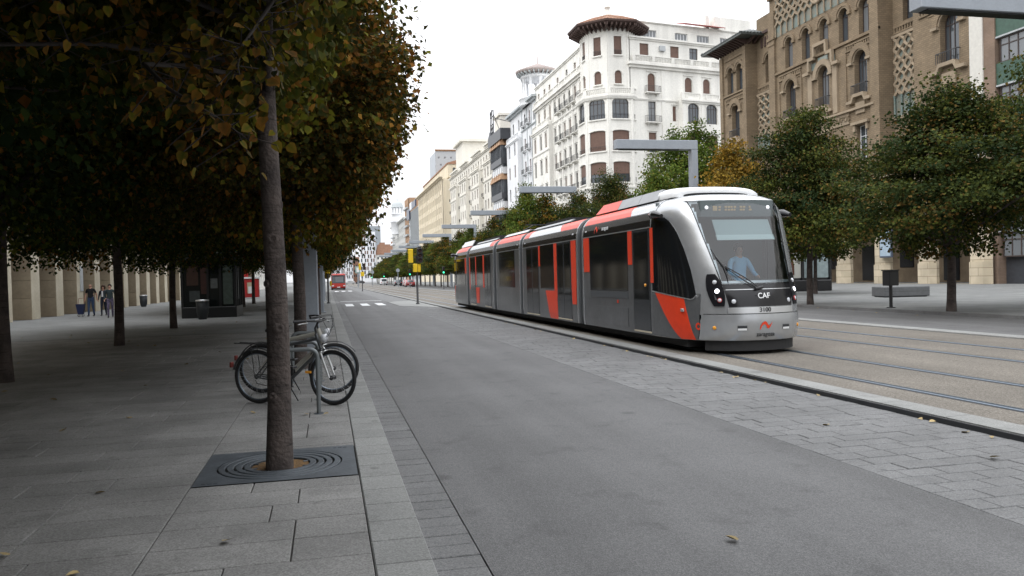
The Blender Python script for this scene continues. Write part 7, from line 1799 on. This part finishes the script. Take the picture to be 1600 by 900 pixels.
    b = MB(); b.tube([(bb.x, -.055, bb.z+.097), (0, -.055, Rw+.035)], .005, 4); b.tube([(bb.x, -.055, bb.z-.097), (.02, -.055, Rw-.08), (0, -.055, Rw-.035)], .005, 4); b.build('chain', bk, t)
    b = MB(); b.cbox(wb-.12, wb-.06, -.012, .012, .50, .53, .003) if False else b.cbox(.72, .80, -.05, -.03, .40, .43, .003); b.build('side_reflector', M['amber'], t)
    return t
fr_white = mat('bike_ivory', (.34, .33, .29), .35, coat=.4); fr_grey = mat('bike_grey', (.06, .065, .07), .35, coat=.4)
bicycle((-.90, 10.74, .08), R(-30), 'nearer bicycle with grey frame and black mudguards leaning at the first hoop stand', fr_grey, steer=-.10, low=False)
bicycle((-.93, 11.75, .08), R(-24), 'farther bicycle with a thick ivory frame and silver fork', fr_white, fat=1.6, steer=.45, rack=False)
# ------------------------------------------------------------------ people
def person(loc, heading, label, J, col, hair, h=1.72, radii=None, fem=False, bald=False, extra=None):
    """one continuous skinned body; faces coloured by the nearest limb"""
    t = thing('person', label, 'person', loc, heading)
    V = []; E = []; Rr = []; seg = []
    def add(p, r, s, par=None):
        V.append(p); Rr.append(r); seg.append(s)
        if par is not None: E.append((par, len(V)-1))
        return len(V)-1
    pel = add((0, 0, .95), (.155, .115), 'leg')
    wst = add((0, .0, 1.12), (.145, .105), 'top', pel); ch = add((0, -.01, 1.30), (.175, .12), 'top', wst); nb = add((0, 0, 1.43), (.11, .08), 'top', ch)
    nk = add((0, .0, 1.50), (.052, .055), 'skin', nb); hd = add((0, -.015, 1.60), (.078, .092), 'skin', nk); hd2 = add((0, -.01, 1.68), (.070, .085), 'skin', hd)
    for s in (-1, 1):
        sh = add((s*.185, 0, 1.40), (.062, .062), 'top', nb)
        el = add(tuple(J['el'][s]), (.045, .045), 'sleeve', sh); wr = add(tuple(J['wr'][s]), (.028, .032), 'fore', el)
        d = (Vector(J['wr'][s])-Vector(J['el'][s])).normalized(); pm = Vector(J['wr'][s])+d*.07; ph = add(tuple(pm), (.022, .040), 'skin', wr)
        for k in range(4): off = Vector((0, (k-1.5)*.018, 0)); add(tuple(pm+off+d*(.075-.008*abs(k-1.5))+Vector((-s*.012, 0, 0))), (.008, .008), 'skin', ph)
        add(tuple(pm+Vector((-s*.01, -.04, .0))+d*.02), (.009, .009), 'skin', ph)
        hp = add((s*.09, 0, .90), (.095, .105), 'leg', pel); kn = add(tuple(J['kn'][s]), (.062, .066), 'leg', hp); an = add(tuple(J['an'][s]), (.042, .045), 'leg', kn)
        a = Vector(J['an'][s]); he = add((a.x, a.y+.02, a.z-.055), (.040, .035), 'shoe', an); add((a.x+s*.01, a.y-.15, a.z-.065), (.040, .025), 'shoe', he)
    me = bpy.data.meshes.new('sk'); me.from_pydata(V, E, []); o = bpy.data.objects.new('sk', me); COL.objects.link(o)
    sm = o.modifiers.new('s', 'SKIN'); sm.use_smooth_shade = True; ss = o.modifiers.new('u', 'SUBSURF'); ss.levels = 2; ss.render_levels = 2
    for i, sv in enumerate(me.skin_vertices[0].data): sv.radius = Rr[i]; sv.use_root = (i == 0)
    dg = bpy.context.evaluated_depsgraph_get(); dg.update(); bm_ = bpy.data.meshes.new_from_object(o.evaluated_get(dg)); bpy.data.objects.remove(o); bpy.data.meshes.remove(me)
    bm_.materials.clear(); order = ['skin', 'top', 'leg', 'shoe']; [bm_.materials.append(col[k]) for k in order]
    segs = [(Vector(V[a]), Vector(V[b]), seg[b]) for a, b in E]
    for f in bm_.polygons:
        c = f.center; best = 9; bs = 'top'
        for a, b, s in segs:
            ab = b-a; tt = max(0, min(1, (c-a).dot(ab)/max(ab.dot(ab), 1e-9))); d = (c-(a+ab*tt)).length
            if d < best: best = d; bs = s; bt = tt
        if bs == 'sleeve' and col.get('short') and bt > .6: bs = 'skin'
        if bs == 'fore': bs = 'skin' if col.get('short') else 'top'
        if bs == 'sleeve': bs = 'top'
        if bs == 'skin' and c.z > 1.44 and c.z < 1.465: bs = 'top'
        f.material_index = order.index(bs); f.use_smooth = True
    s_ = h/1.76; body = link('body', bm_, None, t); body.scale = (s_, s_, s_)
    def sub(b, name, m): q = b.build(name, m, t); q.scale = (s_, s_, s_); return q
    if not bald:
        b = MB(); rad = .105 if not fem else .135
        bm = bmesh.new(); bmesh.ops.create_icosphere(bm, subdivisions=3, radius=1)
        rr_ = random.Random(3); 
        for v in bm.verts:
            n_ = v.co.copy(); k = 1+(.10 if fem else .03)*math.sin(n_.x*9+n_.z*7)*math.cos(n_.y*8)
            v.co = Vector((n_.x*rad*.92*k, n_.y*rad*k+.018, n_.z*rad*(1.0 if not fem else 1.1)*k+1.66+(0 if not fem else -.01)))
            if v.co.y < -.045 and v.co.z < 1.715: v.co.y = -.045+(v.co.y+.045)*.1
        b.add([tuple(v.co) for v in bm.verts], [[v.index for v in f.verts] for f in bm.faces], 0, True); bm.free(); sub(b, 'hair', hair)
    b = MB(); b.lathe([(.001, -.012), (.012, 0), (.001, .016)], 8, c=(0, -.105, 1.615)); [b.lathe([(.001, -.02), (.014, 0), (.001, .022)], 8, c=(s*.085, 0, 1.615)) for s in (-1, 1)]; sub(b, 'nose_and_ears', col['skin'])
    b = MB(); [b.lathe([(.001, -.007), (.008, 0), (.001, .007)], 8, c=(s*.030, -.098, 1.645)) for s in (-1, 1)]; sub(b, 'eye', M['black']); b = MB(); b.cbox(-.022, .022, -.103, -.095, 1.575, 1.583, .003); sub(b, 'mouth', M['lamp_red'])
    if extra: extra(t, s_, sub)
    return t
skin = mat('skin', (.42, .24, .17), .6); navy = mat('navy_cloth', (.012, .016, .032), .9); jeans = mat('blue_jeans', (.035, .06, .12), .9, var=.2, scale=12); blk = mat('black_cloth', (.010, .010, .012), .9); shoe = mat('dark_shoe', (.02, .018, .016), .6)
brownhair = mat('brown_hair', (.05, .022, .012), .8, bump=.5, bscale=40); darkhair = mat('dark_hair', (.015, .010, .008), .8)
def trolley(t, s_, sub):
    b = MB(); b.M = Matrix.Translation((.42, .05, 0)); b.prism([(-.13, .12), (.13, .12), (.20, .62), (-.20, .62)], -.14, .14, 'y'); sub(b, 'trolley_bag', mat('trolley_blue', (.01, .02, .07), .8))
    b = MB(); b.tube([(.30, .05, .62), (.30, .05, .95), (.58, .05, .95), (.58, .05, .62)], .012, 6); b.ring((.33, .05, .07), .06, .015, 'y', 14, 5); b.ring((.52, .05, .07), .06, .015, 'y', 14, 5); sub(b, 'trolley_handle', mat('handle_red', (.3, .05, .04), .5))
# the walkers face the photographer (local -y is forward)
person((-12.28, 46.57, .08), R(-8), 'bald man in a black T-shirt and jeans pulling a blue shopping trolley', dict(el={-1: (-.27, .03, 1.13), 1: (.27, .05, 1.13)}, wr={-1: (-.28, -.05, .90), 1: (.29, .05, .93)}, kn={-1: (-.09, -.08, .50), 1: (.10, .0, .50)}, an={-1: (-.09, -.10, .09), 1: (.10, .13, .10)}), dict(skin=skin, top=blk, leg=jeans, shoe=shoe, short=True), None, 1.77, bald=True, extra=None)
t = thing('shopping_trolley', 'dark blue shopping trolley beside the bald man', 'trolley', (-12.78, 46.55, .08)); b = MB(); b.prism([(-.12, .12), (.12, .12), (.20, .66), (-.22, .66)], -.14, .14, 'y'); b.build('bag', mat('trolley_blue', (.008, .015, .06), .8), t)
b = MB(); b.tube([(-.15, .1, .66), (-.12, .1, .95), (.16, .1, .97), (.12, .1, .66)], .012, 6); b.build('handle', mat('handle_red', (.3, .05, .04), .5), t); b = MB(); [b.ring((x_, 0, .075), .055, .02, 'y', 16, 6) for x_ in (-.1, .1)]; b.build('wheels', M['black'], t)
def shirt(t, s_, sub):
    b = MB(); b.prism([(-.035, 1.43), (.035, 1.43), (.05, 1.10), (-.05, 1.10)][::-1], -.165, -.145, 'y'); sub(b, 'white_shirt_front', M['white_paint'])
person((-11.75, 46.9, .08), R(-5), 'woman with curly brown hair in a dark suit jacket over a white top', dict(el={-1: (-.25, .03, 1.14), 1: (.25, .05, 1.14)}, wr={-1: (-.26, -.06, .92), 1: (.20, -.16, 1.0)}, kn={-1: (-.08, -.10, .50), 1: (.09, .03, .50)}, an={-1: (-.08, -.10, .09), 1: (.09, .15, .11)}), dict(skin=skin, top=navy, leg=navy, shoe=shoe), brownhair, 1.62, fem=True, extra=shirt)
person((-10.62, 43.6, .08), R(10), 'person in a dark jacket half hidden behind the second-row trunk', dict(el={-1: (-.26, .03, 1.13), 1: (.27, .03, 1.14)}, wr={-1: (-.26, -.12, .94), 1: (.30, .02, .92)}, kn={-1: (-.09, -.12, .50), 1: (.10, .02, .50)}, an={-1: (-.09, -.14, .09), 1: (.10, .17, .11)}), dict(skin=skin, top=mat('slate_jacket', (.03, .045, .05), .9), leg=mat('patterned_trousers', (.04, .035, .07), .9, col2=(.16, .13, .2), var=.3, scale=14), shoe=shoe), darkhair, 1.68)
t = thing('handbag', 'dark handbag carried by the person behind the trunk', 'bag', (-10.14, 43.45, .72)); b = MB(); b.cbox(-.18, .18, -.08, .08, 0, .26, .05); b.build('body', blk, t); b = MB(); b.tube([(-.12, 0, .25), (-.06, 0, .42), (.06, 0, .42), (.12, 0, .25)], .012, 6); b.build('strap', blk, t)
# driver of the tram, behind the windscreen
person((8.10, 14.70, .42), 0, 'tram driver in a light blue shirt seen through the windscreen', dict(el={-1: (-.27, -.12, 1.14), 1: (.27, -.12, 1.14)}, wr={-1: (-.20, -.38, 1.08), 1: (.20, -.38, 1.08)}, kn={-1: (-.12, -.40, .88), 1: (.12, -.40, .88)}, an={-1: (-.12, -.42, .45), 1: (.12, -.42, .45)}), dict(skin=skin, top=mat('driver_shirt', (.22, .50, .75), .8), leg=navy, shoe=shoe), darkhair, 1.76)
# small far pedestrians
def walker(x, y, m1, m2, lab, grp='distant pedestrians'):
    person((x, y, .1), random.uniform(-.4, .4), lab, dict(el={-1: (-.25, .03, 1.13), 1: (.25, .03, 1.13)}, wr={-1: (-.25, -.10, .92), 1: (.25, .05, .92)}, kn={-1: (-.09, -.12, .50), 1: (.10, .02, .50)}, an={-1: (-.09, -.14, .09), 1: (.10, .17, .11)}), dict(skin=skin, top=m1, leg=m2, shoe=shoe), darkhair, 1.7)
walker(-1.9 + 3.6, 185, blk, navy, 'tiny dark pedestrian at the far end of the left pavement'); walker(23.4, 112, blk, jeans, 'tiny pedestrian under the right-hand trees left of the tram rear')
# ------------------------------------------------------------------ fallen leaves
for i in range(46):
    x = rs.uniform(-9.5, -.9); y = rs.uniform(6.5, 34); drop(x, y, .081, rs.uniform(.07, .12), 'dry yellowish leaf lying on the shaded left promenade', 'fallen leaves on the left promenade')
for x, y, lab in ((-.62, 5.05, 'brown curled leaf on the slabs before the tree grate'), (-1.85, 5.15, 'pale leaf on the joint left of the tree grate'), (-1.35, 4.72, 'small tan leaf on the slabs low at the left'), (-.27, 9.55, 'tan leaf at the foot of the first hoop stand'), (-.08, 9.50, 'brown leaf right of the hoop stand foot'), (-.9, 9.9, 'yellow leaf under the rear bicycle wheel'), (-.50, 7.35, 'brown leaf on the grate behind the trunk')):
    drop(x, y, .083, .085, lab, None)
for x, y, lab in ((2.35, 4.35, 'single pale leaf on the asphalt at the bottom right'), (5.35, 5.6, 'lone tan leaf on the granite band at the right'), (5.0, 7.3, 'small leaf in the middle of the granite band')): drop(x, y, .004, .10, lab, None)
for i in range(26): drop(rs.uniform(5.98, 6.12), rs.uniform(5, 30), .004, rs.uniform(.06, .12), 'dry leaf gathered against the dark track kerb', 'fallen leaves along the track kerb')
for i in range(14): drop(rs.uniform(18.6, 19.4), rs.uniform(15, 45), .004, rs.uniform(.09, .14), 'dry leaf in the far gutter under the right-hand trees', 'fallen leaves along the right kerb')
